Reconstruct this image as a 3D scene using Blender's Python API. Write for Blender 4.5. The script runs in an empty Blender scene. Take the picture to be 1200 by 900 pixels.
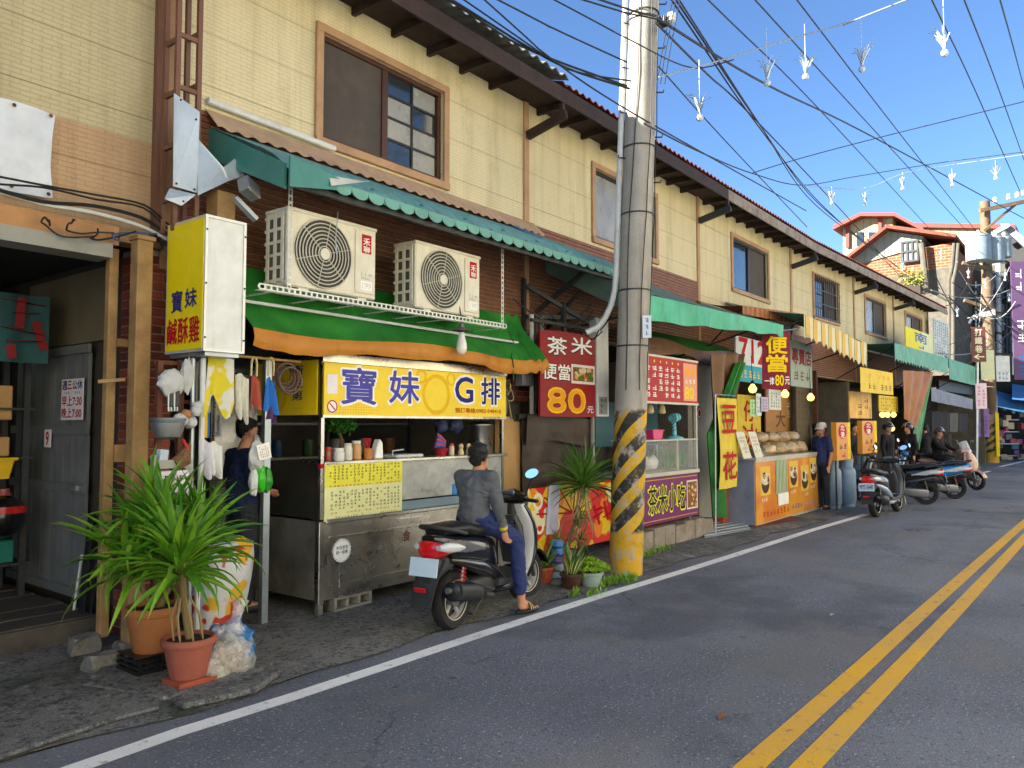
import bpy, bmesh, math, random
from mathutils import Vector, Matrix, Euler, noise

random.seed(11)
SC = bpy.context.scene
COL = SC.collection
R = math.radians

# ------------------------------------------------------------------ camera
F = 900.0                       # focal length in photo pixels (1200 wide)
YAW = math.atan(700 / F)        # street direction lies right of the view
PITCH = math.atan(48 / F)
CAMZ = 1.70
cam = bpy.data.cameras.new('camera')
cam.sensor_width = 36.0
cam.lens = F / 1200 * 36.0
cam.clip_end = 5000
camo = bpy.data.objects.new('camera', cam)
COL.objects.link(camo)
camo.location = (0, 0, CAMZ)
camo.rotation_euler = (R(90) + PITCH, 0, YAW - R(90))
SC.camera = camo

# ------------------------------------------------------------------ world and sun
SUN = Vector((-0.72, 0.56, 0.46)).normalized()     # direction towards the sun
EL = math.asin(SUN.z)
w = bpy.data.worlds.new('World')
SC.world = w
w.use_nodes = True
nt = w.node_tree
nt.nodes.clear()
sky = nt.nodes.new('ShaderNodeTexSky')
sky.sky_type = 'NISHITA'
sky.sun_disc = False
sky.sun_elevation = EL
sky.sun_rotation = math.atan2(SUN.x, SUN.y)
sky.altitude = 1500
sky.air_density = 1.0
sky.dust_density = 0.15
sky.ozone_density = 6.0
bg = nt.nodes.new('ShaderNodeBackground')
bg.inputs['Strength'].default_value = 0.055
out = nt.nodes.new('ShaderNodeOutputWorld')
nt.links.new(sky.outputs[0], bg.inputs[0])
nt.links.new(bg.outputs[0], out.inputs[0])
sl = bpy.data.lights.new('sun', 'SUN')
sl.energy = 5.0
sl.angle = R(0.6)
sl.color = (1.0, 0.93, 0.82)
so = bpy.data.objects.new('sun', sl)
COL.objects.link(so)
so.location = (-20, 20, 30)
so.rotation_euler = SUN.to_track_quat('Z', 'Y').to_euler()

vs = SC.view_settings
vs.view_transform = 'Standard'
vs.look = 'None'
vs.exposure = 2.42
vs.gamma = 1.0
vs.use_curve_mapping = False
vs.use_white_balance = False
vs.white_balance_temperature = 7600
vs.white_balance_tint = 8
SC.cycles.use_denoising = True
SC.cycles.max_bounces = 7
SC.cycles.diffuse_bounces = 4
SC.cycles.transparent_max_bounces = 12
SC.cycles.sample_clamp_indirect = 6.0

# ------------------------------------------------------------------ pixel rays
FW = Vector((math.cos(YAW) * math.cos(PITCH), math.sin(YAW) * math.cos(PITCH), math.sin(PITCH)))
RT = Vector((math.sin(YAW), -math.cos(YAW), 0))
UP = RT.cross(FW)
CAM = Vector((0, 0, CAMZ))
def ray(px, py):
 return FW * F + RT * (px - 600) + UP * (450 - py)
def PY(px, py, y):
 d = ray(px, py); return CAM + d * (y / d.y)
def PX(px, py, x):
 d = ray(px, py); return CAM + d * (x / d.x)
def PG(px, py, z=0.0):
 d = ray(px, py); return CAM + d * ((z - CAMZ) / d.z)
def PD(px, py, dist):
 d = ray(px, py); return CAM + d * (dist / F)
# the terrace runs straight along x at y = 6, then bends a little past x = 18.7
BX, BA = 18.7, R(-2.9)
def W(s, off, z):
 'facade chain: s metres along the terrace, off metres in front of it'
 if s <= BX: return Vector((s, 6.0 - off, z))
 c, n = math.cos(BA), math.sin(BA)
 u = s - BX
 return Vector((BX + u * c + off * n, 6.0 + u * n - off * c, z))
def PF(px, py, off=0.0):
 p = PY(px, py, 6.0 - off)
 if p.x <= BX: return p.x, p.z
 d = ray(px, py)
 o = W(BX + 1e-6, off, 0); c, n = math.cos(BA), math.sin(BA)
 nx, ny = -n, c
 t = ((o.x - CAM.x) * nx + (o.y - CAM.y) * ny) / (d.x * nx + d.y * ny)
 p = CAM + d * t
 return BX + (p.x - o.x) * c + (p.y - o.y) * n, p.z

# ------------------------------------------------------------------ materials
def lin(h):
 if isinstance(h, str):
  h = h.lstrip('#'); c = [int(h[i:i + 2], 16) / 255 for i in (0, 2, 4)]
 else:
  c = list(h)
 return tuple((x / 12.92 if x <= .04045 else ((x + .055) / 1.055) ** 2.4) for x in c)
MATS = {}
def mat(name, col='888888', rough=.6, metal=0.0, var=.12, scale=4.0, bump=0.0, bscale=60.0, dirt=0.0, dcol='3a3026',
  dscale=2.0, spec=.4, trans=0.0, emit=None, estr=0.0, coat=0.0, rvar=.1, alpha=1.0, streak=False, sub=0.0):
 if name in MATS: return MATS[name]
 m = bpy.data.materials.new(name); MATS[name] = m
 m.use_nodes = True
 n = m.node_tree; b = n.nodes['Principled BSDF']
 L = n.links.new
 c = lin(col)
 tc = n.nodes.new('ShaderNodeTexCoord')
 src = tc.outputs['Object']
 b.inputs['Roughness'].default_value = rough
 b.inputs['Metallic'].default_value = metal
 b.inputs['Specular IOR Level'].default_value = spec
 if trans: b.inputs['Transmission Weight'].default_value = trans
 if coat: b.inputs['Coat Weight'].default_value = coat; b.inputs['Coat Roughness'].default_value = .08
 if alpha < 1: b.inputs['Alpha'].default_value = alpha
 if sub:
  b.inputs['Subsurface Weight'].default_value = sub; b.inputs['Subsurface Radius'].default_value = (.02, .008, .004)
  b.inputs['Subsurface Scale'].default_value = .3
 if emit:
  b.inputs['Emission Color'].default_value = (*lin(emit), 1); b.inputs['Emission Strength'].default_value = estr
 no = n.nodes.new('ShaderNodeTexNoise'); no.inputs['Scale'].default_value = scale
 no.inputs['Detail'].default_value = 6; no.inputs['Roughness'].default_value = .65
 L(src, no.inputs['Vector'])
 mx = n.nodes.new('ShaderNodeMix'); mx.data_type = 'RGBA'
 mx.inputs[6].default_value = (*[x * (1 - var * 1.3) for x in c], 1)
 mx.inputs[7].default_value = (*[min(1, x * (1 + var)) for x in c], 1)
 mr = n.nodes.new('ShaderNodeMapRange'); mr.inputs[1].default_value = .3; mr.inputs[2].default_value = .7
 L(no.outputs[0], mr.inputs[0]); L(mr.outputs[0], mx.inputs[0])
 o = mx.outputs[2]
 if dirt:
  d = n.nodes.new('ShaderNodeTexNoise'); d.inputs['Detail'].default_value = 8; d.inputs['Roughness'].default_value = .7
  d.inputs['Scale'].default_value = dscale
  mp = n.nodes.new('ShaderNodeMapping'); mp.inputs['Location'].default_value = (3.1, 7.7, 1.3)
  if streak: mp.inputs['Scale'].default_value = (6, 6, .35)
  L(src, mp.inputs[0]); L(mp.outputs[0], d.inputs['Vector'])
  dr = n.nodes.new('ShaderNodeMapRange'); dr.inputs[1].default_value = .48; dr.inputs[2].default_value = .75
  dr.inputs[4].default_value = dirt
  L(d.outputs[0], dr.inputs[0])
  m2 = n.nodes.new('ShaderNodeMix'); m2.data_type = 'RGBA'
  m2.inputs[7].default_value = (*lin(dcol), 1)
  L(dr.outputs[0], m2.inputs[0]); L(o, m2.inputs[6]); o = m2.outputs[2]
 L(o, b.inputs['Base Color'])
 if rvar:
  rr = n.nodes.new('ShaderNodeMapRange'); rr.inputs[3].default_value = max(0.02, rough - rvar); rr.inputs[4].default_value = min(1, rough + rvar)
  L(no.outputs[0], rr.inputs[0]); L(rr.outputs[0], b.inputs['Roughness'])
 if bump:
  bn = n.nodes.new('ShaderNodeTexNoise'); bn.inputs['Scale'].default_value = bscale; bn.inputs['Detail'].default_value = 4
  L(src, bn.inputs['Vector'])
  bp = n.nodes.new('ShaderNodeBump'); bp.inputs['Strength'].default_value = bump; bp.inputs['Distance'].default_value = .02
  L(bn.outputs[0], bp.inputs['Height']); L(bp.outputs[0], b.inputs['Normal'])
 return m
class NT:
 'small node helper for the special materials'
 def __init__(s, m):
  s.m = m; s.n = m.node_tree; s.b = s.n.nodes['Principled BSDF']
  s.tc = s.n.nodes.new('ShaderNodeTexCoord'); s.obj = s.tc.outputs['Object']
 def L(s, a, b): s.n.links.new(a, b)
 def node(s, t, **kw):
  k = s.n.nodes.new(t)
  for a, v in kw.items(): setattr(k, a, v)
  return k
 def math(s, op, a, b=None, c=None):
  k = s.node('ShaderNodeMath', operation=op)
  for i, x in enumerate((a, b, c)):
   if x is None: continue
   if isinstance(x, (int, float)): k.inputs[i].default_value = x
   else: s.L(x, k.inputs[i])
  return k.outputs[0]
 def noise(s, scale, detail=5, rough=.6, vec=None, loc=None, sc=None):
  k = s.node('ShaderNodeTexNoise'); k.inputs['Scale'].default_value = scale
  k.inputs['Detail'].default_value = detail; k.inputs['Roughness'].default_value = rough
  v = vec or s.obj
  if loc or sc:
   mp = s.node('ShaderNodeMapping')
   if loc: mp.inputs['Location'].default_value = loc
   if sc: mp.inputs['Scale'].default_value = sc
   s.L(v, mp.inputs[0]); v = mp.outputs[0]
  s.L(v, k.inputs['Vector']); return k.outputs[0]
 def ramp(s, x, a, b, lo=0.0, hi=1.0):
  k = s.node('ShaderNodeMapRange'); k.inputs[1].default_value = a; k.inputs[2].default_value = b
  k.inputs[3].default_value = lo; k.inputs[4].default_value = hi
  s.L(x, k.inputs[0]); return k.outputs[0]
 def mix(s, f, a, b):
  k = s.node('ShaderNodeMix', data_type='RGBA')
  for i, x in ((6, a), (7, b)):
   if isinstance(x, (str, tuple)): k.inputs[i].default_value = (*lin(x), 1) if isinstance(x, str) else (*x, 1)
   else: s.L(x, k.inputs[i])
  if isinstance(f, (int, float)): k.inputs[0].default_value = f
  else: s.L(f, k.inputs[0])
  return k.outputs[2]
 def sep(s, v=None):
  k = s.node('ShaderNodeSeparateXYZ'); s.L(v or s.obj, k.inputs[0]); return k.outputs
 def color(s, c): s.L(c, s.b.inputs['Base Color'])
 def bump(s, h, st=.4, dist=.02):
  k = s.node('ShaderNodeBump'); k.inputs['Strength'].default_value = st; k.inputs['Distance'].default_value = dist
  s.L(h, k.inputs['Height']); s.L(k.outputs[0], s.b.inputs['Normal'])
def newmat(name, rough=.6, metal=0, spec=.4):
 m = bpy.data.materials.new(name); MATS[name] = m; m.use_nodes = True
 t = NT(m); t.b.inputs['Roughness'].default_value = rough; t.b.inputs['Metallic'].default_value = metal
 t.b.inputs['Specular IOR Level'].default_value = spec
 return m, t

# ------------------------------------------------------------------ mesh builder
def basis(d, up=Vector((0, 0, 1))):
 d = d.normalized()
 if abs(d.dot(up)) > .98: up = Vector((0, 1, 0)) if abs(d.y) < .9 else Vector((1, 0, 0))
 a = up.cross(d).normalized(); b = d.cross(a)
 return a, b
class MB:
 def __init__(s): s.v = []; s.f = []
 def add(s, vs, fs):
  o = len(s.v); s.v += [Vector(v) for v in vs]; s.f += [tuple(i + o for i in f) for f in fs]; return s
 def box(s, x0, x1, y0, y1, z0, z1):
  return s.add([(x0, y0, z0), (x1, y0, z0), (x1, y1, z0), (x0, y1, z0), (x0, y0, z1), (x1, y0, z1), (x1, y1, z1), (x0, y1, z1)],
     [(3, 2, 1, 0), (4, 5, 6, 7), (0, 1, 5, 4), (1, 2, 6, 5), (2, 3, 7, 6), (3, 0, 4, 7)])
 def obox(s, c, size, rot=None):
  M_ = rot if isinstance(rot, Matrix) else (Euler(rot).to_matrix() if rot else Matrix.Identity(3))
  c = Vector(c); h = Vector(size) / 2
  t = MB().box(-h.x, h.x, -h.y, h.y, -h.z, h.z)
  return s.add([c + M_ @ v for v in t.v], t.f)
 def bar(s, p, q, w_, h_, up=Vector((0, 0, 1))):
  p, q = Vector(p), Vector(q); a, b = basis(q - p, up)
  a *= w_ / 2; b *= h_ / 2
  return s.add([p - a - b, p + a - b, p + a + b, p - a + b, q - a - b, q + a - b, q + a + b, q - a + b],
     [(3, 2, 1, 0), (4, 5, 6, 7), (0, 1, 5, 4), (1, 2, 6, 5), (2, 3, 7, 6), (3, 0, 4, 7)])
 def tube(s, pts, r, n=8, caps=True):
  pts = [Vector(p) for p in pts]; rs = r if isinstance(r, (list, tuple)) else [r] * len(pts)
  vs, fs = [], []; a = None
  for i, p in enumerate(pts):
   d = (pts[min(i + 1, len(pts) - 1)] - pts[max(i - 1, 0)])
   if d.length < 1e-9: d = Vector((0, 0, 1))
   if a is None: a, b = basis(d)
   else:
    d.normalize(); a = (a - d * a.dot(d)).normalized(); b = d.cross(a)
   for k in range(n):
    t = 2 * math.pi * k / n
    vs.append(p + (a * math.cos(t) + b * math.sin(t)) * rs[i])
  for i in range(len(pts) - 1):
   for k in range(n):
    fs.append((i * n + k, i * n + (k + 1) % n, (i + 1) * n + (k + 1) % n, (i + 1) * n + k))
  if caps:
   fs.append(tuple(range(n - 1, -1, -1))); fs.append(tuple((len(pts) - 1) * n + k for k in range(n)))
  return s.add(vs, fs)
 def lathe(s, prof, c=(0, 0, 0), n=20, axis='z', sx=1, sy=1, capb=True, capt=True):
  vs, fs = [], []
  for r_, z in prof:
   for k in range(n):
    t = 2 * math.pi * k / n
    p = (r_ * math.cos(t) * sx, r_ * math.sin(t) * sy, z)
    if axis == 'x': p = (p[2], p[0], p[1])
    if axis == 'y': p = (p[1], p[2], p[0])
    vs.append(Vector(c) + Vector(p))
  for i in range(len(prof) - 1):
   for k in range(n):
    fs.append((i * n + k, i * n + (k + 1) % n, (i + 1) * n + (k + 1) % n, (i + 1) * n + k))
  if capb: fs.append(tuple(range(n - 1, -1, -1)))
  if capt: fs.append(tuple((len(prof) - 1) * n + k for k in range(n)))
  return s.add(vs, fs)
 def prism(s, pts, ext):
  pts = [Vector(p) for p in pts]; e = Vector(ext); n = len(pts)
  return s.add(pts + [p + e for p in pts], [tuple(range(n - 1, -1, -1)), tuple(range(n, 2 * n))] +
     [(i, (i + 1) % n, n + (i + 1) % n, n + i) for i in range(n)])
 def grid(s, fn, nu, nv, thick=0.0):
  vs = [Vector(fn(i / nu, j / nv)) for i in range(nu + 1) for j in range(nv + 1)]
  q = nv + 1
  fs = [(i * q + j, (i + 1) * q + j, (i + 1) * q + j + 1, i * q + j + 1) for i in range(nu) for j in range(nv)]
  if not thick: return s.add(vs, fs)
  bm = bmesh.new(); bv = [bm.verts.new(v) for v in vs]
  for f in fs: bm.faces.new([bv[i] for i in f])
  bm.normal_update()
  nrm = [v.normal.copy() for v in bv]; bm.free()
  N = len(vs)
  back = [v - n_ * thick for v, n_ in zip(vs, nrm)]
  fb = [tuple(N + i for i in reversed(f)) for f in fs]
  rim = []
  edge = [i * q for i in range(nu + 1)] + [nu * q + j for j in range(1, nv + 1)] + [i * q + nv for i in range(nu - 1, -1, -1)] + [j for j in range(nv - 1, 0, -1)]
  for a, b in zip(edge, edge[1:] + edge[:1]): rim.append((b, a, N + a, N + b))
  return s.add(vs + back, fs + fb + rim)
 def quad(s, a, b, c, d): return s.add([a, b, c, d], [(0, 1, 2, 3)])
 def ball(s, c, r, n=12, m=8):
  rr = r if isinstance(r, (tuple, list)) else (r, r, r)
  vs = []; fs = []
  for i in range(m + 1):
   ph = math.pi * i / m
   for k in range(n):
    t = 2 * math.pi * k / n
    vs.append(Vector(c) + Vector((rr[0] * math.sin(ph) * math.cos(t), rr[1] * math.sin(ph) * math.sin(t), rr[2] * math.cos(ph))))
  for i in range(m):
   for k in range(n):
    fs.append((i * n + k, (i + 1) * n + k, (i + 1) * n + (k + 1) % n, i * n + (k + 1) % n))
  return s.add(vs, fs)
 def xf(s, M_):
  s.v = [M_ @ v for v in s.v]; return s
 def mesh(s, name, mats, smooth=False, weld=True):
  me = bpy.data.meshes.new(name)
  me.from_pydata([tuple(v) for v in s.v], [], s.f)
  if weld:
   bm = bmesh.new(); bm.from_mesh(me)
   bmesh.ops.remove_doubles(bm, verts=bm.verts, dist=1e-5)
   bmesh.ops.recalc_face_normals(bm, faces=bm.faces)
   bm.to_mesh(me); bm.free()
  if smooth:
   for p in me.polygons: p.use_smooth = True
   try: me.set_sharp_from_angle(angle=R(40))
   except Exception: pass
  me.materials.append(mats)
  return me

def tag(o, label=None, cat=None, group=None, kind=None):
 if label: o['label'] = label
 if cat: o['category'] = cat
 if group: o['group'] = group
 if kind: o['kind'] = kind
 return o
ORG = {}
def thing(name, label, cat, loc=(0, 0, 0), rz=0.0, group=None):
 o = bpy.data.objects.new(name, None); COL.objects.link(o)
 o.empty_display_size = .1
 o.location = loc; o.rotation_euler = (0, 0, rz)
 tag(o, label, cat, group)
 ORG[o.name] = Vector(loc)
 return o
def org(o):
 return ORG.get(o.name, Vector((0, 0, 0)))
def part(name, mb, m, parent=None, smooth=False, bevel=0.0, local=False, label=None, kind=None, weld=True, solid=0.0, subsurf=0):
 'link a builder as one mesh object; world coordinates unless local'
 if parent is not None and not local:
  o_ = org(parent)
  mb.v = [v - o_ for v in mb.v]
 o = bpy.data.objects.new(name, mb.mesh(name, m, smooth, weld))
 COL.objects.link(o)
 if parent is not None:
  o.parent = parent; ORG[o.name] = org(parent) if not local else Vector((0, 0, 0))
 if bevel:
  k = o.modifiers.new('bevel', 'BEVEL'); k.width = bevel; k.segments = 1 if bevel < .02 else 2; k.limit_method = 'ANGLE'
 if subsurf:
  k = o.modifiers.new('sub', 'SUBSURF'); k.levels = k.render_levels = subsurf
 if solid:
  k = o.modifiers.new('solid', 'SOLIDIFY'); k.thickness = solid
 if label: o['label'] = label
 if kind: o['kind'] = kind
 return o
def single(name, mb, m, label, cat, smooth=False, bevel=0.0, group=None, kind=None, loc=None, **kw):
 'a top-level thing that is one mesh; its origin is put at its base'
 if loc is None:
  xs = [v.x for v in mb.v]; ys = [v.y for v in mb.v]; zs = [v.z for v in mb.v]
  loc = Vector(((min(xs) + max(xs)) / 2, (min(ys) + max(ys)) / 2, min(zs)))
 loc = Vector(loc); mb.v = [v - loc for v in mb.v]
 o = part(name, mb, m, None, smooth, bevel, **kw)
 o.location = loc
 ORG[o.name] = loc
 return tag(o, label, cat, group, kind)
def copy_tree(o, parent=None):
 c = o.copy(); COL.objects.link(c); c.parent = parent
 ORG[c.name] = org(o)
 for ch in list(o.children): copy_tree(ch, c)
 return c

# ------------------------------------------------------------------ lettering (flat print)
TXT = {}
def glyphs(s, off=0.0, spacing=1.0, shear=0.0):
 k = (s, off, spacing, shear)
 if k in TXT: return TXT[k]
 cu = bpy.data.curves.new('lettering', 'FONT'); cu.body = s; cu.size = 1.0; cu.offset = off; cu.resolution_u = 3
 cu.space_character = spacing; cu.shear = shear
 ob = bpy.data.objects.new('lettering', cu); COL.objects.link(ob)
 bpy.context.view_layer.update()
 dg = bpy.context.evaluated_depsgraph_get()
 me = bpy.data.meshes.new_from_object(ob.evaluated_get(dg))
 vs = [v.co.xy.copy() for v in me.vertices]; fs = [tuple(p.vertices) for p in me.polygons]
 bpy.data.objects.remove(ob); bpy.data.curves.remove(cu); bpy.data.meshes.remove(me)
 TXT[k] = (vs, fs); return TXT[k]
class Plane:
 'a sign face: O lower-left corner, U right, V up, N towards the reader'
 def __init__(s, O, U, V, w_, h_):
  s.O, s.U, s.V = Vector(O), Vector(U).normalized(), Vector(V).normalized()
  s.N = s.U.cross(s.V); s.w, s.h = w_, h_
 def at(s, u, v, d=0.0): return s.O + s.U * u + s.V * v + s.N * d
 def board(s, t, u0=0, u1=None, v0=0, v1=None, d=0.0):
  u1 = s.w if u1 is None else u1; v1 = s.h if v1 is None else v1
  mb = MB(); c = [(u0, v0), (u1, v0), (u1, v1), (u0, v1)]
  return mb.prism([s.at(a, b, d) for a, b in c], s.N * -t)
 def text(s, st, u0, u1, v0, v1, d=.003, off=.012, mb=None, spacing=1.0, shear=0.0, copies=0):
  'fit the string into the rectangle; off thickens the strokes by shifted layers'
  mb = mb or MB(); vs, fs = glyphs(st, 0.0, spacing, shear)
  if not vs: return mb
  x0 = min(v.x for v in vs); x1 = max(v.x for v in vs); y0 = min(v.y for v in vs); y1 = max(v.y for v in vs)
  if st in ('一',): y0 -= .25; y1 += .25
  sx = (u1 - u0) / max(x1 - x0, 1e-3); sy = (v1 - v0) / max(y1 - y0, 1e-3)
  n = copies or (8 if off > .03 else (5 if off > .014 else 3))
  r = off * min(sx, sy)
  sh = [(0, 0)] + [(r * math.cos(2 * math.pi * k / n + .4), r * math.sin(2 * math.pi * k / n + .4)) for k in range(n)]
  for i, (a, b) in enumerate(sh):
   dd = d + .0001 * i
   mb.add([s.at(u0 + (v.x - x0) * sx + a, v0 + (v.y - y0) * sy + b, dd) for v in vs], fs)
  return mb
 def rows(s, lines, u0, u1, v0, v1, gap=.2, d=.003, off=.012, mb=None):
  mb = mb or MB(); n = len(lines); hh = (v1 - v0) / (n + (n - 1) * gap)
  for i, l in enumerate(lines):
   b = v1 - hh - i * hh * (1 + gap)
   mb = s.text(l, u0, u1, b, b + hh, d, off, mb)
  return mb
 def scrawl(s, u0, u1, v0, v1, cols, rows_, d=.003, mb=None, seed=1, fill=.85):
  'print too small to read in the photograph: marks of the size of its characters'
  mb = mb or MB(); rnd = random.Random(seed)
  cw, ch = (u1 - u0) / cols, (v1 - v0) / rows_
  for i in range(cols):
   for j in range(rows_):
    if rnd.random() > fill: continue
    a, b = u0 + (i + .14) * cw, v0 + (j + .14) * ch
    ww, hh = cw * .72, ch * .72
    for q in range(rnd.choice((2, 3, 3))):
     y = b + hh * (q + rnd.random() * .5) / 3; t = hh * .13
     k0 = rnd.random() * .25; k1 = .75 + rnd.random() * .25
     mb.quad(s.at(a + ww * k0, y, d), s.at(a + ww * k1, y, d), s.at(a + ww * k1, y + t, d), s.at(a + ww * k0, y + t, d))
    x = a + ww * (.25 + .5 * rnd.random()); t = ww * .13
    mb.quad(s.at(x, b, d + .0004), s.at(x + t, b, d + .0004), s.at(x + t, b + hh, d + .0004), s.at(x, b + hh, d + .0004))
  return mb
 def disc(s, u, v, r, d=.003, mb=None, n=24, inner=0.0, sy=1.0):
  mb = mb or MB()
  if inner:
   vs = []; fs = []
   for k in range(n):
    t = 2 * math.pi * k / n
    vs += [s.at(u + r * math.cos(t), v + r * math.sin(t) * sy, d), s.at(u + inner * math.cos(t), v + inner * math.sin(t) * sy, d)]
   for k in range(n):
    a = 2 * k; b = 2 * ((k + 1) % n); fs.append((a, b, b + 1, a + 1))
   return mb.add(vs, fs)
  return mb.add([s.at(u + r * math.cos(2 * math.pi * k / n), v + r * math.sin(2 * math.pi * k / n) * sy, d) for k in range(n)], [tuple(range(n))])
 def rect(s, u0, u1, v0, v1, d=.003, mb=None):
  mb = mb or MB(); return mb.quad(s.at(u0, v0, d), s.at(u1, v0, d), s.at(u1, v1, d), s.at(u0, v1, d))
 def poly(s, pts, d=.003, mb=None):
  mb = mb or MB(); return mb.add([s.at(u, v, d) for u, v in pts], [tuple(range(len(pts)))])
def fplane(pxl, pyt, pyb, pxr, off):
 'sign face parallel to the terrace, from its left edge top/bottom pixel and its right edge pixel'
 s0, z1 = PF(pxl, pyt, off); _, z0 = PF(pxl, pyb, off); s1, _ = PF(pxr, pyt, off)
 a, b = W(s0, off, z0), W(s1, off, z0)
 return Plane(a, b - a, (0, 0, 1), (b - a).length, z1 - z0)
def pm(name, col='888888', **kw):
 'plain printed or painted colour'
 kw.setdefault('var', .06); kw.setdefault('rough', .7); kw.setdefault('spec', .2)
 return mat(name, col, **kw)
def wob(p, a=.01, f=3.0):
 return Vector(p) + noise.noise_vector(Vector(p) * f) * a
def catenary(a, b, sag, n=16):
 a, b = Vector(a), Vector(b)
 return [a.lerp(b, i / n) - Vector((0, 0, sag * 4 * (i / n) * (1 - i / n))) for i in range(n + 1)]
# ------------------------------------------------------------------ special materials
def mk_asphalt():
 m, t = newmat('asphalt', .82, 0, .3)
 big = t.noise(.35, 5, .6); mid = t.noise(2.2, 6, .7, loc=(4, 2, 0)); fine = t.noise(140, 3, .7)
 grain = t.node('ShaderNodeTexVoronoi'); grain.inputs['Scale'].default_value = 85; t.L(t.obj, grain.inputs['Vector'])
 c = t.mix(t.ramp(big, .35, .68), '666b76', '8d929c')
 c = t.mix(t.ramp(mid, .5, .75, 0, .4), c, '5b616c')
 tr = t.noise(1.0, 4, .6, sc=(.12, 1.4, 1)); c = t.mix(t.ramp(tr, .5, .7, 0, .35), c, '949aa4')
 c = t.mix(t.ramp(fine, .42, .72, 0, .7), c, '40444d')
 sp = t.noise(48, 2, .5, loc=(9, 1, 3)); c = t.mix(t.math('MULTIPLY', t.ramp(sp, .60, .68, 0, .9), t.ramp(mid, .35, .6, .25, 1)), c, 'b5b4b0'); sq = t.noise(30, 3, .6, loc=(1, 6, 3)); c = t.mix(t.ramp(sq, .58, .66, 0, .6), c, '3c3d42')
 st = t.noise(6, 3, .5, loc=(2, 8, 3)); c = t.mix(t.ramp(st, .70, .74, 0, .6), c, '26262a')
 cr = t.node('ShaderNodeTexVoronoi', feature='DISTANCE_TO_EDGE'); cr.inputs['Scale'].default_value = .42
 ds = t.node('ShaderNodeVectorMath', operation='ADD')
 dn = t.node('ShaderNodeTexNoise'); dn.inputs['Scale'].default_value = 2.6; dn.inputs['Detail'].default_value = 6; t.L(t.obj, dn.inputs['Vector'])
 t.L(t.obj, ds.inputs[0]); t.L(dn.outputs['Color'], ds.inputs[1]); t.L(ds.outputs[0], cr.inputs['Vector'])
 crack = t.math('MULTIPLY', t.ramp(cr.outputs['Distance'], .004, .012, 1, 0), t.ramp(t.noise(.5, 3, .5, loc=(5, 5, 0)), .52, .6))
 wp = t.noise(.8, 6, .7, loc=(3, 3, 8)); c = t.mix(t.ramp(wp, .5, .62, 0, .45), c, '7f7c78'); c = t.mix(t.ramp(t.noise(.45, 5, .65, loc=(12, 5, 1)), .54, .64, 0, .5), c, '474a52'); c = t.mix(t.math('MULTIPLY', crack, .7), c, '25262a')
 t.color(c)
 h = t.math('ADD', t.math('MULTIPLY', grain.outputs[0], .6), fine)
 t.bump(h, .8, .015); return m
def mk_apron():
 m, t = newmat('apron_concrete', .85, 0, .3)
 big = t.noise(.9, 6, .65); mid = t.noise(5, 6, .7, loc=(1, 2, 0)); fine = t.noise(90, 3, .7)
 c = t.mix(t.ramp(big, .35, .65), '666869', '8c8c8a')
 pb = t.noise(22, 5, .7, loc=(6, 1, 2)); c = t.mix(t.ramp(mid, .48, .68, 0, .75), c, '9a9893'); c = t.mix(t.ramp(pb, .5, .6, 0, .7), c, '26282b'); c = t.mix(t.ramp(t.noise(38, 3, .6, loc=(2, 2, 9)), .6, .68, 0, .85), c, 'b8b6b0')
 c = t.mix(t.ramp(fine, .45, .7, 0, .6), c, '2b2c2f')
 wt = t.noise(2.0, 4, .55, loc=(7, 3, 1)); c = t.mix(t.ramp(wt, .66, .7, 0, .75), c, 'b0aea8')
 gr = t.noise(1.6, 5, .6, loc=(3, 9, 1)); c = t.mix(t.ramp(gr, .54, .68, 0, .65), c, '38452a')
 t.color(c); t.bump(t.math('ADD', mid, t.math('ADD', fine, pb)), .9, .03)
 t.L(t.ramp(big, .4, .6, .95, .55), t.b.inputs['Roughness']); return m
def mk_paint(name, col, under='4a4b4e'):
 m, t = newmat(name, .7)
 a = t.noise(9, 7, .75); b = t.noise(70, 3, .7)
 c = t.mix(t.ramp(t.noise(1.2, 4, .6), .35, .65, 0, .25), col, '8f8a80')
 c = t.mix(t.ramp(a, .57, .68, 0, .8), c, under)
 c = t.mix(t.ramp(b, .64, .72, 0, .9), c, under)
 t.color(c); t.bump(b, .4, .01); return m
def mk_siding(name, c1, c2, stain='8a7c55'):
 m, t = newmat(name, .78)
 s = t.sep(); cb = t.node('ShaderNodeCombineXYZ'); t.L(s[0], cb.inputs[0]); t.L(s[2], cb.inputs[1])
 br = t.node('ShaderNodeTexBrick'); br.inputs['Scale'].default_value = 1
 br.inputs['Brick Width'].default_value = .13; br.inputs['Row Height'].default_value = .036; br.inputs['Mortar Size'].default_value = .004
 br.inputs['Mortar Smooth'].default_value = .4
 t.L(cb.outputs[0], br.inputs['Vector'])
 n1 = t.noise(.8, 5, .6); n2 = t.noise(40, 4, .7)
 c = t.mix(t.ramp(n1, .3, .7), c1, c2)
 st = t.noise(1.0, 7, .7, sc=(3, 3, .25), loc=(2, 4, 1)); c = t.mix(t.ramp(st, .46, .75, 0, .62), c, stain); c = t.mix(t.ramp(t.noise(2.5, 6, .7, loc=(9, 3, 4)), .58, .75, 0, .4), c, '9c8a5e')
 c = t.mix(t.math('MULTIPLY', br.outputs['Fac'], .22), c, '6b5d3c')
 # panel joints every 0.46 m
 fr = t.math('FRACT', t.math('DIVIDE', s[2], .46)); j = t.ramp(t.math('ABSOLUTE', t.math('SUBTRACT', fr, .5)), .484, .497)
 c = t.mix(t.math('MULTIPLY', j, .4), c, '5d5030')
 t.color(c)
 t.bump(t.math('SUBTRACT', t.math('MULTIPLY', n2, .6), t.math('ADD', br.outputs['Fac'], j)), .55, .01); return m
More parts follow.
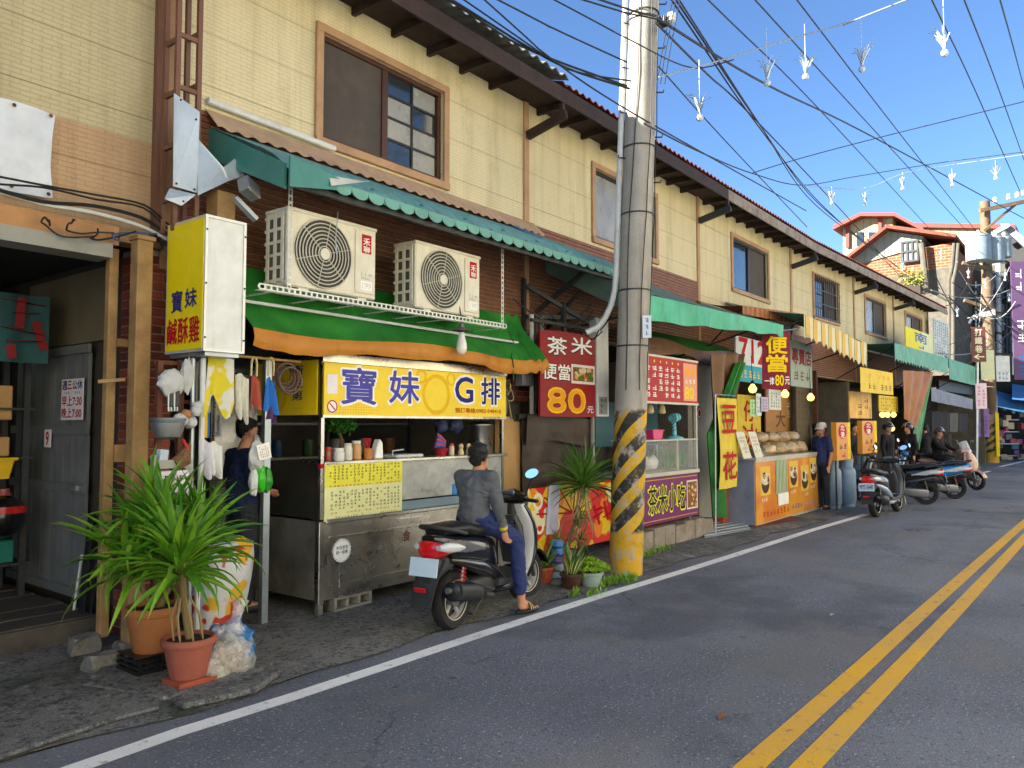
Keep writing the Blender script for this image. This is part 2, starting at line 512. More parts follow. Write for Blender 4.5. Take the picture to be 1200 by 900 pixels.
M_ROAD = mk_asphalt(); M_APRON = mk_apron()
M_WHITE = mk_paint('road_paint_white', 'f2f2ee'); M_YEL = mk_paint('road_paint_yellow', 'e0aa1c')
M_SIDE = mk_siding('cream_siding', 'cbbd94', 'd8cba4'); M_SIDE0 = mk_siding('grey_cream_siding', 'ada17c', 'b9ac87', '7f7353')
M_TAN = mk_siding('tan_siding', 'a98a68', 'b59673', '7b5c3e')
M_TRIM = mat('tan_trim', 'a98460', .6, dirt=.35, bump=.1)
M_DKTRIM = mat('brown_trim', '6e4a36', .55, dirt=.4)
M_WOODD = mat('weathered_dark_wood', '36251e', .75, var=.35, scale=9, dirt=.6, dcol='1d1512', bump=.4, bscale=30)
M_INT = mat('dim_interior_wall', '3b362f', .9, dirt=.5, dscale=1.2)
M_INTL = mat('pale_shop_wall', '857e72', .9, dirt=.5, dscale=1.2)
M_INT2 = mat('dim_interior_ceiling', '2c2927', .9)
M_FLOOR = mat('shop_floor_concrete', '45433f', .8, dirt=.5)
M_SLAT = mat('brown_slat', '7a4a34', .6, var=.3, scale=12, dirt=.4)
M_GAL = mat('galvanised_steel', 'a9b3b8', .42, .85, dirt=.35, dcol='5c5248', dscale=3)
M_GALP = mat('pale_galvanised_sheet', 'b4c0c8', .45, .35, dirt=.3, dcol='6d6a66', streak=True)
M_RUST = mat('rusty_steel', '6d3b25', .8, .2, var=.4, scale=14, dirt=.7, dcol='2a1812', bump=.3)
M_STEELD = mat('dark_painted_steel', '3a3f42', .5, .4, dirt=.4, dcol='5a3a24')
M_BLK = mat('black_rubber', '1b1b1c', .6)
M_ALUF = mat('bronze_window_frame', '4a2d20', .45, .2)
M_ALUD = mat('dark_window_frame', '2b2725', .4, .4)
M_SCREEN = mat('dark_insect_screen', '4b433c', .8, var=.25, scale=2)
def mk_glass(name, col, rough=.08):
 m = mat(name, col, rough, 0, var=.2, scale=1.5, spec=.9, rvar=.03); return m
M_PANE = mk_glass('dim_window_glass', '2a3036'); M_PANE2 = mat('frosted_window_glass', '8d8b80', .28, spec=.6, var=.25, scale=1.5)
def mk_clear():
 m, t = newmat('clear_glass', .03, 0, .5)
 t.b.inputs['Base Color'].default_value = (.9, .95, .95, 1); t.b.inputs['Alpha'].default_value = .07; return m
M_CLEAR = mk_clear()

# ------------------------------------------------------------------ ground, road, pavement, markings
def st(o): o['kind'] = 'structure'; return o
g = MB().add([(-1500, -1500, -.08), (1500, -1500, -.08), (1500, 1500, -.08), (-1500, 1500, -.08)], [(0, 1, 2, 3)])
st(part('ground', g, mat('bare_ground', '4f4c45', .9)))
def line_y(x): return 4.06 - .0255 * x if x < 16 else 3.65 - (x - 16) * .012      # edge line position
def edge_y(x): return line_y(x) + .42 + .05 * math.sin(x * 1.7) + .04 * math.sin(x * 4.3)
g = MB().grid(lambda u, v: ((x := -30 + 150 * u), -14 + (edge_y(max(-8, min(60, x))) + 14) * v, 0), 300, 12)
road = st(part('road', g, M_ROAD, smooth=True))
def apron(u, v):
 x = -8 + 70 * u; y0 = edge_y(x) - .03
 y = y0 + (7.2 - y0) * v
 k = min(1, v * 12)
 z = .012 + .018 * k + .012 * noise.noise(Vector((x * .9, y * 1.3, 0))) * k
 return (x, y, z)
st(part('pavement', MB().grid(apron, 420, 18), M_APRON, smooth=True))
def strip(px, wd, z=.004):
 mb = MB(); P = [PG(*p) for p in px]; L_, Rr = [], []
 pts = []
 for a, b in zip(P, P[1:]):
  n = max(2, int((b - a).length / .35)); pts += [a.lerp(b, i / n) for i in range(n)]
 pts.append(P[-1]); vs = []; fs = []
 for i, p in enumerate(pts):
  d = (pts[min(i + 1, len(pts) - 1)] - pts[max(i - 1, 0)]).normalized(); nn = Vector((-d.y, d.x, 0))
  j = random.uniform(-.004, .004)
  vs += [(p + nn * (wd / 2 + j)).to_tuple()[:2] + (z,), (p - nn * (wd / 2 - j)).to_tuple()[:2] + (z,)]
 fs = [(2 * i, 2 * i + 1, 2 * i + 3, 2 * i + 2) for i in range(len(pts) - 1)]
 return mb.add(vs, fs)
EL_PX = [(100, 897), (212, 858), (340, 818), (527, 756), (600, 732), (700, 700), (800, 670), (950, 622), (1015, 603)]
a0 = PG(100, 897); b0 = PG(212, 858); ext = a0 + (a0 - b0) * 3
part('edge_line', strip(EL_PX, .13), M_WHITE, road)
e2 = MB().add([(ext.x, ext.y - .065, .004), (a0.x, a0.y - .065, .004), (a0.x, a0.y + .065, .004), (ext.x, ext.y + .065, .004)], [(0, 1, 2, 3)])
part('edge_line', e2, M_WHITE, road)
part('edge_line', strip([(1108, 566), (1138, 558), (1160, 552)], .15), M_WHITE, road)
part('edge_line', strip([(1172, 547), (1198, 541), (1240, 531)], .2), M_WHITE, road)
for px in ([(845, 930), (878, 900), (985, 805), (1090, 710), (1200, 613), (1255, 563)], [(915, 930), (944, 900), (1040, 800), (1126, 710), (1200, 631), (1262, 568)]):
 P = [PG(*p) for p in px]
 fit = (P[1].y + P[2].y) / 2
 pts = [(-20, fit + .01 * 20), *[(p.x, p.y) for p in P[1:5]], (60, P[4].y - .9)]
 vs = [];
 for i, p in enumerate(pts):
  vs += [(p[0], p[1] + .065, .004), (p[0], p[1] - .065, .004)]
 part('centre_line', MB().add(vs, [(2 * i, 2 * i + 1, 2 * i + 3, 2 * i + 2) for i in range(len(pts) - 1)]), M_YEL, road)

# ------------------------------------------------------------------ the terrace of row houses
def wall_holes(mb, x0, x1, z0, z1, yf, yb, holes):
 xs = sorted({x0, x1, *[h[0] for h in holes], *[h[1] for h in holes]}); zs = sorted({z0, z1, *[h[2] for h in holes], *[h[3] for h in holes]})
 def solid(i, j):
  if i < 0 or j < 0 or i >= len(xs) - 1 or j >= len(zs) - 1: return False
  cx, cz = (xs[i] + xs[i + 1]) / 2, (zs[j] + zs[j + 1]) / 2
  return not any(h[0] < cx < h[1] and h[2] < cz < h[3] for h in holes)
 for i in range(len(xs) - 1):
  for j in range(len(zs) - 1):
   if not solid(i, j): continue
   a, b, c, d = xs[i], xs[i + 1], zs[j], zs[j + 1]
   mb.quad((a, yf, c), (b, yf, c), (b, yf, d), (a, yf, d)); mb.quad((b, yb, c), (a, yb, c), (a, yb, d), (b, yb, d))
   if not solid(i - 1, j): mb.quad((a, yb, c), (a, yf, c), (a, yf, d), (a, yb, d))
   if not solid(i + 1, j): mb.quad((b, yf, c), (b, yb, c), (b, yb, d), (b, yf, d))
   if not solid(i, j - 1): mb.quad((a, yb, c), (b, yb, c), (b, yf, c), (a, yf, c))
   if not solid(i, j + 1): mb.quad((a, yf, d), (b, yf, d), (b, yb, d), (a, yb, d))
 return mb
def corrugated(u0, u1, p0, p1, pitch, amp, thick=.012, nv=8, bend=0.0):
 'sheet from line p0 (y,z) to p1 (y,z), ridges running from one to the other, u along x'
 n = int((u1 - u0) / pitch * 6)
 def fn(u, v):
  x = u0 + (u1 - u0) * u
  y = p0[0] + (p1[0] - p0[0]) * v; z = p0[1] + (p1[1] - p0[1]) * v
  z += amp * math.cos(2 * math.pi * (x - u0) / pitch) + bend * 4 * v * (1 - v) + .01 * noise.noise(Vector((x * .8, y, 3)))
  return (x, y, z)
 return MB().grid(fn, n, nv, thick)
def window(root, x0, x1, z0, z1, kind, trim=M_TRIM, frame=M_ALUF):
 'window set in the wall hole x0..x1, z0..z1 (local, wall face at y = 0)'
 w_ = MB()
 t = .085
 w_.box(x0 - t, x1 + t, -.035, .0, z1, z1 + t); w_.box(x0 - t, x1 + t, -.05, .0, z0 - t, z0)
 w_.box(x0 - t, x0, -.035, .0, z0, z1); w_.box(x1, x1 + t, -.035, .0, z0, z1)
 win = part('window', w_, trim, root, bevel=.006, local=True)
 f = MB(); q = .05
 f.box(x0, x1, .03, .11, z1 - q, z1); f.box(x0, x1, .03, .11, z0, z0 + q)
 f.box(x0, x0 + q, .03, .11, z0 + q, z1 - q); f.box(x1 - q, x1, .03, .11, z0 + q, z1 - q)
 part('window_frame', f, frame, win, local=True, bevel=.004)
 a, b, c, d = x0 + q, x1 - q, z0 + q, z1 - q; mid = (a + b) / 2
 if kind == 'grid':
  part('insect_screen', MB().box(a, mid, .055, .06, c, d), M_SCREEN, win, local=True)
  part('stile', MB().box(mid - .04, mid + .04, .035, .09, c, d), frame, win, local=True)
  nr = 4
  for i in range(2):
   for j in range(nr):
    xa = mid + .04 + (b - mid - .04) * i / 2; xb = mid + .04 + (b - mid - .04) * (i + 1) / 2
    za = c + (d - c) * j / nr; zb = c + (d - c) * (j + 1) / nr
    part('pane', MB().box(xa + .012, xb - .012, .07, .076, za + .012, zb - .012), M_PANE2 if (i + j) % 3 else M_PANE, win, local=True)
  for i in range(1, 2):
   x = mid + .04 + (b - mid - .04) * i / 2; part('mullion', MB().box(x - .013, x + .013, .055, .085, c, d), M_ALUD, win, local=True)
  for j in range(1, nr):
   z = c + (d - c) * j / nr; part('muntin', MB().box(mid + .04, b, .057, .083, z - .013, z + .013), M_ALUD, win, local=True)
 else:
  part('pane', MB().box(a, mid - .02, .07, .076, c, d), M_PANE2 if kind == 'half' else M_PANE, win, local=True)
  part('stile', MB().box(mid - .035, mid + .035, .04, .1, c, d), frame, win, local=True)
  part('insect_screen', MB().box(mid + .035, b, .055, .06, c, d), M_SCREEN, win, local=True)
  if kind == 'bars':
   n = 12
   for i in range(n + 1):
    x = x0 + (x1 - x0) * i / n; part('bar', MB().tube([(x, -.06, z0 - .03), (x, -.06, z1 + .03)], .011, 6), M_STEELD, win, local=True)
   for k in range(4):
    z = z0 + (z1 - z0) * k / 3; part('rail', MB().box(x0 - .05, x1 + .05, -.075, -.064, z - .012, z + .012), M_STEELD, win, local=True)
  if kind == 'curtain':
   part('curtain', MB().grid(lambda u, v: (a + (mid - a) * .9 * u, .14 + .02 * math.sin(u * 30), c + (d - c) * v), 30, 2), mat('pale_curtain', 'b8bcb4', .8), win, local=True)

ROWS = [-2.3, 3.13, 8.0, 13.38, BX]
for px in (1000, 1046, 1086): ROWS.append(PF(px, 350)[0])
EAVE_OFF, EAVE_Z, WALLTOP = .62, 6.02, 6.02
M_ROOFG = mat('grey_corrugated_roofing', '7d7a72', .7, .1, var=.3, dirt=.6, dcol='3f3a33', dscale=3)
M_ROOFR = mat('rusty_red_roofing', '7c4030', .75, .15, var=.35, scale=6, dirt=.6, dcol='3a211a', dscale=4)
M_PEEL = mat('peeling_fascia_paint', '8e8478', .8, var=.3, dirt=.9, dcol='6f3d22', dscale=5)
HOUSES = []
WIN = {1: (366, 524, 'grid'), 2: (693, 770, 'half'), 3: (856, 900, 'curtain'), 4: (951, 981, 'bars'), 5: (1011, 1036, 'half'), 6: (1058, 1078, 'half')}
LBL = {0: 'beige and tan two storey row house with a dark open workshop and wooden posts below',
 1: 'cream row house with the grid paned window above the teal scalloped awning',
 2: 'cream row house behind the striped concrete pole, above the green canvas awning',
 3: 'cream row house with a steel downpipe and curtained sliding window',
 4: 'cream row house with the barred upstairs window',
 5: 'cream row house next to the barred window house, above the yellow banners',
 6: 'last cream row house, beside the yellow and blue shop sign'}
for k in range(7):
 s0, s1 = ROWS[k], ROWS[k + 1]
 ln = s1 - s0
 rz = BA if s0 >= BX - .01 else 0.0
 root = thing('row_house', LBL[k], 'house', W(s0 + (1e-4 if rz else 0), 0, 0), rz, 'row houses of the terrace')
 ORG[root.name] = Vector((0, 0, 0)); HOUSES.append(root)
 LO = 3.95 if k == 0 else 2.95
 holes = []
 if k in WIN:
  a, _ = PF(WIN[k][0], 300); b, _ = PF(WIN[k][1], 300)
  holes = [(a - s0 + .085, b - s0 - .085, 4.5, 5.56)]
 part('upper_wall', wall_holes(MB(), 0, ln, LO, WALLTOP, 0, .18, holes), M_SIDE0 if k == 0 else M_SIDE, root, local=True)
 if k == 0: part('lower_band', wall_holes(MB(), 0, ln, 3.12, 3.95, .004, .18, []), M_TAN, root, local=True)
 if holes: window(root, *holes[0], WIN[k][2], frame=M_ALUF if k in (1, 4, 6) else M_ALUD)
 # divider strip, party walls, back, floor, ceiling
 part('divider_strip', MB().box(-.05, .05, -.03, .0, 2.95, WALLTOP), M_TRIM if k else M_TRIM, root, local=True, bevel=.005)
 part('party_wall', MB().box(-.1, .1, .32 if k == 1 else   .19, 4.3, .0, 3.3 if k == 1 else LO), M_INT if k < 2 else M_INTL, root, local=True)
 if k == 6:
  part('party_wall', MB().box(ln - .1, ln + .1, .19, 4.3, 0, 7), M_INT, root, local=True)
  part('divider_strip', MB().box(ln - .05, ln + .05, -.03, .0, 2.95, WALLTOP), M_TRIM, root, local=True)
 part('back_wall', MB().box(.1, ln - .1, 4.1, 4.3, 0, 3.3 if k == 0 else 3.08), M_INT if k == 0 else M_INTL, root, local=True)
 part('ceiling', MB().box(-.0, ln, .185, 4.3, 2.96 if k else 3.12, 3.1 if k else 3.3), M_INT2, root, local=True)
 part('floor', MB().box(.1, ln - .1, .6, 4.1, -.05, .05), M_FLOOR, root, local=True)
 # roof
 gr = k <= 1
 e0 = -EAVE_OFF - (.08 if gr else 0)
 cut = ln + (.35 if k == 6 else 0)
 ez = EAVE_Z + (.1 if gr else .06)
 rf = part('roof', corrugated(-.02, cut, (e0, ez), (4.2, ez + 1.5), .2 if gr else .16, .028 if gr else .02, nv=6), M_ROOFG if gr else M_ROOFR, root, smooth=True, local=True)
 part('roof_slope', corrugated(-.02, cut, (4.2, ez + 1.5), (8.5, ez), .2, .02, nv=2), M_ROOFR, root, local=True)
 if k == 1:    # the red sheets start a little before the divider
  pass
 part('fascia', MB().box(0, cut, -EAVE_OFF, -EAVE_OFF + .03, EAVE_Z - .2, EAVE_Z - .005), M_WOODD if k < 3 else M_PEEL, root, local=True)
 part('soffit', MB().box(0, cut, -EAVE_OFF + .032, -.001, EAVE_Z - .04, EAVE_Z - .01), M_WOODD, root, local=True)
 nb = int(ln / .55)
 for i in range(nb):
  x = .25 + i * .55
  part('rafter', MB().box(x, x + .05, -EAVE_OFF + .034, -.002, EAVE_Z - .13, EAVE_Z - .042), M_WOODD, root, local=True)
 # eave bracket on the divider
 if k:
  br = MB().bar((0, -.04, 5.52), (0, -.66, 5.66), .07, .12)
  part('eave_bracket', br, M_WOODD if k == 2 else M_STEELD, root, local=True, bevel=.01)
  part('bracket_post', MB().box(-.03, .03, -.62, -.56, 5.68, EAVE_Z - .21), M_WOODD, root, local=True)
 # slatted cladding below the awnings
 if 1 <= k:
  sm = MB(); z = 2.97
  while z < (4.36 if k < 3 else 3.9):
   sm.box(.06, ln - .06, -.022, -.001, z, z + .042); z += .052
  part('slat_cladding', sm, M_SLAT, root, local=True, kind='stuff')

for q in (1, 2):      # unseen house copies added to keep the sun off the near road
 h_ = copy_tree(HOUSES[0]); h_.location.x -= 5.43 * q
 h_['label'] = ('beige row house next to the workshop, away from the food cart', 'beige row house two doors from the workshop, away from the food cart')[q - 1]
# ------------------------------------------------------------------ unseen houses added behind the camera to bounce sunlight onto the street
M_OPP = [mat('opposite_cream_render', 'e6dcc2', .85, dirt=.15, dcol='a89a80', streak=True), mat('opposite_white_tile', 'e8e4da', .6, dirt=.15, dcol='a8a296'),
  mat('opposite_pale_yellow', 'e6d7a8', .85, dirt=.15, dcol='a59468', streak=True)]
OPPL = ['cream rendered house across the road, {}', 'white tiled house across the road, {}', 'pale yellow house across the road, {}']
OPPW = ['with a roller shutter', 'with three upstairs windows', 'with a parapet', 'behind the photographer', 'opposite the food cart', 'opposite the drinks stall', 'opposite the gas bottles', 'opposite the last shops', 'at the road bend', 'by the junction']
yy = -3.6
for k in range(10):
 x0 = -16 + k * 5.4
 root = thing('town_house', OPPL[k % 3].format(OPPW[k]), 'house', (x0, yy, 0), 0, 'houses across the road')
 hh = 6.4 + .7 * ((k * 7) % 3)
 hl = [(x0 + .5 + 1.7 * i, x0 + 1.5 + 1.7 * i, 4.0, 5.3) for i in range(3)] + [(x0 + .6, x0 + 4.6, 0.02, 2.4)]
 mb = wall_holes(MB(), x0, x0 + 5.39, 0, hh, yy, yy - .3, hl)
 part('wall', mb, M_OPP[k % 3], root)
 for h in hl[:3]: part('window', MB().box(h[0], h[1], yy - .2, yy - .15, h[2], h[3]), M_PANE2, root)
 part('roller_shutter', MB().box(hl[3][0], hl[3][1], yy - .2, yy - .15, .02, 2.4), M_GALP, root)
 part('parapet', MB().box(x0, x0 + 5.39, yy - 5, yy + .1, hh, hh + .15), M_OPP[k % 3], root)
# ------------------------------------------------------------------ concrete utility pole with hazard stripes
def mk_pole():
 m, t = newmat('striped_concrete_pole', .8)
 s = t.sep(); n1 = t.noise(3, 6, .7); n2 = t.noise(50, 4, .7)
 con = t.mix(t.ramp(n1, .3, .7), '958f82', 'ada79b')
 con = t.mix(t.ramp(t.noise(1.2, 6, .7, sc=(5, 5, .3)), .5, .75, 0, .6), con, '55504a')
 con = t.mix(t.ramp(n2, .6, .7, 0, .4), con, '4a463f')
 ang = t.math('ARCTAN2', s[1], s[0])
 ph = t.math('SUBTRACT', t.math('DIVIDE', s[2], .34), t.math('MULTIPLY', ang, 3 / (2 * math.pi)))
 fr = t.math('FRACT', t.math('ADD', ph, t.math('MULTIPLY', n1, .08)))
 yel = t.ramp(fr, .50, .52)
 yel = t.math('MAXIMUM', yel, t.ramp(s[2], .46, .5, 1, 0))
 wear = t.ramp(t.noise(7, 8, .75, loc=(1, 5, 2)), .50, .62)
 paint = t.mix(yel, '2b2b29', 'c79a12')
 paint = t.mix(t.ramp(t.noise(5, 6, .7, loc=(8, 1, 2)), .5, .72, 0, .65), paint, '6b5a2c')
 lim = t.ramp(t.math('ADD', s[2], t.math('MULTIPLY', n1, .25)), 1.98, 2.02, 1, 0)
 f = t.math('MULTIPLY', lim, t.math('SUBTRACT', 1.0, wear))
 t.color(t.mix(f, con, paint)); t.bump(n2, .4, .01); return m
PB = PG(733, 672)
PT = PY(754.5, 0, PB.y - .10)
pd_ = (PT - PB).normalized()
pole = thing('utility_pole', 'grey concrete utility pole with yellow and black hazard stripes round its foot', 'utility pole', PB)
PH = 10.2
def pp(z, r=0.0, ang=0.0):
 c = PB + pd_ * (z / pd_.z); return c + Vector((math.cos(ang), math.sin(ang), 0)) * r
part('pole_shaft', MB().tube([pp(-.1), pp(0), pp(3), pp(6), pp(PH)], [.192, .192, .187, .18, .165], 28), mk_pole(), pole, smooth=True)
toCam = math.atan2(-PB.y, -PB.x)
M_PVC = mat('white_pvc_pipe', 'c9ccc8', .45, dirt=.3)
la = toCam - R(82)      # left side seen from the camera
c_ = [pp(z, .225, la) for z in (9.5, 8, 6, 4.2, 3.5)] + [pp(3.3, .235, la), pp(3.12, .27, la - R(4)), pp(2.98, .33, la - R(8)), pp(2.86, .42, la - R(10)), pp(2.8, .55, la - R(10))]
part('conduit_pipe', MB().tube(c_, .036, 12), M_PVC, pole, smooth=True)
for z in (2.62, 3.28, 4.2, 5.02, 6.62, 6.7):
 mb = MB().lathe([(.196, -.009), (.196, .009)], (0, 0, 0), 28, capb=False, capt=False); mb.v = [pp(z) + v for v in mb.v]
 part('strap', mb, M_STEELD, pole, solid=.006)
for i in range(16):
 z = 4.6 + i * .28; a = toCam - R(62) if i % 2 else toCam + R(95)
 part('climbing_step', MB().tube([pp(z, .16, a), pp(z, .27, a), pp(z + .03, .275, a)], .009, 6), M_STEELD, pole)
M_PORC = mat('white_porcelain', 'd8d6cf', .25, spec=.6)
ra = toCam + R(80)
for z in (6.58, 7.15):
 part('cable_clamp', MB().obox(pp(z, .24, ra), (.12, .12, .09)), M_STEELD, pole)
 mb = MB().lathe([(.03, -.06), (.055, -.05), (.055, -.02), (.035, -.01), (.055, .0), (.055, .04), (.03, .06)], pp(z + .04, .34, ra), 12)
 part('insulator', mb, M_PORC, pole, smooth=True)
for k in range(3):
 a = toCam + R((-20, 30, 62)[k])
 part('ground_wire', MB().tube([wob(pp(z, .195 + .01 * k, a + .12 * math.sin(z * 1.3 + k)), .01) for z in [2.1 + .35 * i for i in range(18)]], .006, 5), M_BLK, pole)
P1 = Plane(pp(2.7, .193, toCam + R(38)) - Vector((.03, 0, 0)), (math.sin(YAW), -math.cos(YAW), 0), (0, 0, 1), .1, .26)
part('sticker', P1.board(.002, d=.03), pm('white_sticker', 'cfd6dc'), pole)
part('sticker_print', P1.scrawl(.02, .08, .02, .24, 1, 3, .032), pm('blue_print', '2d5f9a'), pole)

# ------------------------------------------------------------------ far pole with cross arm, transformers and hazard stripes
FB = PG(1163, 543)
FD = (FB - CAM).dot(FW)
fpole = thing('utility_pole', 'brown utility pole with cross arm and grey transformers above the far shops', 'utility pole', FB)
FT = PD(1154, 236, FD)
M_FP = mat('weathered_pole_concrete', '6f5c44', .8, var=.2, dirt=.4)
part('pole_shaft', MB().tube([FB + Vector((0, 0, 1.9)), FB.lerp(FT, .5), FT], [.24, .22, .2], 16), M_FP, fpole, smooth=True)
part('striped_foot', MB().tube([FB - Vector((0, 0, .1)), FB + Vector((0, 0, 3.0))], [.27, .262], 16), mk_pole(), fpole, smooth=True)
part('cross_arm', MB().bar(PD(1148, 247, FD - .3), PD(1240, 228, FD - .3), .16, .16), M_FP, fpole)
part('arm_brace', MB().bar(PD(1154, 270, FD - .25), PD(1192, 238, FD - .25), .1, .1), M_FP, fpole)
part('cross_arm', MB().bar(PD(1128, 308, FD - .3), PD(1162, 316, FD - .3), .14, .14), M_FP, fpole)
part('cross_arm', MB().bar(PD(1130, 352, FD - .3), PD(1166, 364, FD - .3), .14, .14), M_FP, fpole)
M_TRAFO = mat('grey_transformer_paint', '7f909a', .5, dirt=.3)
for px, py, r_, h_ in ((1147, 306, .5, 1.0), (1166, 307, .38, .95), (1177, 302, .3, .75)):
 p = PD(px, py, FD - .7)
 t_ = part('transformer', MB().lathe([(r_ * .96, 0), (r_, .05), (r_, h_), (r_ * 1.05, h_ + .02), (r_ * 1.05, h_ + .08), (r_ * .6, h_ + .15)], p, 20), M_TRAFO, fpole, smooth=True)
 part('bushing', MB().lathe([(.06, 0), (.09, .05), (.05, .1), (.09, .15), (.04, .25)], p + Vector((.1, 0, h_ + .14)), 10), M_PORC, t_, smooth=True)
for px, py in ((1166, 238), (1182, 234), (1192, 232), (1199, 230)):
 part('insulator', MB().lathe([(.05, 0), (.1, .04), (.06, .12), (.1, .16), (.05, .26)], PD(px, py, FD - .3), 10), M_PORC, fpole, smooth=True)
# street lamp arm on the far pole
part('lamp_arm', MB().tube([PD(1156, 372, FD - .3), PD(1140, 372, FD - 1.2), PD(1136, 378, FD - 1.6)], .05, 8), M_GAL, fpole)
part('lamp_head', MB().tube([PD(1141, 372, FD - 1.0), PD(1165, 367, FD - 1.2)], [.1, .16], 10), M_PORC, fpole, smooth=True)

# ------------------------------------------------------------------ overhead wires
def spline(P, n=8):
 out_ = []
 for i in range(len(P) - 1):
  p0, p1, p2, p3 = P[max(i - 1, 0)], P[i], P[i + 1], P[min(i + 2, len(P) - 1)]
  for k in range(n):
   t = k / n
   out_.append(.5 * ((2 * p1) + (p2 - p0) * t + (2 * p0 - 5 * p1 + 4 * p2 - p3) * t * t + (3 * p1 - p0 - 3 * p2 + p3) * t ** 3))
 out_.append(P[-1]); return out_
def wire(pts, r=.011, e0=0.0, e1=0.0, label='black overhead cable strung along the street', name='overhead_wire', m=M_BLK, grp='overhead cables'):
 P = [PD(*p) for p in pts]
 if e0: P = [P[0] + (P[0] - P[1]).normalized() * e0] + P
 if e1: P = P + [P[-1] + (P[-1] - P[-2]).normalized() * e1]
 return single(name, MB().tube(spline(P), r, 6), m, label, 'cable', group=grp, smooth=True)
LS = 'black overhead cable strung along the street to the far pole'
wire([(830, 0, 13), (960, 128, 20), (1079, 257, 36)], .014, 14, 4, LS)
wire([(885, 0, 13), (1000, 126, 20), (1123, 260, 36)], .014, 14, 2, LS)
wire([(934, 0, 13), (1040, 138, 20), (1147, 275, 36)], .014, 14, 1, LS)
wire([(1092, 0, 15), (1140, 100, 22), (1196, 226, FD - .3)], .016, 14, 0, LS)
wire([(1130, 0, 15), (1165, 90, 22), (1200, 187, 34)], .016, 14, 4, LS)
wire([(1172, 0, 15), (1186, 50, 20), (1200, 103, 28)], .016, 14, 10, LS)
LB = 'black cable of the thick bundle sagging from the roof line towards the far brick house'
for dx, dy in ((0, 0), (5, 0), (9, 3)):
 wire([(787 + dx, 0, 10), (885 + dx * .6, 143 + dy, 16), (960 - dx * .5, 237 + dy, 24), (1030 + dx, 300 + dy, 34)], .014, 12, 4, LB)
LP = 'black service cable running from the striped concrete pole'
wire([(768, 20, 8.75), (900, 100, 13), (1024, 161, 20), (1200, 256, 34)], .017, 0, 8, LP)
wire([(768, 26, 8.75), (830, 88, 12), (885, 140, 16), (1000, 262, 28), (1060, 330, 38)], .015, 0, 0, LP)
wire([(771, 77, 8.6), (850, 165, 12), (940, 260, 17.5)], .009, 0, .4, LP)
wire([(755, 145, 8.5), (820, 178, 11), (881, 203, 14), (940, 217, 17), (1002, 207, 19), (1100, 191, 19), (1200, 178, 18)], .010, 0, 12, LP)
wire([(881, 203, 14), (940, 185, 15), (1031, 161, 15), (1200, 119, 14)], .010, 0, 12, 'black cable crossing the street from the terrace roof')
M_WIREW = mat('pale_cord', '8f9391', .6)
wire([(772, 90, 8.6), (840, 72, 9.4), (918, 48, 10), (1000, 24, 10), (1061, 0, 9.6)], .009, 0, 8, 'pale cord crossing the street, hung with white tassel ornaments', 'ornament_cord', M_WIREW, None)
wire([(940, 217, 17), (1010, 221, 18), (1060, 203, 18), (1116, 193, 18), (1200, 181, 17)], .006, 0, 12, 'thin pale cord farther down the street, hung with white tassel ornaments', 'ornament_cord', M_WIREW, None)
LR = 'black cable running from the striped concrete pole over the terrace roof'
wire([(526, 0, 8.0), (600, 48, 8.2), (654, 72, 8.3), (735, 101, 8.5)], .012, 6, 0, LR)
wire([(530, 0, 8.0), (610, 50, 8.2), (665, 80, 8.3), (738, 104, 8.5)], .012, 6, 0, LR)
wire([(544, 0, 8.0), (640, 66, 8.2), (675, 84, 8.3), (740, 95, 8.5)], .009, 6, 0, LR)
wire([(568, 0, 7.8), (640, 64, 8.2), (724, 122, 8.6), (850, 194, 11), (900, 222, 13)], .009, 6, 3, LR)
wire([(584, 0, 7.8), (646, 32, 8.1), (735, 73, 8.45)], .009, 6, 0, LR)
wire([(650, 0, 8.0), (733, 44, 8.35), (809, 79, 9.6), (860, 70, 9.8)], .008, 6, 0, LR)
wire([(684, 0, 8.2), (730, 14, 8.4), (768, 22, 8.7)], .009, 6, 0, LR)
wire([(704, 0, 8.2), (740, 12, 8.4), (768, 19, 8.7)], .011, 6, 0, LR)
for px in (772, 776, 781): wire([(px + 16, 0, 9.2), (px + 4, 60, 8.9), (px - 2, 98, 8.65)], .006, 3, 0, LP)

# ------------------------------------------------------------------ white tassel ornaments
M_TAS = mat('white_plastic_tassel', 'b4bec6', .4, spec=.5, var=.04)
def tassel(px, py, dep, k, far=False):
 p = PD(px, py, dep)                # ball at the bottom
 lab = 'white tassel ornament hanging on the pale cord across the blue sky' if not far else 'small white tassel ornament hung over the street before the brick house'
 t = thing('tassel_ornament', lab, 'ornament', p, 0, 'white hanging tassels' if not far else 'white hanging tassels far off')
 rnd = random.Random(k)
 part('ball', MB().ball(p, .045, 10, 7), M_TAS, t, smooth=True)
 mb = MB()
 for i in range(13):
  a = rnd.uniform(0, 6.28); sp = rnd.uniform(.04, .17); hh = rnd.uniform(.22, .33)
  q = [p + Vector((0, 0, .03)), p + Vector((math.cos(a) * sp * .25, math.sin(a) * sp * .25, hh * .5)),
   p + Vector((math.cos(a) * sp * .7, math.sin(a) * sp * .7, hh * .92)), p + Vector((math.cos(a) * sp * 1.3, math.sin(a) * sp * 1.3, hh * rnd.uniform(.85, 1.05)))]
  wd = rnd.uniform(.008, .016); s_ = Vector((-math.sin(a), math.cos(a), 0)) * wd
  for j in range(3):
   w0, w1 = (1, 1, .8, .1)[j], (1, 1, .8, .1)[j + 1]
   mb.quad(q[j] - s_ * w0, q[j] + s_ * w0, q[j + 1] + s_ * w1, q[j + 1] - s_ * w1)
 part('fronds', mb, M_TAS, t, weld=False)
 part('cord', MB().tube([p + Vector((0, 0, .05)), p + Vector((0, 0, (.72 if not far else .4)))], .004, 5), M_TAS, t)
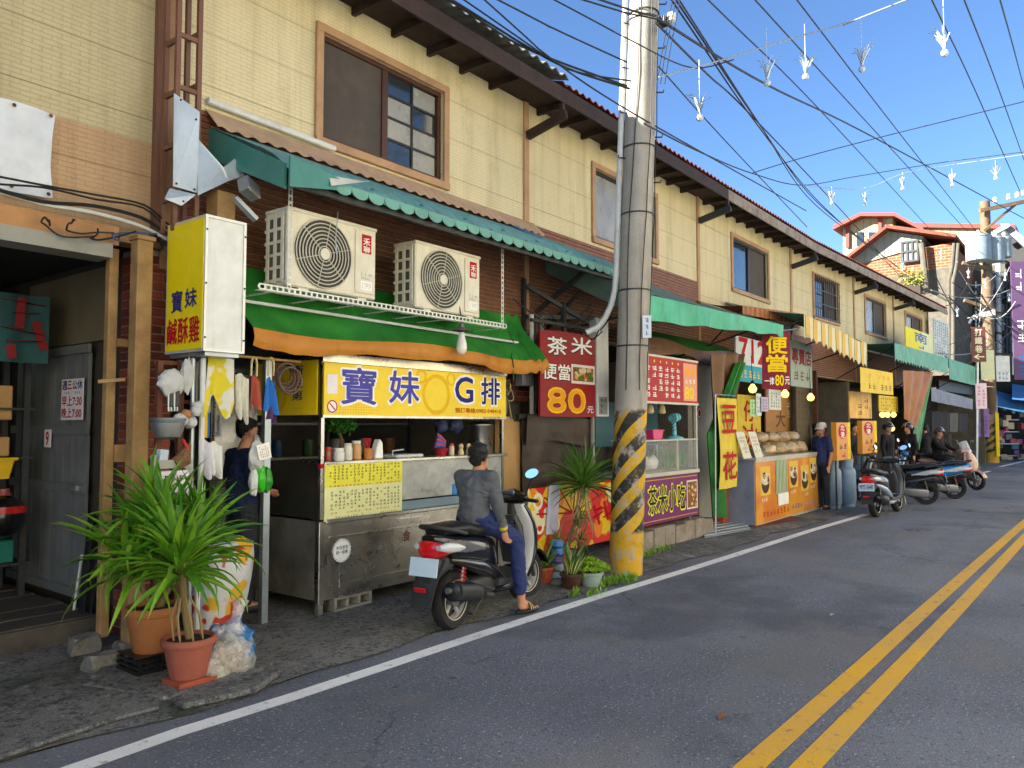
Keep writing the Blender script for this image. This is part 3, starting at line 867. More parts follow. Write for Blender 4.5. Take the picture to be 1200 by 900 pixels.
for i, (x, y, d) in enumerate(((820, 138, 9.3), (899, 97, 9.8), (944, 90, 10.2), (1010, 81, 10.2), (1107, 62, 9.5))): tassel(x, y, d, i)
for i, (x, y, d) in enumerate(((975, 238, 18), (1014, 239, 18), (1058, 221, 18), (1116, 217, 18), (1167, 209, 17), (1103, 303, 28), (1058, 316, 27), (1135, 325, 30), (1178, 328, 30), (1183, 352, 33), (1155, 338, 33), (1122, 370, 31), (1160, 362, 35))): tassel(x, y, d, 20 + i, True)
# ------------------------------------------------------------------ far buildings past the end of the terrace
def PXz(px, py, x):
 p = PX(px, py, x); return p
M_BRK, t = newmat('far_red_brick', .9)
s = t.sep(); cb = t.node('ShaderNodeCombineXYZ'); t.L(t.math('ADD', s[0], s[1]), cb.inputs[0]); t.L(s[2], cb.inputs[1])
br = t.node('ShaderNodeTexBrick'); br.inputs['Scale'].default_value = 1; br.inputs['Brick Width'].default_value = .34; br.inputs['Row Height'].default_value = .13
br.inputs['Mortar Size'].default_value = .02; t.L(cb.outputs[0], br.inputs['Vector'])
br.inputs['Color1'].default_value = (*lin('8f4d2e'), 1); br.inputs['Color2'].default_value = (*lin('7a3c24'), 1); br.inputs['Mortar'].default_value = (*lin('8a735e'), 1)
t.color(t.mix(t.ramp(t.noise(.6, 5, .6), .5, .7, 0, .5), br.outputs[0], '94663f')); t.bump(br.outputs['Fac'], -.5, .03)
def mk_rib(name, c1, c2, axis, pitch=.45):
 m, t = newmat(name, .6); s = t.sep()
 fr = t.math('FRACT', t.math('DIVIDE', s[axis], pitch)); g_ = t.ramp(fr, .0, .12)
 c = t.mix(t.ramp(t.noise(.7, 5, .6, sc=(1, 1, .2)), .35, .7), c1, c2)
 t.color(t.mix(t.math('MULTIPLY', t.math('SUBTRACT', 1.0, g_), .55), c, '6e6347')); t.bump(g_, .6, .05); return m
M_RIBC = mk_rib('cream_ribbed_sheet', 'aba079', '978b66', 1); M_REDT = mat('red_roof_trim', '8a3226', .6, dirt=.2)
M_GCON = mat('stained_grey_concrete', '5f5a50', .9, var=.25, dirt=.6, dcol='4d4a40', streak=True)
M_GSHEET = mk_rib('pale_grey_sheet', '85857c', '6b6b64', 1, .3)
M_GREYP = mat('grey_metal_panel', '757b82', .5, dirt=.25, dcol='6a6a6a')
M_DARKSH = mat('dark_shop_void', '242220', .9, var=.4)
X0 = 40.0
def yz(px, py, x=X0):
 p = PX(px, py, x); return p.y, p.z
bh = thing('brick_house', 'tall red brick house with a pale gable behind the end of the terrace', 'house', (X0, 8, 0))
yl, _ = yz(985, 330); yr, _ = yz(1116, 300)
# gable wall: outline in the plane x = X0
pts = [(1116, 470), (985, 470), (985, 318), (999, 293), (1040, 272), (1116, 282)]
part('lower_wall', MB().prism([Vector((X0, *yz(a, b))) for a, b in ((1116, 520), (985, 520), (985, 334), (1116, 312))], (9, 0, 0)), M_GCON, bh)
part('brick_wall', MB().prism([Vector((X0 + .01, *yz(a, b))) for a, b in ((1116, 312), (985, 334), (985, 316), (1030, 300), (1116, 284))], (9, 0, 0)), M_BRK, bh)
part('gable_panel', MB().prism([Vector((X0 - .06, *yz(a, b))) for a, b in ((1078, 290), (992, 314), (992, 306), (1040, 271), (1082, 277))], (9, 0, 0)), M_GSHEET, bh)
yw0, zw0 = yz(1077, 306, X0 - .1); yw1, zw1 = yz(1056, 284, X0 - .1)
wn = part('window', MB().box(X0 - .14, X0 - .07, yw0, yw1, zw0, zw1), M_PANE2, bh)
for k in range(4): part('window_frame', MB().box(X0 - .2, X0 - .14, yw0 + (yw1 - yw0 - .08) * k / 3, yw0 + (yw1 - yw0 - .08) * k / 3 + .08, zw0, zw1), M_STEELD, wn)
for k in range(3): part('window_frame', MB().box(X0 - .21, X0 - .141, yw0, yw1, zw0 + (zw1 - zw0 - .08) * k / 2, zw0 + (zw1 - zw0 - .08) * k / 2 + .08), M_STEELD, wn)
rp = [Vector((X0 - .7, *yz(a, b, X0 - .7))) for a, b in ((990, 305), (1039, 267), (1120, 278))]
rp2 = [p + Vector((0, 0, .16)) for p in rp]
part('roof', MB().prism(rp + rp2[::-1], (10, 0, 0)), M_ROOFR, bh)
a = Vector((X0 - .35, *yz(1086, 335, X0 - .35)))
part('downpipe', MB().tube([Vector((X0 - .35, *yz(1080, 285, X0 - .35))), Vector((X0 - .35, *yz(1086, 338, X0 - .35)))], .14, 10), M_GCON, bh)
for px in (1117, 1112): part('downpipe', MB().tube([Vector((X0 - .6, *yz(px + 6, 285, X0 - .6))), Vector((X0 - .6, *yz(px + 4, 310, X0 - .6))), Vector((X0 - .6, *yz(px, 330, X0 - .6))), Vector((X0 - .6, *yz(px, 470, X0 - .6)))], .07, 8), M_GCON, bh)
# planted tufts on the brick ledge
mb = MB(); rnd = random.Random(4)
for i in range(260):
 y_, z_ = yz(rnd.uniform(1055, 1084), rnd.uniform(319, 336), X0 - .3); s_ = rnd.uniform(.08, .2)
 c = Vector((X0 - .3 - rnd.random() * .4, y_, z_)); d1 = Vector((rnd.uniform(-1, 1), rnd.uniform(-1, 1), rnd.uniform(-1, 1))).normalized() * s_; d2 = Vector((rnd.uniform(-1, 1), rnd.uniform(-1, 1), rnd.uniform(-1, 1))).normalized() * s_ * .6
 mb.quad(c, c + d1 + d2 * .5, c + d1 * 1.4, c + d1 - d2 * .5)
single('ledge_plants', mb, mat('yellow_green_leaves', '8a8a3a', .6, var=.3), 'yellow green weeds growing on the ledge of the brick house', 'plants', kind='stuff', weld=False)

# cream sheet metal block with red trim, farther back
X1 = 54.0
cb_ = thing('apartment_block', 'cream ribbed metal top storey with red roof trim behind the brick house', 'building', (X1, 12, 0))
def v1(px, py, x=X1): return Vector((x, *yz(px, py, x)))
part('wall', MB().prism([v1(*q) for q in ((1046, 480), (988, 480), (988, 262), (1010, 254), (1046, 254))], (8, 0, 0)), M_RIBC, cb_)
part('roof_trim', MB().prism([v1(*q, X1 - .8) for q in ((976, 269), (1008, 253), (1048, 253), (1082, 271), (1082, 267), (1048, 249), (1008, 249), (976, 264))], (9, 0, 0)), M_REDT, cb_)
part('corner_post', MB().prism([v1(*q, X1 - .2) for q in ((995, 290), (991, 290), (991, 262), (995, 262))], (.15, 0, 0)), M_REDT, cb_)
part('corner_post', MB().prism([v1(*q, X1 - .2) for q in ((1033, 290), (1029, 290), (1029, 256), (1033, 256))], (.15, 0, 0)), M_REDT, cb_)
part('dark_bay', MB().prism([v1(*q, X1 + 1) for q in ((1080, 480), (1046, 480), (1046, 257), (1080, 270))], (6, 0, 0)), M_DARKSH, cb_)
part('side_wall', MB().prism([v1(*q, X1 + .5) for q in ((1170, 480), (1080, 480), (1080, 264), (1170, 266))], (7, 0, 0)), M_RIBC, cb_)
part('side_trim', MB().prism([v1(*q, X1 + .2) for q in ((1190, 268), (1072, 266), (1072, 261), (1190, 263))], (8, 0, 0)), M_REDT, cb_)
for k in range(2): part('window', MB().prism([v1(*q, X1 - .05) for q in ((1026 - 14 * k, 288), (1018 - 14 * k, 288), (1018 - 14 * k, 272), (1026 - 14 * k, 272))], (.1, 0, 0)), M_PANE, cb_)

# grey sheet building on the right beyond the far pole
X2 = 47.0
gb = thing('shop_building', 'grey metal clad building with a lean-to roof behind the transformers', 'building', (X2, 3, 0))
def v2(px, py, x=X2): return Vector((x, *yz(px, py, x)))
part('wall', MB().prism([v2(*q) for q in ((1245, 560), (1110, 560), (1110, 318), (1245, 300))], (8, 0, 0)), mat('dim_grey_wall', '55524d', .9, dirt=.6, dcol='3a3835', dscale=.8), gb)
part('lean_to_roof', MB().prism([v2(*q, X2 - 2) for q in ((1245, 330), (1174, 266), (1172, 262), (1182, 262), (1245, 318))], (4, 0, 0)), M_GREYP, gb)
part('eave_beam', MB().bar(v2(1165, 273, X2 - 2.2), v2(1182, 264, X2 - 2.2), .2, .2), M_GALP, gb)
part('soffit', MB().prism([v2(*q, X2 - 1.2) for q in ((1245, 335), (1168, 300), (1168, 272), (1182, 268))], (1, 0, 0)), mat('dark_soffit', '3b3a3a', .9), gb)
for px0, px1, py0, py1, m_ in ((1128, 1146, 332, 372, M_GREYP), (1160, 1178, 325, 350, M_GREYP), (1160, 1180, 356, 388, mat('pale_metal_panel', '8f969c', .5)), (1120, 1135, 388, 430, M_GCON), (1168, 1186, 396, 440, M_GREYP), (1150, 1168, 400, 445, mat('cream_panel', '9a957a', .6))):
 part('metal_panel', MB().prism([v2(*q, X2 - .3) for q in ((px1, py1), (px0, py1), (px0, py0), (px1, py0))], (.25, 0, 0)), m_, gb)
rnd = random.Random(8)
for i in range(9):
 px = rnd.uniform(1122, 1198); py = rnd.uniform(320, 420)
 part('window', MB().prism([v2(*q, X2 - .12) for q in ((px + 8, py + 16), (px, py + 16), (px, py), (px + 8, py))], (.1, 0, 0)), M_PANE, gb)
for i in range(7):
 px = (1124, 1132, 1143, 1170, 1179, 1186, 1194)[i]
 part('downpipe', MB().tube([v2(px, 300 + 15 * (i % 3), X2 - .5), v2(px + 1, 470, X2 - .5)], .07 + .05 * (i % 2), 8), (M_PVC, M_STEELD, M_GAL)[i % 3], gb)
for i in range(5):
 py = 342 + 24 * i
 part('cable_tray', MB().bar(v2(1118, py - 6, X2 - .6), v2(1200, py + 4, X2 - .6), .08, .1), (M_STEELD, M_FP)[i % 2], gb)
for i, (px, py) in enumerate(((1186, 310), (1180, 342), (1150, 348))):
 u = part('air_conditioner', MB().prism([v2(*q, X2 - 1.0) for q in ((px + 9, py + 12), (px, py + 12), (px, py), (px + 9, py))], (.6, 0, 0)), mat('old_white_casing', '989995', .5), gb)
# tangle of wires between far pole and buildings
mb = MB(); rnd = random.Random(6)
for i in range(26):
 a = PD(rnd.uniform(1090, 1160), rnd.uniform(300, 420), FD - rnd.uniform(0, 6)); b = PD(rnd.uniform(1130, 1215), rnd.uniform(300, 430), FD + rnd.uniform(-4, 5))
 single('overhead_wire', MB().tube(catenary(a, b, rnd.uniform(.1, .7), 8), .018, 5), M_BLK if i % 3 else M_WIREW, 'thin wire in the tangle round the far pole', 'cable', group='tangle of far wires')
# ------------------------------------------------------------------ left: workshop, posts, wall fittings
M_BRICK = [mat('red_brick_%d' % i, c, .85, var=.2, scale=20, bump=.4, bscale=80, dirt=.4, dcol='3b2a22', dscale=12) for i, c in enumerate(('8d3d2a', '7b3324', '9a4a33', '6b2f24'))]
M_MORT = mat('mortar', '8a8278', .9, bump=.3)
def brick_block(parent, x0, x1, y0, y1, z0, z1, seed=1, bw=.2, bh=.06, gap=.01, name='brick', faces='fl'):
 'mortar core with separate bricks proud of it on the street face (and the left face)'
 rnd = random.Random(seed)
 part('mortar_core', MB().box(x0 + .012, x1 - .012, y0 + .012, y1, z0, z1), M_MORT, parent)
 meshes = {}
 def brick(w_, d_, x, y, z):
  i = rnd.randrange(4); key = (round(w_, 3), round(d_, 3), i)
  if key not in meshes:
   mb = MB().box(0, w_, 0, d_, 0, bh); meshes[key] = mb.mesh('brick', M_BRICK[i])
  o = bpy.data.objects.new(name, meshes[key]); COL.objects.link(o); o.parent = parent
  o.location = Vector((x, y + rnd.uniform(-.004, .003), z)) - org(parent)
  k = o.modifiers.new('bevel', 'BEVEL'); k.width = .004; k.segments = 1
 r = 0; z = z0
 while z + bh <= z1:
  x = x0; first = True
  while x < x1 - .02:
   w_ = bw if not (first and r % 2) else bw / 2
   w_ = min(w_, x1 - x)
   if x1 - x - w_ < .05: w_ = x1 - x
   brick(w_ - gap, .1, x, y0, z); x += w_; first = False
  if 'l' in faces:
   y = y0 + .11
   while y < y1 - .03:
    d_ = min(bw, y1 - y); brick(.1, d_ - gap, x0, y, z); y += d_
  z += bh + gap; r += 1
U0 = HOUSES[0]; U0o = U0.location.copy()
ORG[U0.name] = U0o
brick_block(U0, 2.93, 3.22, 5.99, 6.3, .05, 3.1, 3)
M_PINE = mat('yellow_pine_post', '9d7d50', .7, var=.25, scale=6, dirt=.55, dcol='6b4522', bump=.2)
df = thing('wooden_door_frame', 'yellow pine door frame before the brick pier of the workshop', 'door frame', (2.8, 5.76, 0))
part('post', MB().box(2.78, 2.9, 5.72, 5.84, .1, 3.1), M_PINE, df, bevel=.008)
xq = PY(126, 500, 6.0).x
part('post', MB().box(xq - .03, xq + .04, 5.97, 6.04, .12, 3.05), M_PINE, df, bevel=.006)
part('rail', MB().box(xq + .04, 2.92, 5.96, 6.02, 1.42, 1.55), M_PINE, df)
part('rail', MB().box(xq + .04, 2.92, 5.96, 6.02, 2.3, 2.36), M_PINE, df)
part('peg', MB().bar((xq - .12, 5.9, 2.02), (2.75, 5.8, 2.04), .03, .025), M_PINE, df)
part('post_cap', MB().box(2.77, 2.91, 5.71, 5.85, 3.1, 3.13), M_PINE, df)
# stones at the foot of the posts
M_STONE = mat('rough_grey_stone', '77756f', .9, var=.3, scale=8, bump=.7, bscale=25, dirt=.4)
for i, (px, py, sx, sy, sz) in enumerate(((105, 772, .3, .2, .2), (130, 790, .36, .24, .16), (88, 758, .16, .14, .12), (160, 772, .3, .22, .14))):
 p = PG(px, py)
 mb = MB().ball((0, 0, 0), (sx / 2, sy / 2, sz / 2), 12, 8)
 mb.v = [p + Vector((0, .1, sz * .42)) + Vector((max(-sx * .33, min(sx * .33, v.x * 1.2)), max(-sy * .33, min(sy * .36, v.y * 1.2)), max(-sz * .36, min(sz * .34, v.z * 1.2)))) + noise.noise_vector(v * 14 + Vector((i * 3, 0, 0))) * .028 for v in mb.v]
 single('stone', mb, M_STONE, ('grey squared stone beside the leaning black sheets', 'largest grey stone at the foot of the wooden post', 'small grey stone at the workshop entrance', 'flat stone under the wooden post')[i], 'stone')
# inside the workshop
M_DOOR = mat('grey_steel_door', '75797c', .5, .2, var=.2, dirt=.45, dcol='3f3a35', streak=True)
M_DOORR = mat('steel_door_rail', '75797b', .45, .3)
sd = thing('sliding_door', 'grey sheet steel sliding door with a paper notice inside the workshop', 'door', (3.0, 7.6, .2))
for i in range(7):
 y0 = 6.9 + i * .22
 part('panel', MB().box(2.955, 2.985 + .004 * (i % 2), y0, y0 + .212, .3, 2.32), M_DOOR, sd)
for z in (.24, 1.12, 1.62, 2.32): part('rail', MB().box(2.925, 2.954, 6.85, 8.48, z, z + .075), M_DOORR, sd)
part('handle', MB().box(2.9, 2.924, 6.95, 7.05, 1.14, 1.18), M_GAL, sd)
part('upper_panel', MB().box(2.99, 3.02, 6.6, 8.3, 2.42, 3.05), mat('cream_board', '6d6450', .8, dirt=.3), sd)
q0, q1 = PX(72, 440, 2.91), PX(96, 492, 2.91)
pn = Plane((2.915, q0.y, q1.z), (0, -1, 0), (0, 0, 1), q0.y - q1.y, PX(72, 445, 2.91).z - q1.z)
nt_ = thing('paper_notice', 'white paper notice of opening hours taped to the steel door', 'notice', pn.O)
part('sheet', pn.board(.004), pm('notice_paper', 'dcd6dc'), nt_)
M_RED = pm('red_print', 'a80e1c'); M_NAVY = pm('navy_print', '262a6b'); M_BLKP = pm('black_print', '1a1a1c'); M_WHT = pm('white_print', 'e8e6e0')
M_GRNP = pm('green_print', '2a6b3a'); M_YELP = pm('yellow_print', 'e8c414')
part('lettering', pn.text('週', .02, .12, pn.h * .74, pn.h * .96, off=.02), M_NAVY, nt_)
part('lettering', pn.text('三', pn.w * .3, pn.w * .48, pn.h * .76, pn.h * .95, off=.03), M_RED, nt_)
part('lettering', pn.text('公休', pn.w * .52, pn.w * .97, pn.h * .74, pn.h * .96, off=.02), M_NAVY, nt_)
part('lettering', pn.rows(['早上7:30', '晚上7:00'], pn.w * .05, pn.w * .95, pn.h * .05, pn.h * .58, off=.02), M_RED, nt_)
part('small_lettering', pn.scrawl(pn.w * .1, pn.w * .9, pn.h * .62, pn.h * .7, 8, 1), M_GRNP, nt_)
p9 = Plane((2.92, PX(52, 510, 2.92).y, PX(52, 524, 2.92).z), (0, -1, 0), (0, 0, 1), .14, .16)
n9 = thing('number_plate', 'small white plate with a red 9 on the steel door', 'sign', p9.O)
part('plate', p9.board(.004), pm('notice_paper'), n9); part('lettering', p9.text('9', .04, .1, .02, .14, off=.02), M_RED, n9)
M_PLANK = mat('dark_floor_plank', '4b453e', .75, var=.3, scale=6, bump=.3, dirt=.4)
pf = thing('wooden_platform', 'low platform of dark planks on the workshop floor', 'platform', (1.5, 7.5, 0))
for i in range(9): part('plank', MB().box(-2.1, 2.86, 6.4 + i * .3, 6.69 + i * .3, .06, .2 + .006 * (i % 3)), M_PLANK, pf, bevel=.006)
part('front_edge', MB().box(-2.1, 2.86, 6.36, 6.395, .03, .19), M_PLANK, pf)
# column, posts, shelf and wares
cp = thing('peeling_column', 'dark column with peeling turquoise paint beside the steel door', 'column', (2.75, 8.6, .2))
part('shaft', MB().box(2.58, 2.8, 8.5, 8.75, .2, 3.1), mat('peeling_turquoise_paint', '43716a', .8, var=.5, scale=7, dirt=.9, dcol='2c2a27', dscale=6, bump=.5), cp)
pt = PY(49, 460, 8.4)
part('rusty_drum', MB().lathe([(.1, 0), (.11, .02), (.11, .4), (.1, .42)], (pt.x, 8.4, pt.z - .2), 16), M_RUST, cp, smooth=True)
rk = thing('steel_shelf', 'dark steel shelf of boxes and tools along the workshop wall', 'shelf', (1.9, 8.0, .2))
xa = PY(30, 500, 7.6).x
for x in (xa, xa - 1.3):
 for y in (7.6, 8.1): part('upright', MB().box(x - .025, x + .025, y - .025, y + .025, .2, 2.3), M_STEELD, rk)
for z in (.5, .95, 1.42, 1.85): part('shelf_board', MB().box(xa - 1.35, xa + .05, 7.56, 8.15, z - .02, z), M_STEELD, rk)
def boxthing(name, label, cat, px0, px1, py0, py1, y, dep, m, **kw):
 a = PY(px0, py1, y); b = PY(px1, py0, y)
 return single(name, MB().box(a.x, b.x, y, y + dep, a.z, b.z), m, label, cat, bevel=.01, **kw)
M_CARD = mat('cardboard', 'b08a58', .85, var=.1, dirt=.25)
for px0, px1, py0, py1, m_, nm, lb in ((-6, 16, 452, 492, M_CARD, 'cardboard_box', 'open cardboard box with a red label on the upper shelf'),
  (-8, 12, 512, 535, M_CARD, 'cardboard_box', 'flat cardboard box on the middle shelf'),
  (-8, 17, 632, 662, mat('teal_plastic', '1f6b60', .4), 'plastic_crate', 'teal plastic crate at the bottom of the shelf')):
 boxthing(nm, lb, 'box', px0, px1, py0, py1, 7.6, .35, m_)
tr = thing('plastic_tray', 'yellow plastic tray on the workshop shelf', 'tray', PY(5, 562, 7.58))
a = PY(-8, 562, 7.55); b = PY(19, 538, 7.55)
tm = MB(); tm.prism([(a.x, 7.55, b.z), (a.x + .04, 7.55, a.z), (b.x - .04, 7.55, a.z), (b.x, 7.55, b.z)], (0, .012, 0)); tm.prism([(b.x, 7.55, b.z), (b.x - .04, 7.55, a.z), (b.x - .04, 7.85, a.z), (b.x, 7.9, b.z)], (-.012, 0, 0)); tm.box(a.x + .04, b.x - .04, 7.56, 7.85, a.z, a.z + .012)
part('tub', tm, mat('yellow_plastic', 'd8b21c', .4), tr); part('rim', MB().box(a.x - .01, b.x + .01, 7.535, 7.56, b.z - .01, b.z + .015), mat('yellow_plastic'), tr)
hb = PY(4, 605, 7.5)
sb = thing('motor_helmet', 'black and red helmet bag on the workshop shelf', 'helmet', hb)
part('shell', MB().ball(hb, (.17, .15, .18), 16, 10), mat('gloss_black', '151516', .2, coat=.5), sb, smooth=True)
part('visor_band', MB().grid(lambda u, v: hb + Vector((math.sin((u - .5) * 2) * .176, -math.cos((u - .5) * 2) * .157, .03 + .06 * v)), 10, 2, .006), mat('gloss_red', 'b01f1c', .25, coat=.5), sb, smooth=True)
pj = PY(10, 572, 7.6)
for k in range(3): single('glass_jar', MB().lathe([(.05, 0), (.06, .02), (.06, .12), (.045, .14), (.045, .17)], (pj.x - .12 * k, 7.7, .97 if k else .97), 12), mat('preserve_jar', ('9a4a4a', 'a08a6a', 'b5a890')[k % 3], .3), ('jar of red preserve on the workshop shelf', 'jar of brown preserve on the workshop shelf', 'jar of pale preserve on the workshop shelf')[k], 'jar', smooth=True)
# dark teal banner with red characters, hanging inside
tb = fplane(-60, 335, 420, 58, -1.3)
tbn = thing('cloth_banner', 'dark teal cloth banner with red brush strokes hanging inside the workshop', 'banner', tb.O)
part('cloth', MB().grid(lambda u, v: tb.at(tb.w * u, tb.h * v, .02 * math.sin(u * 14)), 24, 3, .004), mat('dark_teal_cloth', '1f4a4e', .8), tbn, smooth=True)
mb = MB()
for a, b in (((.5, .9), (.95, .86)), ((.62, .72), (.9, .74)), ((.7, .95), (.68, .5)), ((.5, .5), (.95, .42)), ((.55, .3), (.92, .33)), ((.85, .62), (.95, .2)), ((.6, .25), (.62, .05))):
 mb.bar(tb.at(tb.w * a[0], tb.h * a[1], .03), tb.at(tb.w * b[0], tb.h * b[1], .03), .004, .07, up=tb.N.cross(Vector((0, 0, 1))))
part('brush_strokes', mb, pm('dull_red_print', '7c2328'), tbn)
# white banner on the wall
wb = fplane(-30, 108, 213, 65, .05)
wbn = thing('wall_banner', 'blank white vinyl banner fixed to the beige wall', 'banner', wb.O)
part('sheet', MB().grid(lambda u, v: wb.at(wb.w * u - .02 * math.sin(v * 3.1) * (u > .95), wb.h * v + .03 * math.sin(u * 3.1) * (v - .5), .012 + .012 * noise.noise(Vector((u * 5, v * 4, 0)))), 24, 16, .003), mat('white_vinyl', 'c8cdd2', .5, dirt=.2, dcol='8a8a88'), wbn, smooth=True)
for u, v in ((.97, .97), (.97, .03), (.5, .97), (.5, .03)):
 part('grommet', wb.disc(wb.w * u - .02, wb.h * v, .014, .03, n=12), M_RUST, wbn)
# header, cables on the header
part('header_board', MB().box(-2.3, 2.72, 5.9, 5.99, 3.06, 3.2), mat('tan_header_board', 'a77a4e', .7, dirt=.5), U0)
part('shutter_box', MB().box(-2.3, 2.66, 5.86, 6.1, 2.95, 3.058), mat('grey_shutter_box', '8b8a80', .6, dirt=.4), U0)
part('brown_corner_post', MB().box(3.0, 3.08, 5.94, 5.99, 3.1, 6.0), M_DKTRIM, U0)
rnd = random.Random(5)
for i in range(4):
 pts = [Vector((x, 5.84 - .02 * i, 3.24 + .03 * i + .03 * math.sin(x * 2 + i) + (.05 * rnd.random()))) for x in [-1 + .35 * k for k in range(12)]] + [Vector((3.1, 5.85, 3.16 + .04 * i)), Vector((3.3, 5.8, 3.1 + .05 * i))]
 single('wall_cable', MB().tube(spline(pts, 4), .014 if i < 2 else .008, 6), M_BLK if i else M_PVC, ('pale conduit along the workshop header', 'thick black cable along the workshop header', 'black cable looping over the workshop header', 'thin black cable above the workshop opening')[i], 'cable', smooth=True)
for i in range(6):
 x = 2.1 + .16 * i; c = Vector((x, 5.8, 3.12 + .03 * (i % 2)))
 pts = [c + Vector((.1 * math.cos(t) * (1 + .5 * noise.noise(Vector((i, t, 0)))) + .05 * t, .03 * math.sin(t * 2), -.03 + .05 * math.sin(t + i) + .04 * noise.noise(Vector((t, i * 3, 0))))) for t in [k * .7 for k in range(9)]]
 single('loose_cable', MB().tube(spline(pts, 3), .007, 5), (M_BLK, mat('blue_cable', '35598a', .5))[i == 3], 'loose loop of cable tangled over the workshop header' if i != 3 else 'loop of blue cable tangled over the workshop header', 'cable', group='loose cables on the header', smooth=True)
# brown lattice mast
lm = thing('lattice_mast', 'rusty brown lattice mast rising beside the teal awning', 'mast', (3.3, 5.7, 3.3))
xa, xb = PY(207, 60, 5.68).x, PY(232, 60, 5.68).x
for x in (xa, xb):
 for y in (5.66, 5.84): part('leg', MB().box(x - .018, x + .018, y - .018, y + .018, 3.2, 7.6), M_DKTRIM, lm)
z = 3.5; i = 0
while z < 7.5:
 part('rung', MB().box(xa + .018, xb - .018, 5.648, 5.672, z - .018, z + .018), M_DKTRIM, lm)
 part('rung', MB().box(xb - .012, xb + .012, 5.678, 5.822, z + .05, z + .09), M_DKTRIM, lm)
 part('rung', MB().box(xa - .012, xa + .012, 5.678, 5.822, z - .06, z - .02), M_DKTRIM, lm)
 z += .42; i += 1
# pale flashing sheets at the awning end
fs = thing('flashing_sheet', 'pale bent galvanised flashing closing the end of the teal awning', 'flashing', PY(240, 230, 5.6))
for pl, y, nm in (([(208, 107), (234, 131), (231, 226), (203, 218)], 5.58, 'upright_sheet'), ([(235, 160), (262, 196), (275, 186), (287, 206), (268, 212), (232, 229)], 5.56, 'side_sheet'), ([(203, 219), (230, 228), (213, 241), (193, 233)], 5.57, 'lip')):
 P = [PY(a, b, y) for a, b in pl]; P[0] += Vector((0, .05, 0))
 part(nm, MB().prism(P, (0, .006, 0)), M_GALP, fs)
for px, py in ((212, 117), (230, 140), (207, 215), (228, 222), (215, 236)): part('rivet', MB().ball(PY(px, py, 5.57), .009, 8, 5), M_STEELD, fs)
part('wood_block', MB().box(*sorted((PY(254, 240, 5.6).x, PY(275, 240, 5.6).x)), 5.59, 5.75, PY(260, 255, 5.6).z, PY(260, 224, 5.6).z), M_PINE, fs)
part('clip', MB().bar(PY(275, 232, 5.5), PY(300, 258, 5.45), .09, .03), M_GALP, fs)
fl = thing('floodlight', 'small grey floodlight under the end of the teal awning', 'lamp', PY(292, 222, 5.35))
c = PY(292, 221, 5.35)
part('housing', MB().obox(c, (.17, .1, .13), (R(-20), R(15), R(20))), mat('grey_aluminium', '8f9396', .4, .6), fl, bevel=.01)
part('lens', MB().obox(c + Vector((.01, -.055, -.02)), (.13, .01, .09), (R(-20), R(15), R(20))), M_PANE2, fl)

# ------------------------------------------------------------------ projecting shop sign box
SX0 = PY(240, 330, 5.2).x; SX1 = PY(288, 330, 5.2).x
SZ1 = PY(240, 250, 5.2).z; SZ0 = PY(240, 411, 5.2).z
SY1 = PX(195, 330, SX0).y
sg = thing('sign_box', 'white box sign with a yellow face reading 寶妹鹹酥雞 over the utensil rack', 'sign', (SX0, 5.2, SZ0))
M_SBOX = mat('white_sign_casing', 'd2d4cf', .5, dirt=.25, dcol='8d8a80', streak=True)
part('casing', MB().box(SX0 + .012, SX1 - .012, 5.212, SY1 - .012, SZ0 + .02, SZ1 - .02), M_SBOX, sg)
fr = MB()
for y in (5.2, SY1 - .02):
 for x in (SX0, SX1 - .02): fr.box(x, x + .02, y, y + .02, SZ0, SZ1)
for z in (SZ0, SZ1 - .02):
 for y in (5.2, SY1 - .02): fr.box(SX0 + .021, SX1 - .021, y, y + .02, z, z + .02)
 for x in (SX0, SX1 - .02): fr.box(x, x + .02, 5.221, SY1 - .021, z, z + .02)
part('frame', fr, mat('pale_aluminium', 'c9cbc6', .4, .4), sg)
part('base_tray', MB().box(SX0 + .03, SX1 - .03, 5.23, SY1 - .03, SZ0 - .03, SZ0 - .001), M_GAL, sg)
for z in (SZ0 + .1, SZ0 + .5, SZ0 + .9):
 for x in (SX0 + .01, SX1 - .01): part('screw', MB().ball((x, 5.198, z), .008, 8, 5), M_STEELD, sg)
sp = Plane((SX0 - .001, SY1 - .021, SZ0 + .021), (0, -1, 0), (0, 0, 1), SY1 - 5.2 - .042, SZ1 - SZ0 - .042)
M_YFACE = mat('yellow_sign_face', 'e6cf12', .35, var=.05, dirt=.12, dcol='a8901a')
part('yellow_face', sp.board(.008, d=.004), M_YFACE, sg)
part('lettering', sp.text('寶', sp.w * .16, sp.w * .46, sp.h * .30, sp.h * .47, .008, .02), M_NAVY, sg)
part('lettering', sp.text('妹', sp.w * .54, sp.w * .86, sp.h * .325, sp.h * .47, .008, .02), M_NAVY, sg)
for i, ch in enumerate('鹹酥雞'): part('lettering', sp.text(ch, sp.w * (.05 + .31 * i), sp.w * (.33 + .31 * i), sp.h * .05, sp.h * .25, .008, .02), M_RED, sg)
part('hanger_bracket', MB().bar((SX0 + .15, SY1 - .01, SZ1 - .1), (SX0 + .15, 6.0, SZ1 - .1), .04, .04), M_STEELD, sg)
part('hanger_bracket', MB().bar((SX0 + .15, SY1 - .01, SZ0 + .15), (SX0 + .15, 6.0, SZ0 + .15), .04, .04), M_STEELD, sg)

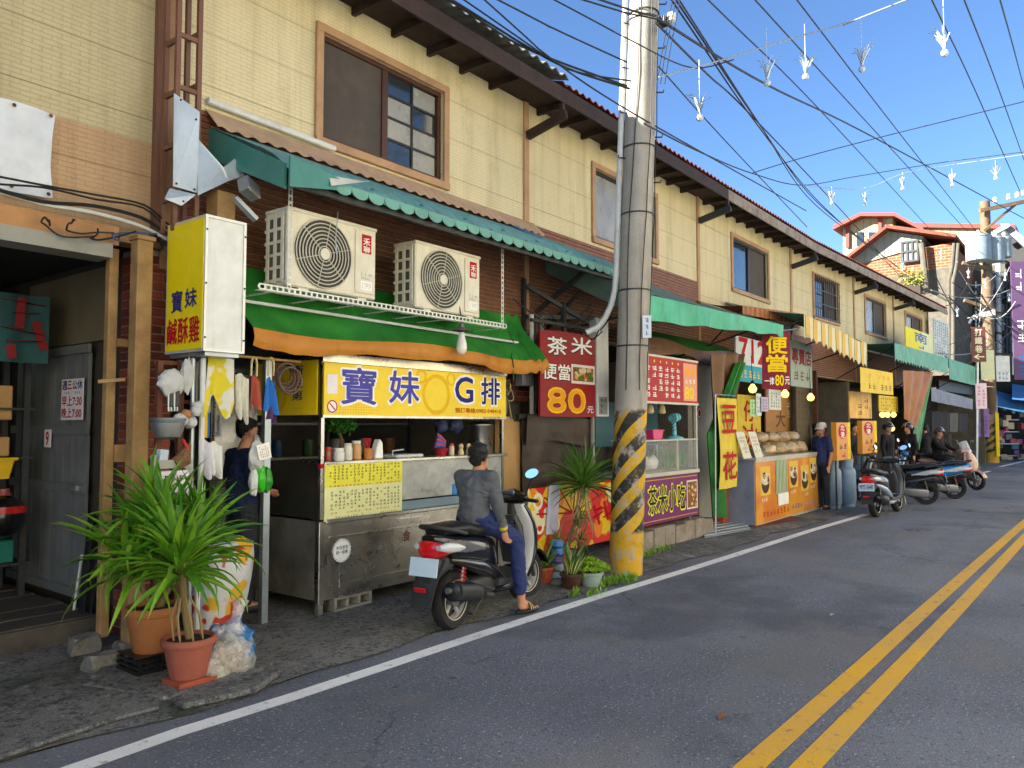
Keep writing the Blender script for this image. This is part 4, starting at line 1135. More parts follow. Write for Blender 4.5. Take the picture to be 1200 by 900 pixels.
# ------------------------------------------------------------------ rack of utensils below the sign
def lumpy0(c, r, sd):
 mb = MB().ball((0, 0, 0), 1, 20, 14); mb.v = [Vector(c) + Vector((v.x * r[0], v.y * r[1], v.z * r[2])) * (1 + .3 * noise.noise(v * 2 + Vector((sd, 0, 0)))) for v in mb.v]; return mb
def PU(px, py, y=5.45): return PY(px, py, y)
ur = thing('utensil_rack', 'wooden rack with poles below the yellow sign box', 'rack', (PU(205, 560).x, 5.45, .05))
M_WOODR = mat('reddish_brown_wood', '5e3423', .7, var=.3, dirt=.3)
for px in (191, 216): part('post', MB().box(PU(px, 500).x - .02, PU(px, 500).x + .02, 5.5, 5.54, .05, PU(px, 422).z), M_WOODR, ur)
part('steel_pole', MB().tube([(PU(226, 500).x, 5.44, .05), (PU(224, 500).x, 5.44, SZ0 - .04)], .018, 8), M_GAL, ur)
for py in (424, 470, 556): part('rail', MB().box(PU(188, py).x, PU(232, py).x, 5.54, 5.56, PU(200, py).z - .015, PU(200, py).z + .015), M_WOODR, ur)
part('plastic_pipe', MB().tube([(PU(234, 430).x, 5.4, PU(234, 420).z), (PU(234, 520).x - .01, 5.42, .06)], .02, 8), M_PVC, ur)
cw = MB(); c = PU(200, 448)
single('round_cap', lumpy0(c, (.1, .05, .095), 3), mat('white_cotton', 'b4b6b4', .85, bump=.4, bscale=30), 'round white cloth cap hanging on the utensil rack', 'cap', smooth=True)
c = PU(220, 440); single('cloth_bag', lumpy0(c, (.05, .04, .13), 8), mat('white_cotton'), 'narrow white cloth bag hanging on the utensil rack', 'bag', smooth=True)
for i, px in enumerate((199, 206)):
 t = thing('kitchen_tongs', 'steel tongs with black grips hanging on the utensil rack', 'tongs', PU(px, 478), 0, 'tongs on the utensil rack')
 for s_ in (-1, 1): part('arm', MB().bar(PU(px + 1.5 * s_, 452, 5.43), PU(px + 1.6 * s_, 482, 5.43), .012, .006), M_GAL, t)
 part('grip', MB().box(PU(px - 2.4, 470).x, PU(px + 2.4, 470).x, 5.42, 5.44, PU(px, 477).z, PU(px, 458).z), mat('black_plastic', '1d1d1e', .4), t, bevel=.004)
pot = thing('cooking_pot', 'dented grey metal pot hanging on the utensil rack', 'pot', PU(196, 515))
c = PU(196, 515, 5.4)
part('body', MB().lathe([(.05, 0), (.09, .02), (.115, .09), (.12, .14), (.128, .145), (.128, .155)], c, 20), mat('dull_aluminium', '8d8f90', .45, .7, dirt=.4), pot, smooth=True)
for i in range(3): part('hoop', MB().lathe([(.118 + .003 * i, .12 + .012 * i), (.124 + .003 * i, .126 + .012 * i), (.118 + .003 * i, .132 + .012 * i)], c, 20, capb=False, capt=False), M_GAL, pot)
for i, (px, py, r_, m_, lb) in enumerate(((211, 492, .05, 'white_cotton', 'white'), (218, 486, .042, 'garlic_brown', 'brown'), (224, 495, .045, 'white_cotton', 'white'), (230, 482, .04, 'white_cotton', 'white'), (232, 476, .035, 'white_cotton', 'white'))):
 if m_ == 'garlic_brown': mat(m_, '9a6b3f', .7)
 c = PU(px, py, 5.36); mb = MB().ball(c, r_, 12, 8); mb.v = [v + noise.noise_vector(v * 30) * .012 for v in mb.v]
 single('ladle_bowl', mb, MATS[m_], 'round %s ladle bowl hung on the utensil rack' % lb, 'ladle', smooth=True, group='ladles on the utensil rack')
bru = thing('brush', 'brown straw brush with red ties on the utensil rack', 'brush', PU(214, 535))
part('straw', MB().tube([PU(205, 545, 5.38), PU(215, 538, 5.38), PU(222, 520, 5.38)], [.05, .06, .015], 10), mat('straw_brown', '6f5233', .9, var=.4, scale=60), bru)
part('tie', MB().tube([PU(221, 528, 5.36), PU(214, 515, 5.36)], .012, 6), mat('red_plastic', 'b02a2a', .4), bru)
single('tissue_pack', MB().obox(PU(190, 535, 5.4), (.07, .04, .1), (0, .1, .2)), mat('pale_blue_pack', 'aab8cc', .5), 'small pale blue pack on the utensil rack', 'packet')
nb_ = Plane(PU(181, 578, 5.36), (1, 0, 0), (0, 0, 1), .26, .2)
cs = thing('crate_sign', 'whitewashed wooden crate with a handwritten white card below the utensils', 'crate', nb_.O)
for k in range(3): part('slat', nb_.board(.018, -.01, .28, .02 + .075 * k, .08 + .075 * k), mat('whitewashed_wood', '9c9a92', .8, dirt=.5), cs)
for u in (0, .25): part('upright', nb_.board(.03, u - .01, u + .03, -.04, .27, -.02), mat('whitewashed_wood'), cs)
part('card', nb_.board(.003, .02, .25, -.02, .15, .006), pm('notice_paper'), cs)
part('lettering', nb_.scrawl(.05, .22, .0, .13, 3, 2, .009, seed=4), M_BLKP, cs)
# ------------------------------------------------------------------ plants
def mk_leaf(name, c1, c2, edge=None, tr=.35, ew=.014):
 m, t = newmat(name, .38, 0, .5)
 n1 = t.noise(6, 3, .5)
 oi = t.node('ShaderNodeObjectInfo')
 f = t.math('ADD', t.math('MULTIPLY', n1, .5), t.math('MULTIPLY', oi.outputs['Random'], .5))
 c = t.mix(t.ramp(f, .25, .75), c1, c2)
 if edge:
  s = t.sep(); c = t.mix(t.ramp(t.math('ABSOLUTE', s[1]), ew, ew * 1.3), c, edge)
 ln_ = t.node('ShaderNodeVectorMath', operation='LENGTH'); t.L(t.obj, ln_.inputs[0])
 if not edge: c = t.mix(t.math('MULTIPLY', t.ramp(ln_.outputs['Value'], .8, .97), t.ramp(oi.outputs['Random'], .45, .7, 0, .9)), c, 'a08a4a')
 t.color(c)
 tl = t.node('ShaderNodeBsdfTranslucent'); t.L(c, tl.inputs[0])
 mx = t.node('ShaderNodeMixShader'); mx.inputs[0].default_value = tr
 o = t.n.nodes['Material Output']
 t.L(t.b.outputs[0], mx.inputs[1]); t.L(tl.outputs[0], mx.inputs[2]); t.L(mx.outputs[0], o.inputs[0])
 return m
def leaf_mesh(e0, bend, L=1.0, wd=.05, m=None, fold=.35, n=8, tip=.15, base=.55):
 'strap leaf: starts at elevation e0 and bends down by bend'
 vs, fs = [], []; x = z = 0.0; a = e0
 for i in range(n + 1):
  t = i / n
  w_ = wd * (base + (1 - base) * min(1, t * 4)) * (1 - max(0, t - .35) ** 1.6 * 1.9) if t < 1 else wd * .02
  w_ = max(w_, wd * .03)
  up = Vector((-math.sin(a), 0, math.cos(a)))
  c = Vector((x, 0, z))
  vs += [c + Vector((0, -w_ / 2, 0)) + up * w_ * fold, c, c + Vector((0, w_ / 2, 0)) + up * w_ * fold]
  a = e0 - bend * (t ** 1.4); x += math.cos(a) * L / n; z += math.sin(a) * L / n
 for i in range(n):
  b = 3 * i; fs += [(b, b + 1, b + 4, b + 3), (b + 1, b + 2, b + 5, b + 4)]
 me = bpy.data.meshes.new('leaf'); me.from_pydata([tuple(v) for v in vs], [], fs)
 for p in me.polygons: p.use_smooth = True
 me.materials.append(m); return me
def rosette(parent, c, n, L, wd, m, e_in=85, e_out=8, bend=(40, 95), seed=1, drop=.0, name='leaf'):
 rnd = random.Random(seed)
 kinds = []
 for k in range(9):
  f = k / 8; e = R(e_in + (e_out - e_in) * f); b = R(rnd.uniform(*bend)) * (.45 + .75 * f)
  kinds.append(leaf_mesh(e, b, 1.0, wd / L, m))
 for i in range(n):
  f = (i + .5) / n
  k = min(8, int(f * 9))
  o = bpy.data.objects.new(name, kinds[k]); COL.objects.link(o); o.parent = parent
  s_ = L * rnd.uniform(.72, 1.08)
  o.scale = (s_, s_ * rnd.uniform(.8, 1.2), s_)
  o.rotation_euler = (rnd.uniform(-.5, .5), rnd.uniform(-.18, .18), i * 2.39996 + rnd.uniform(-.3, .3))
  o.location = Vector(c) - org(parent) + Vector((rnd.uniform(-.012, .012), rnd.uniform(-.012, .012), -drop * f))
M_PAND = mk_leaf('pandan_leaf', '4a8420', '93c238'); M_PAND2 = mk_leaf('pandan_leaf_dark', '3a7420', '7ab534')
M_TERRA = mat('terracotta', '985443', .8, var=.15, dirt=.35, dcol='5b4a3c', bump=.2); M_TERRA2 = mat('orange_terracotta', '9c6136', .75, var=.12, dirt=.3, dcol='6b5138')
M_SOIL = mat('potting_soil', '2b221a', .95, var=.4, scale=30, bump=.6)
def flower_pot(parent, c, r, h, m, ribs=0, band=True):
 prof = [(r * .66, 0), (r * .70, h * .05), (r * .9, h * .72), (r * .92, h * .80), (r, h * .82), (r * 1.02, h * .86), (r * 1.0, h * .98), (r * .97, h), (r * .9, h), (r * .88, h * .86), (r * .3, h * .85)]
 mb = MB().lathe(prof, (0, 0, 0), 40, capt=True)
 if ribs:
  for v in mb.v:
   rr = math.hypot(v.x, v.y); zz = v.z / h
   if rr > r * .55 and .05 < zz < .8:
    k = 1 - .03 * (math.cos(math.atan2(v.y, v.x) * ribs) > 0); v.x *= k; v.y *= k
 mb.v = [v + Vector(c) for v in mb.v]
 p = part('pot', mb, m, parent, smooth=True)
 if band: part('pot_rim', MB().lathe([(r * 1.0, h * .85), (r * 1.035, h * .87), (r * 1.035, h * .96), (r * 1.0, h * .99)], c, 40, capb=False, capt=False), m, parent, smooth=True)
 part('soil', MB().lathe([(r * .885, h * .9), (r * .5, h * .93), (.001, h * .94)], c, 24, capb=False), M_SOIL, parent, smooth=True)
 return p
# front pandan: ribbed terracotta pot on a brick
g0 = PG(226, 815)
pl = thing('potted_pandan', 'strap leaved plant in a ribbed terracotta pot standing on a red brick', 'plant', g0)
c0 = g0 + Vector((.04, .13, .088))
flower_pot(pl, c0, .165, .25, M_TERRA, 30)
hd = PD(212, 668, (c0 - CAM).dot(FW))
for k in range(7):
 a = k * .9; q = c0 + Vector((.09 * math.cos(a), .09 * math.sin(a), .225))
 part('prop_root', MB().tube([q, q.lerp(hd, .35) + Vector((.03 * math.cos(a), .03 * math.sin(a), 0)), q.lerp(hd, .62)], [.006, .008, .006], 6), mat('pale_root', '8f7a55', .8), pl)
part('stem', MB().tube([c0 + Vector((0, 0, .22)), c0.lerp(hd, .6) + Vector((0, 0, .05)), hd + Vector((0, 0, .1))], [.02, .022, .03], 8), mat('plant_stem', '7b6a42', .8), pl)
rosette(pl, hd + Vector((0, 0, .06)), 78, .56, .05, M_PAND, 86, 2, (45, 95), 3, .12)
single('loose_brick', MB().box(g0.x - .09, g0.x + .17, g0.y + .0, g0.y + .22, .012, .086), M_BRICK[2], 'red brick lying under the ribbed terracotta pot', 'brick', bevel=.006)
# rear pandan, taller, in a plain pot on a black crate
g1 = PG(192, 800)
pl2 = thing('potted_pandan', 'tall bushy strap leaved plant in a plain orange pot against the wooden posts', 'plant', g1)
c1 = g1 + Vector((.03, .22, .17))
flower_pot(pl2, c1, .18, .3, M_TERRA2, 0)
D1 = (c1 - CAM).dot(FW)
for i, (px, py, n, L, sd_) in enumerate(((196, 632, 58, .55, 5), (155, 655, 44, .5, 6), (232, 628, 44, .48, 7), (180, 600, 30, .42, 8))):
 h_ = PD(px, py, D1 + (-.05, -.1, .08, .1)[i])
 part('stem', MB().tube([c1 + Vector((.03 * (i - 1), 0, .27)), c1.lerp(h_, .5) + Vector((0, 0, .1)), h_ + Vector((0, 0, .03))], [.02, .018, .022], 8), mat('plant_stem'), pl2)
 rosette(pl2, h_, int(n * 1.25), L * 1.12, .05, M_PAND if i % 2 else M_PAND2, 85, 0, (45, 100), sd_, .12)
ck = thing('plastic_crate', 'black plastic crate under the orange flower pot', 'crate', g1 + Vector((.03, .22, 0)))
cx, cy = g1.x + .03, g1.y + .22
for k in range(4):
 z = .025 + k * .035
 cm = MB()
 cm.box(cx - .17, cx + .17, cy - .15, cy - .14, z, z + .02); cm.box(cx - .17, cx + .17, cy + .14, cy + .15, z, z + .02)
 cm.box(cx - .17, cx - .16, cy - .139, cy + .139, z, z + .02); cm.box(cx + .16, cx + .17, cy - .139, cy + .139, z, z + .02)
 part('slat', cm, mat('black_plastic'), ck)
for k in range(7): part('rib', MB().box(cx - .165 + .052 * k, cx - .15 + .052 * k, cy - .156, cy - .151, .025, .165), mat('black_plastic'), ck)
part('lid', MB().box(cx - .17, cx + .17, cy - .15, cy + .15, .166, .169), mat('black_plastic'), ck)
# a low sprig to the left of the rear plant
# clear rubbish bag
def lumpy(c, r, seed, amp=.25, f=6, nz=16, nn=24, flat=True):
 mb = MB().ball((0, 0, 0), 1.0, nn, nz); out_ = []
 for v in mb.v:
  d = 1 + amp * noise.noise(v * 1.6 + Vector((seed, 0, 0))) + amp * .5 * noise.noise(v * f + Vector((0, seed, 0)))
  p = Vector((v.x * r[0], v.y * r[1], v.z * r[2])) * d
  if flat: p.z = max(p.z, -r[2] * .72)
  out_.append(Vector(c) + p)
 mb.v = out_; return mb
def mk_bag():
 m, t = newmat('clear_plastic_bag', .25, 0, .6)
 n1 = t.noise(14, 4, .6); s = t.sep()
 blue = t.ramp(t.noise(5, 3, .5, loc=(3, 1, 2)), .56, .6)
 c = t.mix(t.ramp(n1, .35, .65), 'c9cdd0', 'e0e2e4'); c = t.mix(blue, c, '2f74b5'); t.color(c)
 t.L(t.math('ADD', t.math('MULTIPLY', blue, .4), t.ramp(n1, .3, .7, .12, .5)), t.b.inputs['Alpha']); t.bump(n1, .5, .02); return m
gb_ = PG(282, 800)
rb = thing('rubbish_bag', 'clear plastic rubbish bag with blue print beside the terracotta pot', 'bag', gb_)
cbg = gb_ + Vector((0, .16, 0))
part('waste', lumpy(cbg + Vector((-.02, 0, .12)), (.15, .12, .13), 2, .35, 9), mat('mixed_food_waste', '8d7a5e', .8, var=.6, scale=22, dirt=.7, dcol='d3cbbd', dscale=18, bump=.6), rb, smooth=True)
part('skin', lumpy(cbg + Vector((0, 0, .16)), (.19, .15, .2), 5, .28, 8), mk_bag(), rb, smooth=True)
part('tied_top', MB().tube([cbg + Vector((.03, 0, .3)), cbg + Vector((.06, 0, .38)), cbg + Vector((.08, .0, .46)), cbg + Vector((.1, .01, .5))], [.1, .035, .04, .06], 12, False), MATS['clear_plastic_bag'], rb, smooth=True)
part('waste_bag', lumpy(cbg + Vector((-.13, -.04, .08)), (.11, .09, .09), 9, .3, 9), mat('pale_waste_bag', 'a59f96', .5, var=.4, scale=18, dirt=.4, dcol='6d5d4a', dscale=12), rb, smooth=True)
# tall printed sack behind the plants
gs = PG(262, 752)
sk = thing('printed_sack', 'tall white sack with yellow and red print behind the potted plants', 'sack', gs)
cs_ = gs + Vector((.05, .2, 0))
def sack(u, v):
 a = 2 * math.pi * u; r_ = (.16 + .05 * math.sin(v * 2.6)) * (1 + .1 * noise.noise(Vector((math.cos(a) * 2, math.sin(a) * 2, v * 4))))
 lean = .1 * v
 return cs_ + Vector((math.cos(a) * r_ * 1.15 + lean, math.sin(a) * r_ * .8, .01 + .72 * v))
m, t = newmat('sack_print', .5)
n1 = t.noise(3.2, 2, .5); c = t.mix(t.ramp(n1, .5, .53), 'c9c9c6', 'd8a52a'); c = t.mix(t.ramp(t.noise(4, 2, .5, loc=(4, 2, 1)), .6, .62), c, 'b5382e'); t.color(c); t.bump(t.noise(9, 4, .6), .5, .03)
part('cloth', MB().grid(sack, 32, 16), m, sk, smooth=True)
part('fold_top', MB().lathe([(.19, .70), (.12, .78), (.02, .76)], cs_ + Vector((.1, 0, 0)), 20, capb=False), m, sk, smooth=True)
# black sheets and a white stick leaning by the post
for i in range(4):
 p = PG(92 + i * 9, 752 - 2 * i)
 single('leaning_sheet', MB().bar(p + Vector((0, .0, .02)), p + Vector((.22, .35, .95 - .05 * i)), .1, .012, up=Vector((1, 0, 0))), mat('black_sheet', '232428', .5, dirt=.3), 'narrow black sheet leaning against the wooden post', 'sheet', group='leaning black sheets')
p = PG(82, 748); single('white_stick', MB().tube([p + Vector((0, 0, .02)), p + Vector((.2, .3, .6))], .012, 6), M_PVC, 'thin white stick leaning by the black sheets', 'stick')
# pale puddle of dried cement on the apron
# cracked concrete slabs along the road edge
for i, pts in enumerate(([(-20, 905), (140, 850), (186, 838), (190, 826), (60, 800), (-20, 830)], [(96, 812), (190, 828), (280, 806), (320, 786), (260, 770), (120, 790)], [(215, 838), (300, 818), (330, 796), (290, 800), (200, 830)])):
 P = [PG(*q) for q in pts]; P = [Vector((q.x, q.y, .028)) for q in P]
 single('concrete_slab', MB().prism(P, (0, 0, .022 + .008 * i)), M_APRON, ('cracked grey slab at the workshop entrance', 'flat grey slab before the flower pots', 'thin broken slab beside the white line')[i], 'slab', bevel=.008)
# ------------------------------------------------------------------ teal awning with scalloped edge
AX0, AX1 = 3.5, 8.6
AYF, AZF, AZW = 4.86, 3.70, 4.22
M_TEAL = mat('teal_corrugated_sheet', '6a9c98', .55, var=.2, dirt=.5, dcol='6f7c74', dscale=2.5, streak=False); M_TEALS = mat('pale_green_scallop', '64988a', .6, var=.15, dirt=.35, dcol='3f5f58')
M_TEALD = mat('dark_teal_board', '3a7a72', .5, dirt=.2)
aw = thing('metal_awning', 'teal corrugated awning with a scalloped edge over the air conditioners', 'awning', ((AX0 + AX1) / 2, 6, AZF))
def awn(u, v):
 x = AX0 + (AX1 - AX0) * u; t = v
 y = 6.0 - (6.0 - AYF) * t; z = AZW + (AZF - AZW) * t
 z -= .10 * max(0, t - .72) ** 2 / .08 * .9
 z += .024 * math.cos(2 * math.pi * (x - AX0) / .15) + .012 * noise.noise(Vector((x * .7, y, 0)))
 return (x, y, z)
part('sheet', MB().grid(awn, 204, 10, .006), M_TEAL, aw, smooth=True)
n = 26
for i in range(n):
 x = AX0 + .42 + (AX1 - AX0 - .42) * (i + .5) / n; w_ = (AX1 - AX0 - .42) / n
 zz = AZF - .075
 mb = MB(); pts = [Vector((x - w_ * .5, AYF - .004, zz + .03))] + [Vector((x + w_ * .49 * math.cos(a), AYF - .004 - .01 * math.sin(a), zz - .062 * math.sin(a))) for a in [math.pi - math.pi * k / 8 for k in range(9)]] + [Vector((x + w_ * .5, AYF - .004, zz + .03))]
 part('scallop', mb.prism(pts, (0, .006, 0)), M_TEALS, aw)
# wall flashing and end board
fp_ = MB().grid(lambda u, v: (AX0 - .05 + 4.7 * u, 5.985 - .2 * v, AZW + .16 - .2 * v + .012 * math.sin(u * 196) * v), 240, 3, .006)
part('wall_flashing', fp_, mat('beige_flashing', 'b5977a', .6, dirt=.4), aw)
part('white_pipe', MB().tube([(AX0 - .05, 5.95, AZW + .23), (AX0 + 1.3, 5.95, AZW + .2)], .03, 8), M_PVC, aw, smooth=True)
part('end_board', MB().prism([(AX0 - .02, 6.0, AZW + .02), (AX0 - .02, AYF + .05, AZF + .0), (AX0 - .02, AYF + .05, AZF - .2), (AX0 - .02, 5.6, AZW - .42), (AX0 - .02, 6.0, AZW - .24)], (.025, 0, 0)), M_TEALD, aw)
part('corner_board', MB().prism([(AX0 - .02, AYF - .03, AZF + .04), (AX0 + .45, AYF - .03, AZF - .02), (AX0 + .42, AYF - .03, AZF - .12), (AX0 - .02, AYF - .03, AZF - .2)], (0, .02, 0)), M_TEALD, aw)
part('torn_flap', MB().grid(lambda u, v: Vector((AX0 + .35 + .4 * u, AYF - .02 - .03 * v, AZF - .02 + .05 * u - .09 * v * (1 - u))), 5, 3, .003), mat('torn_pale_sheet', 'b9b9ae', .6, dirt=.4), aw)
for i in range(24):
 x = AX0 + .3 + i * .2; p = awn((x - AX0) / (AX1 - AX0), .93)
 part('roofing_nail', MB().obox(Vector(p) + Vector((0, 0, .012)), (.03, .03, .012)), M_TEALD, aw)
for x in (3.9, 5.9, 8.2):
 part('rafter', MB().bar((x, 5.96, AZW - .08), (x, AYF + .06, AZF - .14), .04, .05), M_STEELD, aw)
part('front_purlin', MB().bar((AX0 + .02, AYF + .07, AZF - .14), (AX1, AYF + .07, AZF - .14), .04, .04), M_STEELD, aw)
part('brace', MB().bar((8.2, 5.97, 3.2), (8.2, 5.1, 3.72), .05, .05), M_STEELD, aw)
part('brace', MB().bar((8.45, 5.97, 3.0), (8.45, 5.2, 3.66), .04, .04), M_STEELD, aw)
part('blue_tarp_patch', MB().grid(lambda u, v: (AX1 - 1.15 + 1.2 * u, 5.97 - .55 * v - .1 * u, AZW + .05 - .3 * v - .12 * u + .02 * math.sin(u * 20)), 24, 5, .004), mat('blue_tarp', '2a66a0', .5), aw, smooth=True)
# ------------------------------------------------------------------ slotted angle rack and the two air conditioners
M_SLOT = mat('pale_slotted_angle', 'c4c6c0', .5, .3, dirt=.3, dcol='6b5a48')
def slotted(mb, p, q, wd, up):
 'flat perforated bar: two rails with bridges, so that the slots are open'
 p, q = Vector(p), Vector(q); d = (q - p); L = d.length; d.normalize(); up = Vector(up); side = up
 mb.bar(p + side * wd * .38, q + side * wd * .38, .003, wd * .24, up); mb.bar(p - side * wd * .38, q - side * wd * .38, .003, wd * .24, up)
 n = int(L / .055)
 for i in range(n + 1):
  c = p + d * (L * i / max(n, 1)); mb.bar(c - side * wd * .26, c + side * wd * .26, .003, .02, d)
 return mb
rk = thing('bracket_rack', 'pale slotted angle iron rack carrying the two air conditioners', 'rack', (5.0, 5.4, 2.7))
RZ = PY(335, 337, 5.2).z - .03
rx0 = PY(300, 340, 5.2).x; rx1 = PY(590, 365, 5.2).x
part('front_rail', slotted(MB(), (rx0, 5.16, RZ), (rx1, 5.16, RZ), .05, (0, 0, 1)), M_SLOT, rk)
part('front_rail', slotted(MB(), (rx0, 5.19, RZ - .028), (rx1, 5.19, RZ - .028), .05, (0, 1, 0)), M_SLOT, rk)
part('back_rail', slotted(MB(), (rx0, 5.62, RZ), (rx1, 5.62, RZ), .05, (0, 0, 1)), M_SLOT, rk)
for x in (rx0 + .1, rx0 + .55, rx0 + .95, rx0 + 1.35, rx0 + 1.75, rx0 + 2.1, rx1 - .1):
 part('cross_bar', slotted(MB(), (x, 5.2, RZ - .035), (x, 5.98, RZ - .035), .045, (1, 0, 0)), M_SLOT, rk)
for px in (338, 588):
 x = PY(px, 330, 5.18).x
 part('hanger', slotted(MB(), (x, 5.17, RZ), (x, 5.17, 3.66), .04, (1, 0, 0)), M_SLOT, rk)
part('hanger', slotted(MB(), (rx0 + .02, 5.62, RZ - .02), (rx0 + .02, 5.62, 3.5), .04, (0, 1, 0)), M_SLOT, rk)
part('wire_tie', MB().tube([(rx0 + .75, 5.15, RZ + .75), (rx0 + .72, 5.14, RZ + .5), (rx0 + .74, 5.14, RZ + .35)], .005, 5), M_GAL, rk)
M_ACW = mat('cream_air_con_casing', 'cfcab6', .45, dirt=.2, dcol='8f8a7a', streak=True)
def make_ac():
 'outdoor unit, local: x right, y back, z up, front at y = 0'
 t = thing('air_conditioner', '', 'air conditioner', (0, 0, 0)); ORG[t.name] = Vector((0, 0, 0))
 w_, d_, h_ = .95, .30, .66
 part('casing', MB().box(0, w_, 0, d_, .02, h_), M_ACW, t, bevel=.012, local=True)
 part('top_lid', MB().box(-.006, w_ + .006, -.008, d_ + .006, h_ - .02, h_ + .012), M_ACW, t, bevel=.006, local=True)
 for x in (.12, .75): part('foot', MB().box(x, x + .1, .01, d_ + .03, 0, .019), M_ACW, t, local=True)
 cx, cz = .36, .335
 part('fan_recess', MB().lathe([(.29, 0), (.29, -.008), (.285, -.0085)], (cx, -.001, cz), 40, 'y', capt=True), mat('dark_fan_recess', '3b3a36', .7), t, local=True)
 g_ = MB()
 for r_ in [.065 + .032 * i for i in range(8)]:
  g_.add(*ring((cx, -.02, cz), r_, .0055))
 for k in range(6):
  a = k * math.pi / 3 + .3
  g_.bar((cx + .05 * math.cos(a), -.018, cz + .05 * math.sin(a)), (cx + .3 * math.cos(a), -.012, cz + .3 * math.sin(a)), .006, .006)
 part('fan_grille', g_, mat('pale_grille_wire', 'bdb9a8', .45), t, local=True)
 part('fan_hub', MB().lathe([(.05, 0), (.05, -.012), (.04, -.016)], (cx, -.018, cz), 20, 'y'), M_ACW, t, local=True)
 part('service_panel', MB().box(.7, .925, -.012, 0, .06, .62), M_ACW, t, bevel=.008, local=True)
 part('side_grille', MB().box(-.009, -.001, .03, .28, .07, .61), mat('coil_fins', '5c5e5c', .5, .4), t, local=True)
 for k in range(3): part('side_bar', MB().box(-.02, -.0095, .03 + .1 * k, .065 + .1 * k, .05, .63), M_ACW, t, local=True)
 for k in range(6): part('side_bar', MB().box(-.018, -.0095, .03, .29, .06 + .105 * k, .085 + .105 * k), M_ACW, t, local=True)
 P = Plane((.7, -.0125, .06), (1, 0, 0), (0, 0, 1), .225, .56)
 part('red_badge', P.rect(.07, .18, .36, .53, .002), pm('red_print'), t, local=True)
 lt = P.text('禾', .085, .165, .43, .5, .004); P.text('聯', .085, .165, .37, .425, .004, mb=lt)
 part('lettering', lt, M_WHT, t, local=True)
 part('small_print', P.scrawl(.06, .19, .12, .19, 6, 2, .002, seed=3), pm('blue_print'), t, local=True)
 part('rating_label', P.rect(.06, .19, .03, .11, .002), M_WHT, t, local=True)
 part('small_print', P.scrawl(.07, .18, .04, .1, 7, 3, .003, seed=5), M_BLKP, t, local=True)
 return t
def ring(c, r, rr, n=32, m=5, axis='y'):
 vs, fs = [], []
 for i in range(n):
  a = 2 * math.pi * i / n
  for k in range(m):
   b = 2 * math.pi * k / m; q = r + rr * math.cos(b); h = rr * math.sin(b)
   p = {'y': (q * math.cos(a), h, q * math.sin(a)), 'z': (q * math.cos(a), q * math.sin(a), h), 'x': (h, q * math.cos(a), q * math.sin(a))}[axis]
   vs.append(Vector(c) + Vector(p))
 for i in range(n):
  for k in range(m): fs.append((i * m + k, ((i + 1) % n) * m + k, ((i + 1) % n) * m + (k + 1) % m, i * m + (k + 1) % m))
 return vs, fs
ac = make_ac(); ac.location = (PY(336, 340, 5.2).x, 5.2, RZ + .03); tag(ac, 'cream outdoor air conditioner nearer the yellow sign box', group='air conditioners on the rack')
ac2 = copy_tree(ac); ac2.location = (PY(487, 350, 5.2).x, 5.2, RZ + .03); tag(ac2, 'cream outdoor air conditioner nearer the striped pole')
# ------------------------------------------------------------------ green tarp with orange hem
def mk_tarp(name, c1, c2):
 m, t = newmat(name, .42, 0, .4)
 c = t.mix(t.ramp(t.noise(2.2, 5, .6), .35, .65), c1, c2); c = t.mix(t.ramp(t.noise(4, 6, .7, sc=(1, 1, .3)), .55, .75, 0, .5), c, '2f3a26')
 t.color(c); t.bump(t.noise(4, 4, .5), .4, .05)
 tl = t.node('ShaderNodeBsdfTranslucent'); t.L(c, tl.inputs[0]); mx = t.node('ShaderNodeMixShader'); mx.inputs[0].default_value = .3
 t.L(t.b.outputs[0], mx.inputs[1]); t.L(tl.outputs[0], mx.inputs[2]); t.L(mx.outputs[0], t.n.nodes['Material Output'].inputs[0]); return m
M_GTARP = mk_tarp('green_tarpaulin', '226f2c', '3c9438'); M_OTARP = mk_tarp('orange_tarpaulin', 'c07a1e', 'd08f2c'); M_BTARP = mk_tarp('brown_tarpaulin', '6b4a30', '805a3c')
tp = thing('tarpaulin_canopy', 'green tarpaulin with an orange hem hung below the air conditioners', 'tarpaulin', (5.5, 5.5, 2.5))
tx0, tx1 = PY(283, 380, 5.45).x, PY(628, 400, 5.45).x
ztop = PY(300, 325, 5.5).z; zbot = PY(300, 384, 5.3).z; zhem = PY(300, 404, 5.25).z
def tarp(u, v):
 x = tx0 + (tx1 - tx0) * u
 y = 5.72 - .42 * v + .03 * noise.noise(Vector((x * 2, v * 2, 1))); z = ztop + .12 + (zbot - ztop - .12) * v ** .8
 z += .05 * math.sin(x * 3.1) * v * (1 - v) * 2; y -= .045 * abs(noise.noise(Vector((x * 3.3 + v, v * 1.2, 7)))) + .03 * noise.noise(Vector((x * 1.7, v * 3, 0)))
 k = max(0, (u - .86) / .14); z += .03 * math.sin(x * 40 + v * 6) * k; y -= .0
 return (x, y, z - .03 * math.sin(u * math.pi * 3) * v)
part('sheet', MB().grid(tarp, 120, 14, .004), M_GTARP, tp, smooth=True)
def hem(u, v):
 p = Vector(tarp(u, 1.0)); d = zbot - zhem
 return p + Vector((0, -.02 * math.sin(v * 3), -d * v * (1 + .15 * math.sin(u * 17) + .1 * noise.noise(Vector((u * 22, 0, 0))))))
part('orange_hem', MB().grid(hem, 120, 4, .004), M_OTARP, tp, smooth=True)
part('pole', MB().tube([(tx0, 5.42, PY(300, 354, 5.4).z), (tx1 - .4, 5.42, PY(300, 354, 5.4).z - .03)], .014, 8), M_PVC, tp)
